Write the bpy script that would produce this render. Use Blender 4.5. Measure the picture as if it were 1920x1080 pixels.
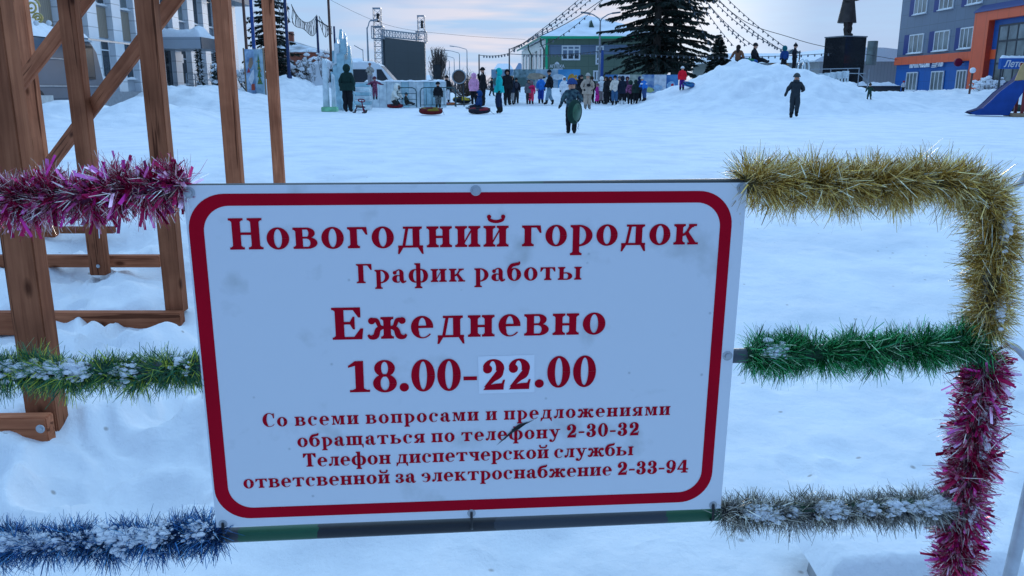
import bpy, bmesh, math, random
import numpy as np
from mathutils import Vector, Matrix
for _o in list(bpy.data.objects): bpy.data.objects.remove(_o)
SC = bpy.context.scene
COL = SC.collection
RAD = math.radians
# ---------------------------------------------------------------- camera
FPX, HOR, CZ = 1550.0, 168.0, 1.5
PITCH = math.atan((540 - HOR) / FPX)
cam_d = bpy.data.cameras.new("camera"); cam_d.sensor_width = 36; cam_d.lens = FPX / 1920 * 36
cam_d.clip_start = .05; cam_d.clip_end = 9000
cam = bpy.data.objects.new("camera", cam_d); COL.objects.link(cam)
cam.location = (0, 0, CZ); cam.rotation_euler = (RAD(90) - PITCH, 0, 0)
SC.camera = cam
# ---------------------------------------------------------------- light
SUN_AZ, SUN_EL = RAD(12.7), RAD(7)
wd = bpy.data.worlds.new("World"); SC.world = wd; wd.use_nodes = True
def build_world():
    nt = wd.node_tree; N = nt.nodes; L = nt.links; N.clear()
    out = N.new("ShaderNodeOutputWorld"); bg = N.new("ShaderNodeBackground"); bg.inputs[1].default_value = .15
    sky = N.new("ShaderNodeTexSky"); sky.sky_type = 'NISHITA'; sky.sun_disc = False
    sky.sun_elevation = SUN_EL; sky.sun_rotation = SUN_AZ; sky.air_density = 1.2; sky.dust_density = .6; sky.ozone_density = 2.0
    tc = N.new("ShaderNodeTexCoord")
    mp = N.new("ShaderNodeMapping"); mp.inputs['Scale'].default_value = (5.0, 5.0, 42.0); mp.inputs['Location'].default_value = (3.1, 1.7, .6)
    L.new(tc.outputs['Generated'], mp.inputs[0])
    n1 = N.new("ShaderNodeTexNoise"); n1.inputs['Scale'].default_value = 1.0; n1.inputs['Detail'].default_value = 5; n1.inputs['Roughness'].default_value = .55
    L.new(mp.outputs[0], n1.inputs['Vector'])
    r1 = N.new("ShaderNodeValToRGB"); r1.color_ramp.elements[0].position = .42; r1.color_ramp.elements[1].position = .66
    L.new(n1.outputs[0], r1.inputs[0])
    # glow towards the hidden sun
    sunv = (math.sin(SUN_AZ) * math.cos(RAD(5)), math.cos(SUN_AZ) * math.cos(RAD(5)), math.sin(RAD(5)))
    dt = N.new("ShaderNodeVectorMath"); dt.operation = 'DOT_PRODUCT'; dt.inputs[1].default_value = sunv
    L.new(tc.outputs['Generated'], dt.inputs[0])
    gl = N.new("ShaderNodeMapRange"); gl.inputs[1].default_value = .992; gl.inputs[2].default_value = 1.0
    L.new(dt.outputs['Value'], gl.inputs[0])
    gp = N.new("ShaderNodeMath"); gp.operation = 'POWER'; gp.inputs[1].default_value = 1.8; L.new(gl.outputs[0], gp.inputs[0])
    # height above the horizon
    sx = N.new("ShaderNodeSeparateXYZ"); L.new(tc.outputs['Generated'], sx.inputs[0])
    hr = N.new("ShaderNodeValToRGB"); e = hr.color_ramp.elements
    e[0].position = 0; e[0].color = SKY_LOW; e[1].position = .9; e[1].color = SKY_TOP
    k = hr.color_ramp.elements.new(.10); k.color = SKY_MID
    k = hr.color_ramp.elements.new(.35); k.color = SKY_UP
    L.new(sx.outputs['Z'], hr.inputs[0])
    # the sky behind the viewer is a deeper dusk blue
    bk = N.new("ShaderNodeMapRange"); bk.inputs[1].default_value = .35; bk.inputs[2].default_value = -.7; L.new(sx.outputs['Y'], bk.inputs[0])
    mb = N.new("ShaderNodeMix"); mb.data_type = 'RGBA'; mb.inputs[7].default_value = SKY_BACK; L.new(bk.outputs[0], mb.inputs[0]); L.new(hr.outputs[0], mb.inputs[6])
    # veil of cloud in front of the clear sky
    mx = N.new("ShaderNodeMix"); mx.data_type = 'RGBA'; mx.inputs[0].default_value = .985
    L.new(sky.outputs[0], mx.inputs[6]); L.new(mb.outputs[2], mx.inputs[7])
    m2 = N.new("ShaderNodeMix"); m2.data_type = 'RGBA'; m2.inputs[7].default_value = CLOUD
    f2 = N.new("ShaderNodeMath"); f2.operation = 'MULTIPLY'; f2.inputs[1].default_value = .75
    L.new(r1.outputs[0], f2.inputs[0]); 
    fade = N.new("ShaderNodeMapRange"); fade.inputs[1].default_value = .10; fade.inputs[2].default_value = .45; fade.inputs[3].default_value = 1; fade.inputs[4].default_value = .25
    L.new(sx.outputs['Z'], fade.inputs[0])
    f3 = N.new("ShaderNodeMath"); f3.operation = 'MULTIPLY'; L.new(f2.outputs[0], f3.inputs[0]); L.new(fade.outputs[0], f3.inputs[1])
    L.new(f3.outputs[0], m2.inputs[0]); L.new(mx.outputs[2], m2.inputs[6])
    # warm rim where cloud is lit, low and near the sun
    n2 = N.new("ShaderNodeTexNoise"); n2.inputs['Scale'].default_value = 1.0; n2.inputs['Detail'].default_value = 3
    mp2 = N.new("ShaderNodeMapping"); mp2.inputs['Scale'].default_value = (6, 6, 60); mp2.inputs['Location'].default_value = (9.3, 2.2, 5.1)
    L.new(tc.outputs['Generated'], mp2.inputs[0]); L.new(mp2.outputs[0], n2.inputs['Vector'])
    r2 = N.new("ShaderNodeValToRGB"); r2.color_ramp.elements[0].position = .40; r2.color_ramp.elements[1].position = .62
    L.new(n2.outputs[0], r2.inputs[0])
    wide = N.new("ShaderNodeMapRange"); wide.inputs[1].default_value = .968; wide.inputs[2].default_value = .997; d2 = N.new("ShaderNodeVectorMath"); d2.operation = 'DOT_PRODUCT'; d2.inputs[1].default_value = (math.sin(RAD(2)) * .9986, math.cos(RAD(2)) * .9986, .052); L.new(tc.outputs['Generated'], d2.inputs[0]); L.new(d2.outputs['Value'], wide.inputs[0])
    f4 = N.new("ShaderNodeMath"); f4.operation = 'MULTIPLY'; L.new(r2.outputs[0], f4.inputs[0]); L.new(wide.outputs[0], f4.inputs[1])
    m3 = N.new("ShaderNodeMix"); m3.data_type = 'RGBA'; m3.inputs[7].default_value = WARM
    L.new(f4.outputs[0], m3.inputs[0]); L.new(m2.outputs[2], m3.inputs[6])
    m4 = N.new("ShaderNodeMix"); m4.data_type = 'RGBA'; m4.blend_type = 'ADD'; m4.inputs[7].default_value = GLOW
    L.new(gp.outputs[0], m4.inputs[0]); L.new(m3.outputs[2], m4.inputs[6])
    L.new(m4.outputs[2], bg.inputs[0]); L.new(bg.outputs[0], out.inputs[0])
# values are divided by the background strength of .15
SKY_LOW = (3.2, 4.4, 6.1, 1); SKY_MID = (2.75, 4.3, 6.4, 1); SKY_UP = (4.0, 6.7, 10.2, 1); SKY_TOP = (4.6, 7.9, 12.1, 1); SKY_BACK = (1.2, 2.6, 5.3, 1)
CLOUD = (3.1, 4.0, 5.7, 1); WARM = (5.3, 5.2, 5.9, 1); GLOW = (2.2, 1.9, 1.3, 1)
build_world()
sun_d = bpy.data.lights.new("sun", 'SUN'); sun_d.energy = .6; sun_d.angle = RAD(14); sun_d.color = (1, .9, .8)
sun = bpy.data.objects.new("sun", sun_d); COL.objects.link(sun)
sun.rotation_euler = (RAD(90) - SUN_EL, 0, math.pi - SUN_AZ)
SC.view_settings.view_transform = 'Standard'; SC.view_settings.look = 'None'
SC.view_settings.exposure = -0.04; SC.view_settings.gamma = 1
# ---------------------------------------------------------------- helpers
rnd = random.Random(7)
def ray(px, py):
    xr, yr = (px - 960) / FPX, -(py - 540) / FPX
    return Vector((xr, math.cos(PITCH) + yr * math.sin(PITCH), -math.sin(PITCH) + yr * math.cos(PITCH)))
def P(px, py, Y):
    d = ray(px, py); return Vector((0, 0, CZ)) + d * (Y / d.y)
class MB:
    """collects faces for one mesh object"""
    def __init__(s): s.v, s.f, s.m = [], [], []
    def add(s, v, f, mi=0):
        b = len(s.v); s.v += [tuple(p) for p in v]; s.f += [tuple(b + i for i in q) for q in f]; s.m += [mi] * len(f); return s
    def box(s, c, d, R=None, mi=0):
        x, y, z = d[0] / 2, d[1] / 2, d[2] / 2; c = Vector(c)
        v = [Vector(p) for p in ((-x, -y, -z), (x, -y, -z), (x, y, -z), (-x, y, -z), (-x, -y, z), (x, -y, z), (x, y, z), (-x, y, z))]
        if R is not None: v = [R @ p for p in v]
        return s.add([p + c for p in v], [(0, 3, 2, 1), (4, 5, 6, 7), (0, 1, 5, 4), (1, 2, 6, 5), (2, 3, 7, 6), (3, 0, 4, 7)], mi)
    def hexa(s, pts, mi=0): # 8 points, bottom ring then top ring
        return s.add(pts, [(0, 3, 2, 1), (4, 5, 6, 7), (0, 1, 5, 4), (1, 2, 6, 5), (2, 3, 7, 6), (3, 0, 4, 7)], mi)
    def tube(s, pts, r, n=8, mi=0, cap=True, jit=0):
        pts = [Vector(p) for p in pts]; rs = r if isinstance(r, (list, tuple)) else [r] * len(pts)
        up, V, F = None, [], []
        for i, p in enumerate(pts):
            t = (pts[min(i + 1, len(pts) - 1)] - pts[max(i - 1, 0)]).normalized()
            if up is None:
                up = Vector((0, 0, 1)) if abs(t.z) < .9 else Vector((1, 0, 0))
            x = t.cross(up).normalized(); up = x.cross(t).normalized()
            for k in range(n):
                a = 2 * math.pi * k / n; q = rs[i] * (1 + (rnd.uniform(-jit, jit) if jit else 0))
                V.append(p + x * math.cos(a) * q + up * math.sin(a) * q)
        for i in range(len(pts) - 1):
            for k in range(n):
                F.append((i * n + k, i * n + (k + 1) % n, (i + 1) * n + (k + 1) % n, (i + 1) * n + k))
        if cap: F.append(tuple(range(n - 1, -1, -1))); F.append(tuple(range((len(pts) - 1) * n, len(pts) * n)))
        return s.add(V, F, mi)
    def bar(s, a, b, w, d=None, mi=0):
        a, b = Vector(a), Vector(b); t = b - a; R = t.to_track_quat('Z', 'Y').to_matrix()
        return s.box((a + b) / 2, (w, d or w, t.length), R, mi)
    def lathe(s, c, prof, n=16, mi=0, R=None):
        c = Vector(c); V, F = [], []
        for r, z in prof:
            for k in range(n):
                a = 2 * math.pi * k / n; p = Vector((r * math.cos(a), r * math.sin(a), z)); V.append(c + (R @ p if R is not None else p))
        m = len(prof)
        for i in range(m - 1):
            for k in range(n): F.append((i * n + k, i * n + (k + 1) % n, (i + 1) * n + (k + 1) % n, (i + 1) * n + k))
        F.append(tuple(range(n - 1, -1, -1))); F.append(tuple(range((m - 1) * n, m * n)))
        return s.add(V, F, mi)
    def ball(s, c, r, n=10, mi=0, sc=(1, 1, 1), jit=0):
        V, F = [], []; m = max(5, n // 2 + 1)
        for i in range(m):
            th = math.pi * (i + .0001) / (m - 1) if i else .0001
            th = min(th, math.pi - .0001)
            for k in range(n):
                a = 2 * math.pi * k / n; q = r * (1 + (rnd.uniform(-jit, jit) if jit else 0))
                V.append((c[0] + sc[0] * q * math.sin(th) * math.cos(a), c[1] + sc[1] * q * math.sin(th) * math.sin(a), c[2] + sc[2] * q * math.cos(th)))
        for i in range(m - 1):
            for k in range(n): F.append((i * n + k, (i + 1) * n + k, (i + 1) * n + (k + 1) % n, i * n + (k + 1) % n))
        return s.add(V, F, mi)
    def prism(s, poly, y0, y1, mi=0): # polygon in x,z swept along y
        n = len(poly); V = [(x, y0, z) for x, z in poly] + [(x, y1, z) for x, z in poly]
        F = [tuple(range(n)), tuple(range(2 * n - 1, n - 1, -1))] + [(k, n + k, n + (k + 1) % n, (k + 1) % n) for k in range(n)]
        return s.add(V, F, mi)
    def torus(s, c, R0, r0, n=28, m=12, mi=0, Rm=None, sz=1.0, mf=None):
        c = Vector(c); V, F, M = [], [], []
        for i in range(n):
            a = 2 * math.pi * i / n
            for k in range(m):
                b = 2 * math.pi * k / m; q = R0 + r0 * math.cos(b); p = Vector((q * math.cos(a), q * math.sin(a), r0 * sz * math.sin(b)))
                V.append(c + (Rm @ p if Rm is not None else p))
        b0 = len(s.v); s.v += [tuple(p) for p in V]
        for i in range(n):
            for k in range(m):
                s.f.append(tuple(b0 + q for q in (i * m + k, ((i + 1) % n) * m + k, ((i + 1) % n) * m + (k + 1) % m, i * m + (k + 1) % m))); s.m.append(mf(i / n, k / m) if mf else mi)
        return s
    def build(s, name, mats, parent=None, smooth=False, bevel=0):
        me = bpy.data.meshes.new(name); me.from_pydata(s.v, [], s.f)
        for m in (mats if isinstance(mats, (list, tuple)) else [mats]): me.materials.append(m)
        if len(me.materials) > 1: me.polygons.foreach_set('material_index', s.m)
        if bevel:
            bm = bmesh.new(); bm.from_mesh(me)
            bmesh.ops.bevel(bm, geom=list(bm.edges), offset=bevel, segments=2, affect='EDGES', clamp_overlap=True); bm.to_mesh(me); bm.free()
        if smooth:
            me.polygons.foreach_set('use_smooth', [True] * len(me.polygons))
            try: me.set_sharp_from_angle(angle=RAD(50))
            except Exception: pass
        me.update()
        o = bpy.data.objects.new(name, me); COL.objects.link(o)
        if parent is not None: o.parent = parent
        return o
def tag(o, label=None, cat=None, group=None, kind=None):
    if label: o['label'] = label
    if cat: o['category'] = cat
    if group: o['group'] = group
    if kind: o['kind'] = kind
    return o
def thing(name, label, cat, loc=(0, 0, 0), rz=0, group=None):
    o = bpy.data.objects.new(name, None); o.empty_display_size = .2; COL.objects.link(o); o.location = loc; o.rotation_euler = (0, 0, rz)
    return tag(o, label, cat, group)
def dup(o, parent=None):
    c = o.copy(); COL.objects.link(c); c.parent = parent
    for ch in list(o.children): dup(ch, c)
    return c
MATS = {}
def mat(name, col, rough=.6, metal=0.0, var=.12, scale=6.0, bump=0.0, bscale=40.0, trans=0, ior=1.45, coord='Object', col2=None, spec=None):
    if name in MATS: return MATS[name]
    m = bpy.data.materials.new(name); m.use_nodes = True; nt = m.node_tree; N, L = nt.nodes, nt.links; b = N['Principled BSDF']
    b.inputs['Roughness'].default_value = rough; b.inputs['Metallic'].default_value = metal; b.inputs['IOR'].default_value = ior
    if spec is not None: b.inputs['Specular IOR Level'].default_value = spec
    if trans: b.inputs['Transmission Weight'].default_value = trans
    tc = N.new('ShaderNodeTexCoord')
    if var or col2:
        n = N.new('ShaderNodeTexNoise'); n.inputs['Scale'].default_value = scale; n.inputs['Detail'].default_value = 4; L.new(tc.outputs[coord], n.inputs['Vector'])
        r = N.new('ShaderNodeValToRGB'); c2 = col2 or tuple(c * (1 + var) for c in col)
        r.color_ramp.elements[0].position = .3; r.color_ramp.elements[1].position = .7
        r.color_ramp.elements[0].color = tuple(c * (1 - var) for c in col) + (1,); r.color_ramp.elements[1].color = tuple(min(1, c) for c in c2) + (1,)
        L.new(n.outputs[0], r.inputs[0]); L.new(r.outputs[0], b.inputs['Base Color'])
    else: b.inputs['Base Color'].default_value = tuple(col) + (1,)
    if bump:
        n2 = N.new('ShaderNodeTexNoise'); n2.inputs['Scale'].default_value = bscale; n2.inputs['Detail'].default_value = 5; L.new(tc.outputs[coord], n2.inputs['Vector'])
        bp = N.new('ShaderNodeBump'); bp.inputs['Strength'].default_value = bump; bp.inputs['Distance'].default_value = .02; L.new(n2.outputs[0], bp.inputs['Height']); L.new(bp.outputs[0], b.inputs['Normal'])
    MATS[name] = m; return m
def catmull(pts, n=8):
    Q = [Vector(p) for p in pts]; Q = [Q[0] * 2 - Q[1]] + Q + [Q[-1] * 2 - Q[-2]]; out = []
    for i in range(1, len(Q) - 2):
        for k in range(n):
            u = k / n; out.append(.5 * (2 * Q[i] + (Q[i + 1] - Q[i - 1]) * u + (2 * Q[i - 1] - 5 * Q[i] + 4 * Q[i + 1] - Q[i + 2]) * u * u + (3 * Q[i] - Q[i - 1] - 3 * Q[i + 1] + Q[i + 2]) * u ** 3))
    out.append(Q[-2]); return out
# ---------------------------------------------------------------- ground
_rng = np.random.default_rng(5); _lat = _rng.random((256, 256))
def vnoise(x, y):
    xi, yi = np.floor(x).astype(int), np.floor(y).astype(int); fx, fy = x - xi, y - yi
    fx, fy = fx * fx * (3 - 2 * fx), fy * fy * (3 - 2 * fy); g = lambda a, b: _lat[a % 256, b % 256]
    return (g(xi, yi) * (1 - fx) + g(xi + 1, yi) * fx) * (1 - fy) + (g(xi, yi + 1) * (1 - fx) + g(xi + 1, yi + 1) * fx) * fy - .5
def fbm(x, y, o=4): return sum(vnoise(x * 2 ** k + 17 * k, y * 2 ** k + 5 * k) / 2 ** k for k in range(o))
def sstep(a, b, x): t = np.clip((x - a) / (b - a), 0, 1); return t * t * (3 - 2 * t)
# banks: ridge distance, front foot, ridge front, ridge back, back foot, silhouette in (px, py)
BANKS = [
    (38, 30.5, 37, 39.5, 46, [(1150, 206), (1185, 192), (1230, 178), (1280, 161), (1330, 139), (1368, 122), (1400, 117), (1440, 124), (1470, 132), (1500, 134), (1540, 146), (1580, 158), (1622, 173), (1680, 188), (1740, 200), (1800, 206)]),
    (47, 38, 46, 52, 60, [(1540, 190), (1600, 175), (1660, 174), (1700, 173), (1735, 176), (1770, 171), (1805, 174), (1835, 168), (1870, 170), (1900, 174), (2000, 170), (2300, 172)]),
    (25, 20.5, 24.6, 25.4, 28, [(-500, 192), (40, 196), (72, 195), (120, 189), (165, 195), (205, 202), (245, 191), (275, 186), (300, 196), (380, 208), (430, 228)]),
    (40, 32, 39, 43, 47, [(255, 195), (290, 172), (320, 163), (360, 165), (395, 160), (420, 168), (450, 176), (480, 182), (500, 186), (540, 192), (620, 204)]),
    (52, 42, 51, 54, 60, [(430, 180), (480, 160), (528, 147), (556, 144), (575, 154), (592, 165), (606, 160), (640, 176), (680, 190)]),
    (58, 47, 57, 60, 66, [(850, 190), (910, 172), (960, 166), (1080, 165), (1150, 172), (1260, 176), (1330, 182)]),
]
_fr = random.Random(12)
FOOT = [(_fr.uniform(-3.4, -.75), _fr.uniform(2.6, 7.2), _fr.uniform(.06, .13), _fr.uniform(.09, .17), _fr.uniform(.03, .075)) for _ in range(75)] + [(_fr.uniform(.9, 3.0), _fr.uniform(2.5, 4.4), _fr.uniform(.05, .10), _fr.uniform(.08, .14), _fr.uniform(.008, .02)) for _ in range(40)]
LUMPS = tuple((_fr.uniform(-2.6, -.5), _fr.uniform(2.45, 5.2), _fr.uniform(.05, .13), _fr.uniform(.05, .11), _fr.uniform(.02, .07)) for _ in range(70)) + tuple((_fr.uniform(-.6, 2.6), _fr.uniform(2.3, 3.6), _fr.uniform(.03, .09), _fr.uniform(.03, .07), _fr.uniform(.006, .022)) for _ in range(45))
def base_h(x, y): return .6 * (1 - np.exp(-np.maximum(y - 4.4, 0) / 5.5))
def terr(x, y):
    x, y = np.asarray(x, float), np.asarray(y, float); b = base_h(x, y); z = b.copy()
    lump = fbm(x * 1.3 + 3, y * 1.3) * .5
    for Yr, a0, a1, b1, b0, sil in BANKS:
        Q = [P(p, q, Yr) for p, q in sil]; X = np.array([q.x for q in Q]); Z = np.array([q.z for q in Q])
        zp = np.interp(x * Yr / np.maximum(y, 1) * .35 + x * .65, X, Z, left=-9, right=-9)
        w = sstep(a0, a1, y + lump * 1.6) * (1 - sstep(b1, b0, y)); e = np.maximum(zp - .6, 0) * w
        z = np.maximum(z, b + e + np.where(e > .04, 1, e / .04) * (np.minimum(.06 + e * .13, .24) * fbm(x * 1.1 + 9, y * 1.1, 3) + np.minimum(.03 + e * .08, .15) * fbm(x * 3.1, y * 2.2 + 4, 3) + np.minimum(e * .12, .16) * fbm(x * 2.3 + .4 * y, y * .3, 2)))
    near = 1 - sstep(6, 14, y)
    left = sstep(-.2, -1.4, x + .12 * y) if False else 1 - sstep(-1.5, -.3, x)
    z = z + near * (.035 * fbm(x * 2.1, y * 2.1, 5) + left * (.17 * fbm(x * 1.9 + 40, y * 1.9 + 7, 3) + .05 * np.abs(fbm(x * 5 + 3, y * 4, 3))) + .018 * fbm(x * 8, y * 8, 4) * (.4 + left))
    z = z + (1 - near) * .03 * fbm(x * .5, y * .9, 4) * (1 - sstep(60, 120, y))
    z = z + .15 * (1 - sstep(-1.72, -1.42, x + .22 * vnoise(x * 4, y * 4))) * sstep(2.2, 2.75, y) * (1 - .97 * sstep(3.5, 4.5, y)) * (1 - sstep(6, 8, y))
    for cx, cy, rx, ry, h in FOOT:
        d = ((x - cx) / rx) ** 2 + ((y - cy) / ry) ** 2; z = z - h * np.exp(-d * d) + h * .45 * np.exp(-(d - 1.9) ** 2 * 1.5)
    for cx, cy, rx, ry, h in ((-.95, 3.2, .55, .38, .20), (-1.35, 2.75, .22, .30, -.10), (-.62, 2.75, .3, .25, .09), (-1.75, 3.0, .4, .2, -.05), (-1.6, 2.45, .5, .35, .05), (-1.35, 3.9, .3, .25, .09), (-2.05, 4.45, .35, .25, .06), (.1, 2.65, .12, .08, .05), (-1.3, 2.6, .33, .10, .10), (-1.18, 3.45, .28, .2, .12), (-.75, 3.1, .16, .13, .07), (-1.05, 2.95, .18, .16, -.07), (-1.95, 4.55, .25, .12, .06), (-2.6, 4.5, .2, .15, .08), (-2.5, 5.5, .3, .2, .07)) + LUMPS:
        z = z + h * np.exp(-((x - cx) / rx) ** 2 - ((y - cy) / ry) ** 2)
    return z
def th(x, y): return float(terr(np.array([x]), np.array([y]))[0])
def G(px, py, lift=0):
    d = ray(px, py); ys = np.geomspace(2.2, 400, 1500); xs = d.x / d.y * ys; zs = CZ + d.z / d.y * ys
    below = np.nonzero(zs < terr(xs, ys))[0]; Y = ys[below[0]] if len(below) else 60.0
    p = P(px, py, Y); p.z = th(p.x, p.y) + lift; return p
def PYX(p):
    d = Vector(p) - Vector((0, 0, CZ)); c, s_ = math.cos(PITCH), math.sin(PITCH); f = d.y * c - d.z * s_; u = d.y * s_ + d.z * c
    return 960 + FPX * d.x / f, 540 - FPX * u / f
def GX(px, Y, lift=0):
    x = (px - 960) / FPX * (Y * math.cos(PITCH) + .3); return Vector((x, Y, th(x, Y) + lift))
def snow_mat():
    m = bpy.data.materials.new('packed_snow'); m.use_nodes = True; nt = m.node_tree; N, L = nt.nodes, nt.links; b = N['Principled BSDF']
    b.inputs['Roughness'].default_value = .75; b.inputs['Specular IOR Level'].default_value = .25
    tc = N.new('ShaderNodeTexCoord')
    n = N.new('ShaderNodeTexNoise'); n.inputs['Scale'].default_value = 1.7; n.inputs['Detail'].default_value = 6; L.new(tc.outputs['Object'], n.inputs['Vector'])
    r = N.new('ShaderNodeValToRGB'); r.color_ramp.elements[0].color = (.74, .76, .79, 1); r.color_ramp.elements[1].color = (.88, .88, .89, 1); r.color_ramp.elements[0].position = .3; r.color_ramp.elements[1].position = .6
    L.new(n.outputs[0], r.inputs[0])
    # scattered dark crumbs of dirt
    v = N.new('ShaderNodeTexVoronoi'); v.inputs['Scale'].default_value = 5.5; L.new(tc.outputs['Object'], v.inputs['Vector'])
    rr = N.new('ShaderNodeValToRGB'); rr.color_ramp.elements[0].position = .03; rr.color_ramp.elements[1].position = .075
    rr.color_ramp.elements[0].color = (.45, .4, .36, 1); rr.color_ramp.elements[1].color = (1, 1, 1, 1); L.new(v.outputs['Distance'], rr.inputs[0])
    mu = N.new('ShaderNodeMix'); mu.data_type = 'RGBA'; mu.blend_type = 'MULTIPLY'; mu.inputs[0].default_value = .8; L.new(r.outputs[0], mu.inputs[6]); L.new(rr.outputs[0], mu.inputs[7])
    L.new(mu.outputs[2], b.inputs['Base Color'])
    n2 = N.new('ShaderNodeTexNoise'); n2.inputs['Scale'].default_value = 14; n2.inputs['Detail'].default_value = 9; n2.inputs['Roughness'].default_value = .65; L.new(tc.outputs['Object'], n2.inputs['Vector'])
    bp = N.new('ShaderNodeBump'); bp.inputs['Strength'].default_value = .45; bp.inputs['Distance'].default_value = .03; L.new(n2.outputs[0], bp.inputs['Height'])
    n3 = N.new('ShaderNodeTexNoise'); n3.inputs['Scale'].default_value = 3.2; n3.inputs['Detail'].default_value = 4; L.new(tc.outputs['Object'], n3.inputs['Vector'])
    b2 = N.new('ShaderNodeBump'); b2.inputs['Strength'].default_value = .35; b2.inputs['Distance'].default_value = .08; L.new(n3.outputs[0], b2.inputs['Height']); L.new(bp.outputs[0], b2.inputs['Normal'])
    v3 = N.new('ShaderNodeTexVoronoi'); v3.feature = 'SMOOTH_F1'; v3.inputs['Scale'].default_value = 2.6; v3.inputs['Randomness'].default_value = 1; L.new(tc.outputs['Object'], v3.inputs['Vector'])
    r3 = N.new('ShaderNodeValToRGB'); r3.color_ramp.elements[0].position = .10; r3.color_ramp.elements[1].position = .34; L.new(v3.outputs['Distance'], r3.inputs[0])
    b3 = N.new('ShaderNodeBump'); b3.inputs['Strength'].default_value = .30; b3.inputs['Distance'].default_value = .045; L.new(r3.outputs[0], b3.inputs['Height']); L.new(b2.outputs[0], b3.inputs['Normal'])
    L.new(b3.outputs[0], b.inputs['Normal']); return m
M_SNOWG = snow_mat()
def build_ground():
    A = np.linspace(RAD(-80), RAD(80), 900); R = np.concatenate([np.geomspace(.5, 160, 560), np.geomspace(175, 4500, 22)])
    aa, rr = np.meshgrid(A, R); x, y = rr * np.sin(aa), rr * np.cos(aa)
    z = terr(x, y); z = np.where(rr > 200, .6 + (rr - 200) * .0, z)
    V = np.stack([x, y, z], -1).reshape(-1, 3); n, m = len(R), len(A)
    i = (np.arange(n - 1)[:, None] * m + np.arange(m - 1)[None]).reshape(-1)
    F = np.stack([i, i + 1, i + m + 1, i + m], -1)
    me = bpy.data.meshes.new('snowy_ground'); me.vertices.add(len(V)); me.vertices.foreach_set('co', V.reshape(-1))
    me.loops.add(F.size); me.loops.foreach_set('vertex_index', F.reshape(-1)); me.polygons.add(len(F))
    me.polygons.foreach_set('loop_start', np.arange(len(F)) * 4); me.polygons.foreach_set('loop_total', np.full(len(F), 4)); me.polygons.foreach_set('use_smooth', np.ones(len(F), bool))
    me.update(calc_edges=True); me.validate(); me.materials.append(M_SNOWG)
    o = bpy.data.objects.new('snowy_ground', me); COL.objects.link(o); tag(o, kind='structure')
build_ground()
M_SNOW = mat('loose_snow', (.84, .85, .87), .8, var=.04, scale=8, bump=.5, bscale=25, spec=.2)
# ---------------------------------------------------------------- serif lettering drawn as strips
# every glyph is a list of closed convex-ish quads; x-height 100, cap height 146
TH, TN, SF, OV, XH, CH = 32.0, 11.0, 10.5, 12.0, 100.0, 146.0
def g_rect(x0, y0, x1, y1): return [[(x0, y0), (x1, y0), (x1, y1), (x0, y1)]]
def g_serif(x0, x1, y, up, ol=OV, orr=OV):
    # slab serif of a stem x0..x1 at height y; up=+1 foot serif, -1 head serif
    s, b = SF * up, (SF + 7) * up
    out = [[(x0 - ol, y), (x1 + orr, y), (x1 + orr, y + s), (x0 - ol, y + s)]]
    if ol: out.append([(x0 - ol * .55, y + s), (x0, y + s), (x0, y + b)])
    if orr: out.append([(x1, y + s), (x1 + orr * .55, y + s), (x1, y + b)])
    return out
def g_stem(x, y0=0.0, y1=XH, w=TH, foot=(OV, OV), head=(OV, OV)):
    out = g_rect(x, y0, x + w, y1)
    if foot: out += g_serif(x, x + w, y0, 1, *foot)
    if head: out += g_serif(x, x + w, y1, -1, *head)
    return out
def g_arc(cx, cy, rx, ry, ix, iy, a0, a1, n=28, icx=None, t0=1.0, t1=1.0):
    # strip between an outer and an inner ellipse; t0/t1 taper the ends
    out, icx = [], cx if icx is None else icx
    pts = []
    for k in range(n + 1):
        u = k / n; a = math.radians(a0 + (a1 - a0) * u)
        o = (cx + rx * math.cos(a), cy + ry * math.sin(a)); i = (icx + ix * math.cos(a), cy + iy * math.sin(a))
        f = 1.0
        if u < .35: f = min(f, t0 + (1 - t0) * (u / .35))
        if u > .65: f = min(f, t1 + (1 - t1) * ((1 - u) / .35))
        i = (o[0] + (i[0] - o[0]) * f, o[1] + (i[1] - o[1]) * f)
        pts.append((o, i))
    for (o, i), (o2, i2) in zip(pts, pts[1:]): out.append([o, o2, i2, i])
    return out
def g_ring(cx, cy, rx, ry, w=TH, t=9.0, n=44): return g_arc(cx, cy, rx, ry, rx - w, ry - t, 0, 360, n)
def g_disc(cx, cy, r, n=20, ry=None):
    ry = ry or r
    return [[(cx + r * math.cos(2 * math.pi * k / n), cy + ry * math.sin(2 * math.pi * k / n)) for k in range(n)]]
def g_stroke(pts, ws, n=10):
    # smooth strip through pts with widths ws (Catmull-Rom)
    P = [pts[0]] + list(pts) + [pts[-1]]; W = [ws[0]] + list(ws) + [ws[-1]]
    c = []
    for i in range(1, len(P) - 2):
        for k in range(n):
            u = k / n
            b = [(-u + 2 * u * u - u ** 3) / 2, (2 - 5 * u * u + 3 * u ** 3) / 2, (u + 4 * u * u - 3 * u ** 3) / 2, (u ** 3 - u * u) / 2]
            c.append((sum(b[j] * P[i - 1 + j][0] for j in range(4)), sum(b[j] * P[i - 1 + j][1] for j in range(4)), sum(b[j] * W[i - 1 + j] for j in range(4))))
    c.append((pts[-1][0], pts[-1][1], ws[-1]))
    L = []
    for i, (x, y, w) in enumerate(c):
        a, b = c[max(0, i - 1)], c[min(len(c) - 1, i + 1)]
        dx, dy = b[0] - a[0], b[1] - a[1]; d = math.hypot(dx, dy) or 1
        L.append(((x - dy / d * w / 2, y + dx / d * w / 2), (x + dy / d * w / 2, y - dx / d * w / 2)))
    return [[a[1], b[1], b[0], a[0]] for a, b in zip(L, L[1:])]
def g_flip(qs, w): return [[(w - x, y) for x, y in reversed(q)] for q in qs]
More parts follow.
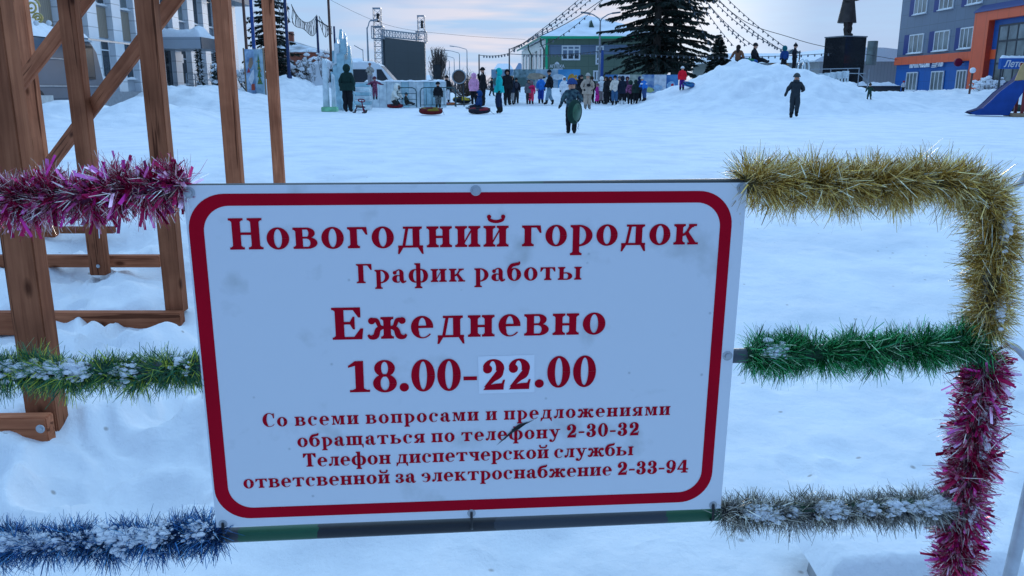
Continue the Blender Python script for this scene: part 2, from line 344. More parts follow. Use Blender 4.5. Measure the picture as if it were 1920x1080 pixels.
def glyphs():
    G = {}
    o2, X = OV, XH
    def two(bar=None, gap=30): # two stems
        return g_stem(o2) + g_stem(o2 + TH + gap), o2 * 2 + TH * 2 + gap
    q, w = two(); G['н'] = (q + g_rect(o2 + TH, 44, o2 + TH + 30, 44 + TN), w)
    dg = [[(o2 + TH, 17), (o2 + TH, 31), (o2 + TH + 30, 84), (o2 + TH + 30, 70)]]
    G['и'] = (q + dg, w)
    br = g_stroke([(o2 + 10, 146), (o2 + 18, 128), (w / 2, 120), (w - o2 - 18, 128), (w - o2 - 10, 146)], [8, 15, 15, 15, 8]) + g_disc(o2 + 14, 143, 10) + g_disc(w - o2 - 14, 143, 10)
    G['й'] = (q + dg + br, w)
    G['п'] = (g_stem(o2, head=(OV, 0)) + g_stem(o2 + TH + 30, head=(0, OV)) + g_rect(o2 + TH, X - SF, o2 + TH + 30, X), w)
    G['о'] = (g_ring(53, 50, 51, 52, 33, 8.5), 106)
    G['е'] = (g_arc(51, 50, 49, 52, 17, 43, 8, 322, 40, icx=52, t1=.28) + [[(100 - .7, 46), (100 - .5, 57), (30, 57), (30, 46)]], 101)
    G['с'] = (g_arc(50, 50, 48, 52, 17, 43, 52, 320, 36, icx=51, t0=.5, t1=.26) + g_disc(78, 76, 17), 97)
    G['э'] = (g_flip(g_arc(50, 50, 48, 52, 17, 43, 52, 318, 36, icx=51, t0=.5, t1=.3), 97) + g_disc(19, 76, 16) + g_rect(34, 45, 70, 56), 97)
    G['р'] = (g_stem(o2, -46, X, head=(OV, 0)) + g_arc(o2 + TH - 4, 49, 66, 52, 33, 43, -100, 100, 30, icx=o2 + TH - 2), o2 + TH + 64)
    def bowlr(x, cy, rx, ry, t=9, wd=31): return g_arc(x, cy, rx, ry, rx - wd, ry - t, -90, 90, 22)
    x = o2 + TH
    G['в'] = (g_stem(o2, head=(OV, 0), foot=(OV, 0)) + g_rect(x, X - 9.5, x + 20, X) + g_rect(x, 48, x + 24, 57) + g_rect(x, 0, x + 22, 9.5)
              + bowlr(x + 18, 74, 38, 26, wd=29) + bowlr(x + 20, 28, 46, 28, wd=32), x + 68)
    G['г'] = (g_stem(o2, head=(OV, 0)) + g_rect(x, X - SF, x + 44, X) + [[(x + 44, X), (x + 24, X - SF), (x + 40, X - 36), (x + 48, X - 36)]], x + 50)
    G['к'] = (g_stem(o2) + g_stroke([(x - 2, 46), (x + 18, 58), (x + 36, 88), (x + 52, 91)], [12, 13, 13, 14]) + g_rect(x + 27, X - SF, x + 66, X) + [[(x + 34, X - SF), (x + 50, X - SF), (x + 22, 60), (x + 10, 60)]]
              + [[(x + 8, 56), (x + 24, 66), (x + 66, 8), (x + 34, 8)]] + g_rect(x + 24, 0, x + 76, SF), x + 76)
    G['т'] = (g_stem(43, head=(0, 0)) + g_rect(4, X - SF, 114, X) + [[(4, X), (26, X - SF), (10, X - 34), (2, X - 34)], [(114, X), (116, X - 34), (108, X - 34), (92, X - SF)]], 118)
    G['д'] = (g_stem(70, foot=None, head=(0, OV)) + g_rect(26, X - SF, 72, X) + [[(20, 0), (36, 10), (52, X - 4), (38, X - 4)]] + g_rect(2, 0, 118, SF)
              + [[(0, -30), (8, -30), (26, 0), (4, 4)], [(120, -30), (116, 4), (94, 0), (112, -30)]], 120)
    G['л'] = (g_stem(62, head=(0, OV)) + g_rect(22, X - SF, 64, X) + g_stroke([(40, X - 4), (38, 60), (32, 22), (16, 8)], [13, 13, 13, 14]) + g_disc(15, 13, 14.5), 62 + TH + OV)
    G['м'] = (g_rect(o2 + 6, 0, o2 + 6 + TN, X) + g_serif(o2 + 6, o2 + 6 + TN, 0, 1) + g_stem(96) + g_rect(o2 - 8, X - SF, o2 + 40, X) + [[(o2 + 6, X), (62, 4), (74, 4), (o2 + 40, X)], [(62, 4), (74, 4), (98, X), (88, X)]], 96 + TH + OV)
    G['ь'] = (g_stem(o2, foot=(OV, 0)) + g_rect(x, 0, x + 22, 9.5) + g_rect(x, 49, x + 22, 58.5) + bowlr(x + 20, 29, 46, 29.5, wd=32), x + 68)
    b, w0 = G['ь']; G['ы'] = (b + g_stem(w0 + 24), w0 + 24 + TH + OV)
    G['щ'] = (g_stem(o2, foot=(OV, 0)) + g_stem(o2 + TH + 24, foot=(0, 0)) + g_stem(o2 + 2 * TH + 48, foot=(0, 0)) + g_rect(o2 + TH, 0, o2 + 3 * TH + 66, SF)
              + [[(o2 + 3 * TH + 48, 0), (o2 + 3 * TH + 66, SF), (o2 + 3 * TH + 66, -30), (o2 + 3 * TH + 58, -30)]], o2 + 3 * TH + 68)
    G['ч'] = (g_stem(66) + g_rect(2, X - SF, 2 + TH + 2 * OV - 4, X) + g_arc(o2 + 48, 84, 48 + 0, 44, 17, 34, 172, 276, 20), 66 + TH + OV)
    G['ч'][0].extend(g_rect(12, 84, 12 + TH - 1, X))
    G['я'] = (g_flip(g_stem(o2, foot=(OV, OV), head=(OV, 0)) + g_rect(x, X - 9.5, x + 20, X) + g_rect(x, 40, x + 20, 49) + bowlr(x + 18, 70, 44, 30, wd=31)
              + [[(x + 2, 44), (x + 28, 44), (x + 58, 9), (x + 28, 0)]] + g_rect(x + 24, 0, x + 66, SF), x + 66), x + 66)
    G['у'] = (g_rect(0, X - SF, 54, X) + g_rect(70, X - SF, 116, X) + [[(10, X - 5), (44, X - 5), (76, 20), (58, 0)]] + g_stroke([(94, X - 4), (74, 36), (56, -16), (38, -36), (18, -34)], [13, 14, 15, 13, 12]) + g_disc(18, -26, 15.5), 116)
    G['а'] = (g_rect(56, 14, 56 + 31, 68) + g_arc(54, 68, 33, 34, 4, 26, 0, 150, 20, icx=52, t1=.5) + g_disc(22, 76, 14.5)
              + g_arc(38, 29, 36, 30, 9, 22, 60, 312, 26, icx=45) + g_rect(52, 48, 60, 57.5) + g_stroke([(72, 24), (80, 6), (94, 6), (104, 14)], [30, 22, 13, 9]), 104)
    G['ф'] = (g_stem(58, -46, 146, head=(OV, 0)) + g_arc(50, 50, 48, 52, 18, 43, 50, 310, 30, icx=54) + g_flip(g_arc(50, 50, 48, 52, 18, 43, 50, 310, 30, icx=54), 148), 148)
    G['б'] = (g_ring(53, 48, 51, 50, 33, 8.5) + g_stroke([(14, 46), (12, 80), (30, 116), (58, 126), (84, 132), (92, 148)], [26, 28, 27, 24, 22, 8]) , 106)
    G['з'] = (g_arc(40, 75, 40, 27, 11, 18, -90, 140, 24, icx=40, t1=.6) + g_arc(40, 26, 46, 28, 13, 19, -150, 90, 26, icx=40, t0=.5) + g_disc(17, 80, 13.5) + g_disc(15, 22, 14.5) + g_rect(26, 46, 42, 56), 88)
    arm = g_stroke([(74, 50), (54, 58), (42, 84), (22, 90)], [14, 16, 19, 14]) + g_disc(20, 83, 15.5) + g_stroke([(66, 54), (46, 42), (36, 14), (14, 8), (3, 20)], [16, 24, 26, 18, 9])
    G['ж'] = (g_stem(72 - 2) + arm + g_flip(arm, 70 * 2 + TH), 140 + TH)
    C = CH; T2 = 38
    G['Н'] = (g_stem(14, 0, C, T2, (14, 14), (14, 14)) + g_stem(14 + T2 + 46, 0, C, T2, (14, 14), (14, 14)) + g_rect(14 + T2, 68, 60 + T2, 80), 28 + 2 * T2 + 46)
    G['Г'] = (g_stem(14, 0, C, T2, (14, 14), (14, 0)) + g_rect(14 + T2, C - 12, 112, C) + [[(112, C), (82, C - 12), (104, C - 46), (114, C - 46)]], 116)
    G['Е'] = (g_stem(14, 0, C, T2, (14, 0), (14, 0)) + g_rect(14 + T2, C - 12, 124, C) + [[(124, C), (92, C - 12), (114, C - 46), (124, C - 46)]]
              + g_rect(14 + T2, 0, 128, 12) + [[(128, 0), (134, 50), (122, 50), (94, 12)]] + g_rect(14 + T2, 69, 86, 81) + [[(74, 75), (90, 46), (98, 46), (98, 104), (90, 104)]], 136)
    G['С'] = (g_arc(68, 73, 66, 76, 27, 66, 42, 322, 44, icx=70, t0=.5, t1=.22) + g_rect(108, 92, 119, 147) + [[(110, 92), (119, 92), (119, 130), (100, 134)]], 124)
    G['Т'] = (g_stem(46, 0, C, T2, (16, 16), (0, 0)) + g_rect(3, C - 12, 127, C) + [[(3, C), (36, C - 12), (12, C - 46), (1, C - 46)], [(127, C), (129, C - 46), (118, C - 46), (94, C - 12)]], 130)
    G['0'] = (g_arc(54, 73, 52, 76, 17, 66, 0, 360, 48), 108)
    G['1'] = (g_stem(36, 0, C, 36, (26, 26), (0, 0)) + [[(36, C), (6, C - 22), (6, C - 31), (36, C - 22)]], 104)
    G['2'] = (g_arc(52, 104, 49, 45, 15, 35, -18, 172, 30, icx=48) + g_disc(25, 101, 21) + [[(99, 91), (66, 92), (8, 14), (30, 16)]] + g_stroke([(84, 100), (78, 70), (50, 46), (16, 10)], [32, 26, 17, 10])
              + [[(5, 0), (98, 0), (100, 32), (62, 30), (20, 22)]] + [[(94, 0), (105, 48), (96, 48), (84, 20)]], 108)
    G['3'] = (g_arc(50, 109, 46, 40, 14, 31, -90, 160, 28, icx=46) + g_disc(24, 110, 18.5) + g_arc(50, 41, 52, 44, 17, 34, -164, 90, 30, icx=46) + g_disc(22, 38, 20) + g_rect(32, 69, 52, 83), 106)
    G['4'] = (g_stem(60, 0, C, 35, (18, 18), None) + [[(60, C), (76, C), (20, 48), (2, 44)]] + g_rect(2, 34, 118, 50), 120)
    G['8'] = (g_arc(54, 110, 45, 39, 15, 30, 0, 360, 40) + g_arc(54, 40, 52, 43, 19, 33, 0, 360, 40), 108)
    nine = g_arc(53, 98, 51, 50, 17, 40, 0, 360, 40) + g_stroke([(87, 98), (80, 50), (58, 12), (26, 6)], [34, 33, 20, 9]) + g_disc(26, 24, 18.5) + g_stroke([(30, 8), (18, 12), (14, 24)], [10, 11, 10])
    G['9'] = (nine, 108)
    G['-'] = (g_rect(4, 46, 64, 64), 68)
    G['.'] = (g_disc(24, 19, 20.5), 48)
    return G
# ---------------------------------------------------------------- the sign
SW, SH = 1.2, 1.2 * .664
def sign_pose():
    a = Vector((.9966, -.0153, .0817)).normalized(); b = Vector((-.0076, .9643, .2647)); b = (b - a * a.dot(b)).normalized()
    t = Vector((-.5675, -.1763, 1.4235)) * SW
    R = Matrix(((1, 0, 0), (0, math.sin(PITCH), math.cos(PITCH)), (0, math.cos(PITCH), -math.sin(PITCH))))  # camera (x, up, fwd) -> world
    w = lambda v: R @ Vector((v.x, -v.y, v.z))
    ax, az = w(a), -w(b); ay = az.cross(ax); tl = w(t) + Vector((0, 0, CZ))
    org = tl + ax * SW / 2 - az * SH
    M = Matrix((ax, ay, az)).transposed().to_4x4(); M.translation = org; return M
SM = sign_pose(); SMI = SM.inverted()
def SL(px, py, off=0.0):
    """pixel -> sign coordinates on the plane y = off"""
    o = SMI @ Vector((0, 0, CZ)); d = SMI.to_3x3() @ ray(px, py); k = (off - o.y) / d.y; return o + d * k
def paint_mat(name, col, rough=.35, dirt=.1):
    return mat(name, col, rough, var=dirt, scale=3, bump=.02, bscale=60)
def sign_white():
    m = bpy.data.materials.new('white_sign_film'); m.use_nodes = True; N, L = m.node_tree.nodes, m.node_tree.links; b = N['Principled BSDF']; b.inputs['Roughness'].default_value = .38
    tc = N.new('ShaderNodeTexCoord')
    n = N.new('ShaderNodeTexNoise'); n.inputs['Scale'].default_value = 7; n.inputs['Detail'].default_value = 6; L.new(tc.outputs['Object'], n.inputs['Vector'])
    r = N.new('ShaderNodeValToRGB'); r.color_ramp.elements[0].position = .27; r.color_ramp.elements[1].position = .42
    r.color_ramp.elements[0].color = (.52, .53, .52, 1); r.color_ramp.elements[1].color = (.74, .75, .77, 1); L.new(n.outputs[0], r.inputs[0])
    v = N.new('ShaderNodeTexVoronoi'); v.inputs['Scale'].default_value = 13; L.new(tc.outputs['Object'], v.inputs['Vector'])
    rr = N.new('ShaderNodeValToRGB'); rr.color_ramp.elements[0].position = .02; rr.color_ramp.elements[1].position = .06; rr.color_ramp.elements[0].color = (.55, .56, .55, 1); rr.color_ramp.elements[1].color = (1, 1, 1, 1); L.new(v.outputs['Distance'], rr.inputs[0])
    mu = N.new('ShaderNodeMix'); mu.data_type = 'RGBA'; mu.blend_type = 'MULTIPLY'; mu.inputs[0].default_value = .7; L.new(r.outputs[0], mu.inputs[6]); L.new(rr.outputs[0], mu.inputs[7]); L.new(mu.outputs[2], b.inputs['Base Color'])
    nb = N.new('ShaderNodeTexNoise'); nb.inputs['Scale'].default_value = 2.2; L.new(tc.outputs['Object'], nb.inputs['Vector']); bp = N.new('ShaderNodeBump'); bp.inputs['Strength'].default_value = .25; bp.inputs['Distance'].default_value = .02; L.new(nb.outputs[0], bp.inputs['Height']); L.new(bp.outputs[0], b.inputs['Normal']); return m
M_RED = mat('red_sign_film', (.46, .002, .016), .6, var=.1, scale=5, spec=.06)
M_WHITE = sign_white()
M_ZINC = mat('zinc_bolt', (.42, .44, .46), .42, .6, var=.2)
M_BLACKP = mat('black_plastic', (.012, .012, .014), .45, var=.1)
sign = thing('info_sign', 'white rectangular notice board with red border and red Cyrillic lettering fixed to the pipe barrier', 'sign'); sign.matrix_world = SM
def rrect(x0, z0, x1, z1, r, n=12):
    out = []
    for cx, cz, a in ((x1 - r, z1 - r, 0), (x0 + r, z1 - r, 90), (x0 + r, z0 + r, 180), (x1 - r, z0 + r, 270)):
        for k in range(n + 1): t = RAD(a + 90 * k / n); out.append((cx + r * math.cos(t), cz + r * math.sin(t)))
    return out
def build_sign():
    b = MB(); b.box((0, .002, SH / 2), (SW, .004, SH)); b.build('panel', M_WHITE, sign, bevel=.0008)
    # border from measured picture corners
    o = [SL(358, 470), SL(1372, 420), SL(700, 361.5), SL(700, 963)]; i = [SL(386, 470), SL(1350, 420), SL(700, 384), SL(700, 943.5)]
    po = rrect(o[0].x, o[3].z, o[1].x, o[2].z, .078); pi = rrect(i[0].x, i[3].z, i[1].x, i[2].z, .055); n = len(po)
    b = MB(); b.add([(x, -.0006, z) for x, z in po] + [(x, -.0006, z) for x, z in pi], [(k, (k + 1) % n, n + (k + 1) % n, n + k) for k in range(n)]); b.build('border', M_RED, sign)
    GL = glyphs()
    def line(text, pl, pr, xh, name, font_scale=None):
        """text between the baseline pixels pl and pr, x-height xh in pixels at the left end"""
        A, B = SL(*pl), SL(*pr); d = B - A; L = d.length; d.normalize(); u = Vector((-d.z, 0, d.x))
        top = SL(pl[0], pl[1] - xh); s = abs(top.z - A.z) / XH
        adv = sum(GL[c][1] for c in text if c != ' '); gaps = len(text) - 1; nsp = text.count(' ')
        track = (L / s - adv - nsp * 34) / gaps
        if track < 6: s *= L / s / (L / s - (track - 6) * gaps); track = 6
        V = MB(); x = 0; r_ = None
        for c in text:
            if c == ' ':
                x += 34 + track; V.build(name, M_RED, sign); V = MB(); continue
            qs, w = GL[c]
            for k, q in enumerate(qs):
                V.add([A + d * ((x + px) * s) + u * (py * s) + Vector((0, -.0011 - k * 1.2e-5, 0)) for px, py in q], [tuple(range(len(q)))])
            x += w + track
        return V.build(name, M_RED, sign)
    line('Новогодний городок', (432, 468), (1308, 458), 40.2, 'lettering')
    line('График работы', (669, 531), (1090, 524), 24.6, 'lettering')
    line('Ежедневно', (624, 637), (1135, 626), 41, 'lettering')
    line('18.00-', (652, 735.5), (896, 730.5), 40, 'lettering')
    line('.00', (1001, 726.5), (1117, 723.7), 39, 'lettering')
    line('22', (904, 731), (996, 728.6), 38.5, 'lettering')
    line('Со всеми вопросами и предложениями', (493, 800), (1256, 777.6), 17, 'lettering')
    line('обращаться по телефону 2-30-32', (558, 838), (1198, 815.4), 17, 'lettering')
    line('Телефон диспетчерской службы', (569, 875), (1187, 853), 17, 'lettering')
    line('ответсвенной за электроснабжение 2-33-94', (457, 915.5), (1290, 885.5), 17, 'lettering')
    c = [SL(*q) for q in ((898, 738), (1002, 735), (1002, 665), (896, 668))]
    b = MB(); b.add([(p.x, -.0007, p.z) for p in c], [(0, 1, 2, 3)]); b.build('correction_sticker', mat('sticker_white', (.86, .87, .89), .3, var=.02), sign)
    # scuffs of black tar across the small lettering
    b = MB()
    for q in (((930, 835), (975, 800), (1006, 783), (962, 804)), ((962, 812), (985, 795), (1003, 786), (978, 797)), ((958, 806), (972, 795), (990, 790), (972, 804))):
        b.add([(p.x, -.0024, p.z) for p in [SL(*k) for k in q]], [(0, 1, 2, 3)])
    b.build('scuff_mark', M_BLACKP, sign)
    for px, py in ((355, 361), (892, 357), (1391, 352), (1364, 667)):
        p = SL(px, py); w = MB(); R = Matrix.Rotation(RAD(90), 3, 'X')
        w.lathe((p.x, 0, p.z), [(.0115, 0), (.0115, .0015), (.0105, .002)], 20, R=R); w.lathe((p.x, -.002, p.z), [(.0068, 0), (.0072, .001), (.0066, .0045), (.004, .0055)], 14, R=R); w.build('bolt', M_ZINC, sign, smooth=True)
    for px, py in ((418, 982), (884, 962), (1337, 947)):
        p = SL(px, py); w = MB(); R = Matrix.Rotation(RAD(90), 3, 'X'); w.lathe((p.x, -.0002, p.z), [(.010, 0), (.010, .0008)], 18, R=R); w.build('washer', M_ZINC, sign, smooth=True)
        w = MB(); pts = [(p.x, -.002, p.z + .003), (p.x, -.004, p.z - .012), (p.x + .001, -.004, p.z - .036), (p.x + .001, .01, p.z - .046), (p.x, .03, p.z - .045), (p.x, .04, p.z - .03), (p.x, .036, p.z - .012)]
        w.tube(catmull(pts, 5), .0034, 6); w.build('cable_tie', M_BLACKP, sign, smooth=True)
build_sign()
# ---------------------------------------------------------------- pipe barrier the sign hangs on
def camo_mat():
    m = bpy.data.materials.new('camouflage_pipe_paint'); m.use_nodes = True; N, L = m.node_tree.nodes, m.node_tree.links; b = N['Principled BSDF']; b.inputs['Roughness'].default_value = .4
    tc = N.new('ShaderNodeTexCoord'); mp = N.new('ShaderNodeMapping'); mp.inputs['Scale'].default_value = (1.7, .3, .3); mp.inputs['Location'].default_value = (2.2, 0, 0); L.new(tc.outputs['Object'], mp.inputs[0])
    v = N.new('ShaderNodeTexNoise'); v.inputs['Scale'].default_value = 1.0; v.inputs['Detail'].default_value = 2; L.new(mp.outputs[0], v.inputs['Vector'])
    r = N.new('ShaderNodeValToRGB'); r.color_ramp.interpolation = 'CONSTANT'; e = r.color_ramp.elements; e[0].position = 0; e[0].color = (.012, .014, .017, 1); e[1].position = .47; e[1].color = (.07, .08, .095, 1)
    k = e.new(.56); k.color = (.008, .075, .035, 1); L.new(v.outputs[0], r.inputs[0]); L.new(r.outputs[0], b.inputs['Base Color']); return m
def rail_paint(name, stops):
    m = bpy.data.materials.new(name); m.use_nodes = True; N, L = m.node_tree.nodes, m.node_tree.links; b = N['Principled BSDF']; b.inputs['Roughness'].default_value = .38
    tc = N.new('ShaderNodeTexCoord'); sp = N.new('ShaderNodeSeparateXYZ'); L.new(tc.outputs['Object'], sp.inputs[0]); n = N.new('ShaderNodeTexNoise'); n.inputs['Scale'].default_value = 60; L.new(tc.outputs['Object'], n.inputs['Vector'])
    ad = N.new('ShaderNodeMath'); ad.operation = 'MULTIPLY_ADD'; ad.inputs[1].default_value = .03; L.new(n.outputs[0], ad.inputs[0]); L.new(sp.outputs['X'], ad.inputs[2])
    mr = N.new('ShaderNodeMapRange'); mr.inputs[1].default_value = -.7; mr.inputs[2].default_value = .7; L.new(ad.outputs[0], mr.inputs[0]); r = N.new('ShaderNodeValToRGB'); r.color_ramp.interpolation = 'CONSTANT'; e = r.color_ramp.elements
    for i, (px, c) in enumerate(stops):
        t = max(0, min(1, (SL(px, 980).x + .7 + .015) / 1.4)); q = e[i] if i < 2 else e.new(t); q.position = t if i else 0; q.color = c
    L.new(mr.outputs[0], r.inputs[0]); L.new(r.outputs[0], b.inputs['Base Color']); return m
_K, _G, _B = (.010, .011, .014, 1), (.006, .085, .035, 1), (.030, .037, .048, 1)
M_LOWR = rail_paint('painted_low_rail', [(0, _B), (440, _G), (590, _K), (930, _B), (1252, _G)]); M_TOPR = rail_paint('painted_top_rail', [(0, _K), (840, (.008, .05, .03, 1)), (1010, _K)])
M_CAMO = camo_mat(); PR = .0175; YO = .026
barrier = thing('pipe_barrier', 'low pipe barrier painted green black and grey with rounded corners behind the notice board', 'barrier'); barrier.matrix_world = SM
def rail_pt(px, py): return SL(px, py, YO)
RAILS = {'top': [rail_pt(-300, 375), rail_pt(345, 360), rail_pt(900, 356), rail_pt(1400, 349), rail_pt(1760, 344)], 'mid': [rail_pt(-300, 706), rail_pt(345, 692), rail_pt(1380, 667), rail_pt(1846, 655)], 'low': [rail_pt(-300, 1030), rail_pt(416, 1004), rail_pt(1335, 963.5), rail_pt(1806, 944)]}
VTOP, VBOT = rail_pt(1868, 430), rail_pt(1768, 1230)
def build_barrier():
    t = RAILS['top']; bend = catmull([t[-1], rail_pt(1820, 352), rail_pt(1860, 384), VTOP], 6)
    MB().tube(t + bend[1:], PR, 14).build('rail', M_TOPR, barrier, smooth=True)
    MB().tube(RAILS['mid'], PR, 14).build('rail', M_CAMO, barrier, smooth=True)
    MB().tube(RAILS['low'], PR, 14).build('rail', M_LOWR, barrier, smooth=True)
    z0 = -(SM.translation.z) - .02
    MB().tube([VTOP, VBOT, VBOT + (VBOT - VTOP).normalized() * .35], PR, 14).build('post', M_CAMO, barrier, smooth=True)
    l = rail_pt(-300, 375); MB().tube([l, Vector((l.x - .05, l.y, l.z - .3)), Vector((l.x - .05, l.y, z0))], PR, 12).build('post', M_CAMO, barrier, smooth=True)
build_barrier()
M_GREYP = mat('chipped_white_pipe', (.5, .52, .55), .45, .3, var=.2, scale=20)
def build_neighbour():
    n = thing('pipe_barrier', 'grey chipped pipe barrier at the right edge, only its post and hinge loops showing', 'barrier'); n.matrix_world = SM
    a, b = SL(1884, 1120, .1), SL(1935, 900, .1); MB().tube([a, a + (b - a) * 3.9], .017, 14).build('post', M_GREYP, n, smooth=True)
    MB().tube([a, a - (b - a) * 1.2], .017, 14).build('foot', M_GREYP, n, smooth=True)
    for q, t in ((((1885, 646), (1905, 652), (1925, 672), (1950, 690)), 1.85), (((1893, 352), (1905, 350), (1920, 335), (1945, 310)), 3.6)):
        MB().tube(catmull([SL(*k, .06) for k in q] + [a + (b - a) * t], 5), .0085, 8).build('hinge_loop', M_GREYP, n, smooth=True)
build_neighbour()
# ---------------------------------------------------------------- tinsel garlands
def island_mat(name, cols, rough=.18, metal=.72):
    m = bpy.data.materials.new(name); m.use_nodes = True; N, L = m.node_tree.nodes, m.node_tree.links; b = N['Principled BSDF']; b.inputs['Roughness'].default_value = rough; b.inputs['Metallic'].default_value = metal
    g = N.new('ShaderNodeNewGeometry'); r = N.new('ShaderNodeValToRGB'); e = r.color_ramp.elements; r.color_ramp.interpolation = 'CONSTANT'
    e[0].color = cols[0] + (1,); e[1].position = 1 / len(cols); e[1].color = cols[1] + (1,)
    for k in range(2, len(cols)): q = e.new(k / len(cols)); q.color = cols[k] + (1,)
    L.new(g.outputs['Random Per Island'], r.inputs[0]); L.new(r.outputs[0], b.inputs['Base Color']); return m
def tinsel(label, path, R, n, width, mats, wide=0.0, wsize=.008, seed=1, snow=None, lean=.5, core_col=None, snow_r=.03, squash=1.0, gaps=()):
    g = np.random.default_rng(seed); root = thing('tinsel_garland', label, 'tinsel garland', group='tinsel garlands wound round the pipes'); root.matrix_world = SM
    pts = np.array([tuple(p) for p in catmull(path, 14)]); seg = np.linalg.norm(np.diff(pts, axis=0), axis=1); cum = np.concatenate([[0], np.cumsum(seg)]); Lt = cum[-1]
    K = max(60, n // 42); ci = g.integers(0, K, n); cs, cp, cl, cr, cb = (np.arange(K) + g.random(K) * 1.6) / K * Lt, g.random(K) * 2 * math.pi, g.normal(0, .30, K), .60 + .55 * g.random(K), g.normal(0, .22, K)
    s = np.clip(cs[ci] + g.normal(0, .0045, n), 0, Lt); ph_c = cp[ci] + g.normal(0, .75, n)
    C = np.stack([np.interp(s, cum, pts[:, i]) for i in range(3)], 1); C2 = np.stack([np.interp(np.minimum(s + .01, Lt + .01), np.append(cum, Lt + .01), np.append(pts[:, i], 2 * pts[-1, i] - pts[-2, i])) for i in range(3)], 1)
    C1 = np.stack([np.interp(np.maximum(s - .01, 0), cum, pts[:, i]) for i in range(3)], 1)
    T = C2 - C1; T /= np.linalg.norm(T, axis=1)[:, None] + 1e-9
    U = np.cross(T, np.array([0, 1., 0])); U /= np.linalg.norm(U, axis=1)[:, None] + 1e-9; W = np.cross(U, T)
    ph = ph_c
    # tufts: the garland is wound as a helix, so length swells and shrinks along it
    tuft = cr[ci] * (.90 + .14 * np.sin(s * 2 * math.pi / .13 + ph + seed))
    leanv = cl[ci] + lean * .5 * np.sin(s * 2 * math.pi / .21 + seed) + g.normal(0, .42, n)
    D = U * np.cos(ph)[:, None] + W * np.sin(ph)[:, None] + T * leanv[:, None]; D += g.normal(0, .20, (n, 3)); D /= np.linalg.norm(D, axis=1)[:, None]
    ln = R * np.clip(tuft, .42, 1.3) * (.66 + .44 * g.random(n))
    D[:, 2] *= squash
    S = np.cross(D, g.normal(0, 1, (n, 3))); S /= np.linalg.norm(S, axis=1)[:, None]
    isw = g.random(n) < wide; w = np.where(isw, wsize * (.6 + .7 * g.random(n)), width * (.6 + .6 * g.random(n) + 1.1 * (g.random(n) < .07)))
    bend = np.cross(D, S) * ((cb[ci] + g.normal(0, .14, n)) * ln)[:, None]; bend[:, 2] -= .05 * ln
    c0 = C + (U * np.cos(ph)[:, None] + W * np.sin(ph)[:, None]) * .008; m_ = c0 + D * (ln * .55)[:, None]; e_ = c0 + D * ln[:, None] + bend
    h = (S * w[:, None] / 2); endw = np.where(isw, .9, .45)[:, None]
    V = np.stack([c0 - h * .8, c0 + h * .8, m_ + h, m_ - h, e_ + h * endw, e_ - h * endw], 1).reshape(-1, 3)
    i = np.arange(n)[:, None] * 6; F = np.concatenate([i + np.array([[0, 1, 2, 3]]), i + np.array([[3, 2, 4, 5]])], 1).reshape(-1, 4)
    me = bpy.data.meshes.new('tinsel'); me.from_pydata(V.tolist(), [], F.tolist())
    for m in mats: me.materials.append(m)
    if len(mats) > 1: me.polygons.foreach_set('material_index', np.repeat(isw.astype(int), 2))
    me.update(); o = bpy.data.objects.new('tinsel', me); COL.objects.link(o); o.parent = root
    pl = [Vector(p) for p in pts[::3]] + [Vector(pts[-1])]
    MB().tube(pl, [.0205] * len(pl), 8).build('core_cord', mat('dark_garland_core_' + str(seed), core_col or (.02, .025, .03), .6), root, smooth=True)
    if snow:
        for a0, a1, rr, off in snow:
            b = MB(); r_ = random.Random(seed * 31 + int(a0 * 100)); k = int((a1 - a0) * Lt * (rr / .02) * 1500)
            for q in range(k):
                u = r_.random(); f = (a0 + (a1 - a0) * u) * Lt; c = [np.interp(f, cum, pts[:, i]) for i in range(3)]
                den = .5 + 1.1 * float(fbm(np.array([f * 17.0 + seed]), np.array([seed * 1.7]), 2)[0]) + .25 * math.sin(math.pi * u)
                if r_.random() > den * 1.5: continue
                e = math.sin(math.pi * u) ** .35; a = r_.gauss(.55, .5); d = R * r_.uniform(.22, .62) * (.6 + .5 * den); x = r_.uniform(.0022, .0068) * (1.5 if r_.random() < .12 else 1) * (rr / .02) ** .5 * e
                b.ball((c[0] + r_.gauss(0, .004), c[1] - off * .4 - d * math.sin(a) * .75, c[2] + d * math.cos(a) * 1.05 - .004), x, 6, sc=(1.5, 1.1, .8), jit=.28)
            b.build('snow_crust', M_SNOW, root)
    return root
def rp(*q): return [SL(x, y, YO) for x, y in q]
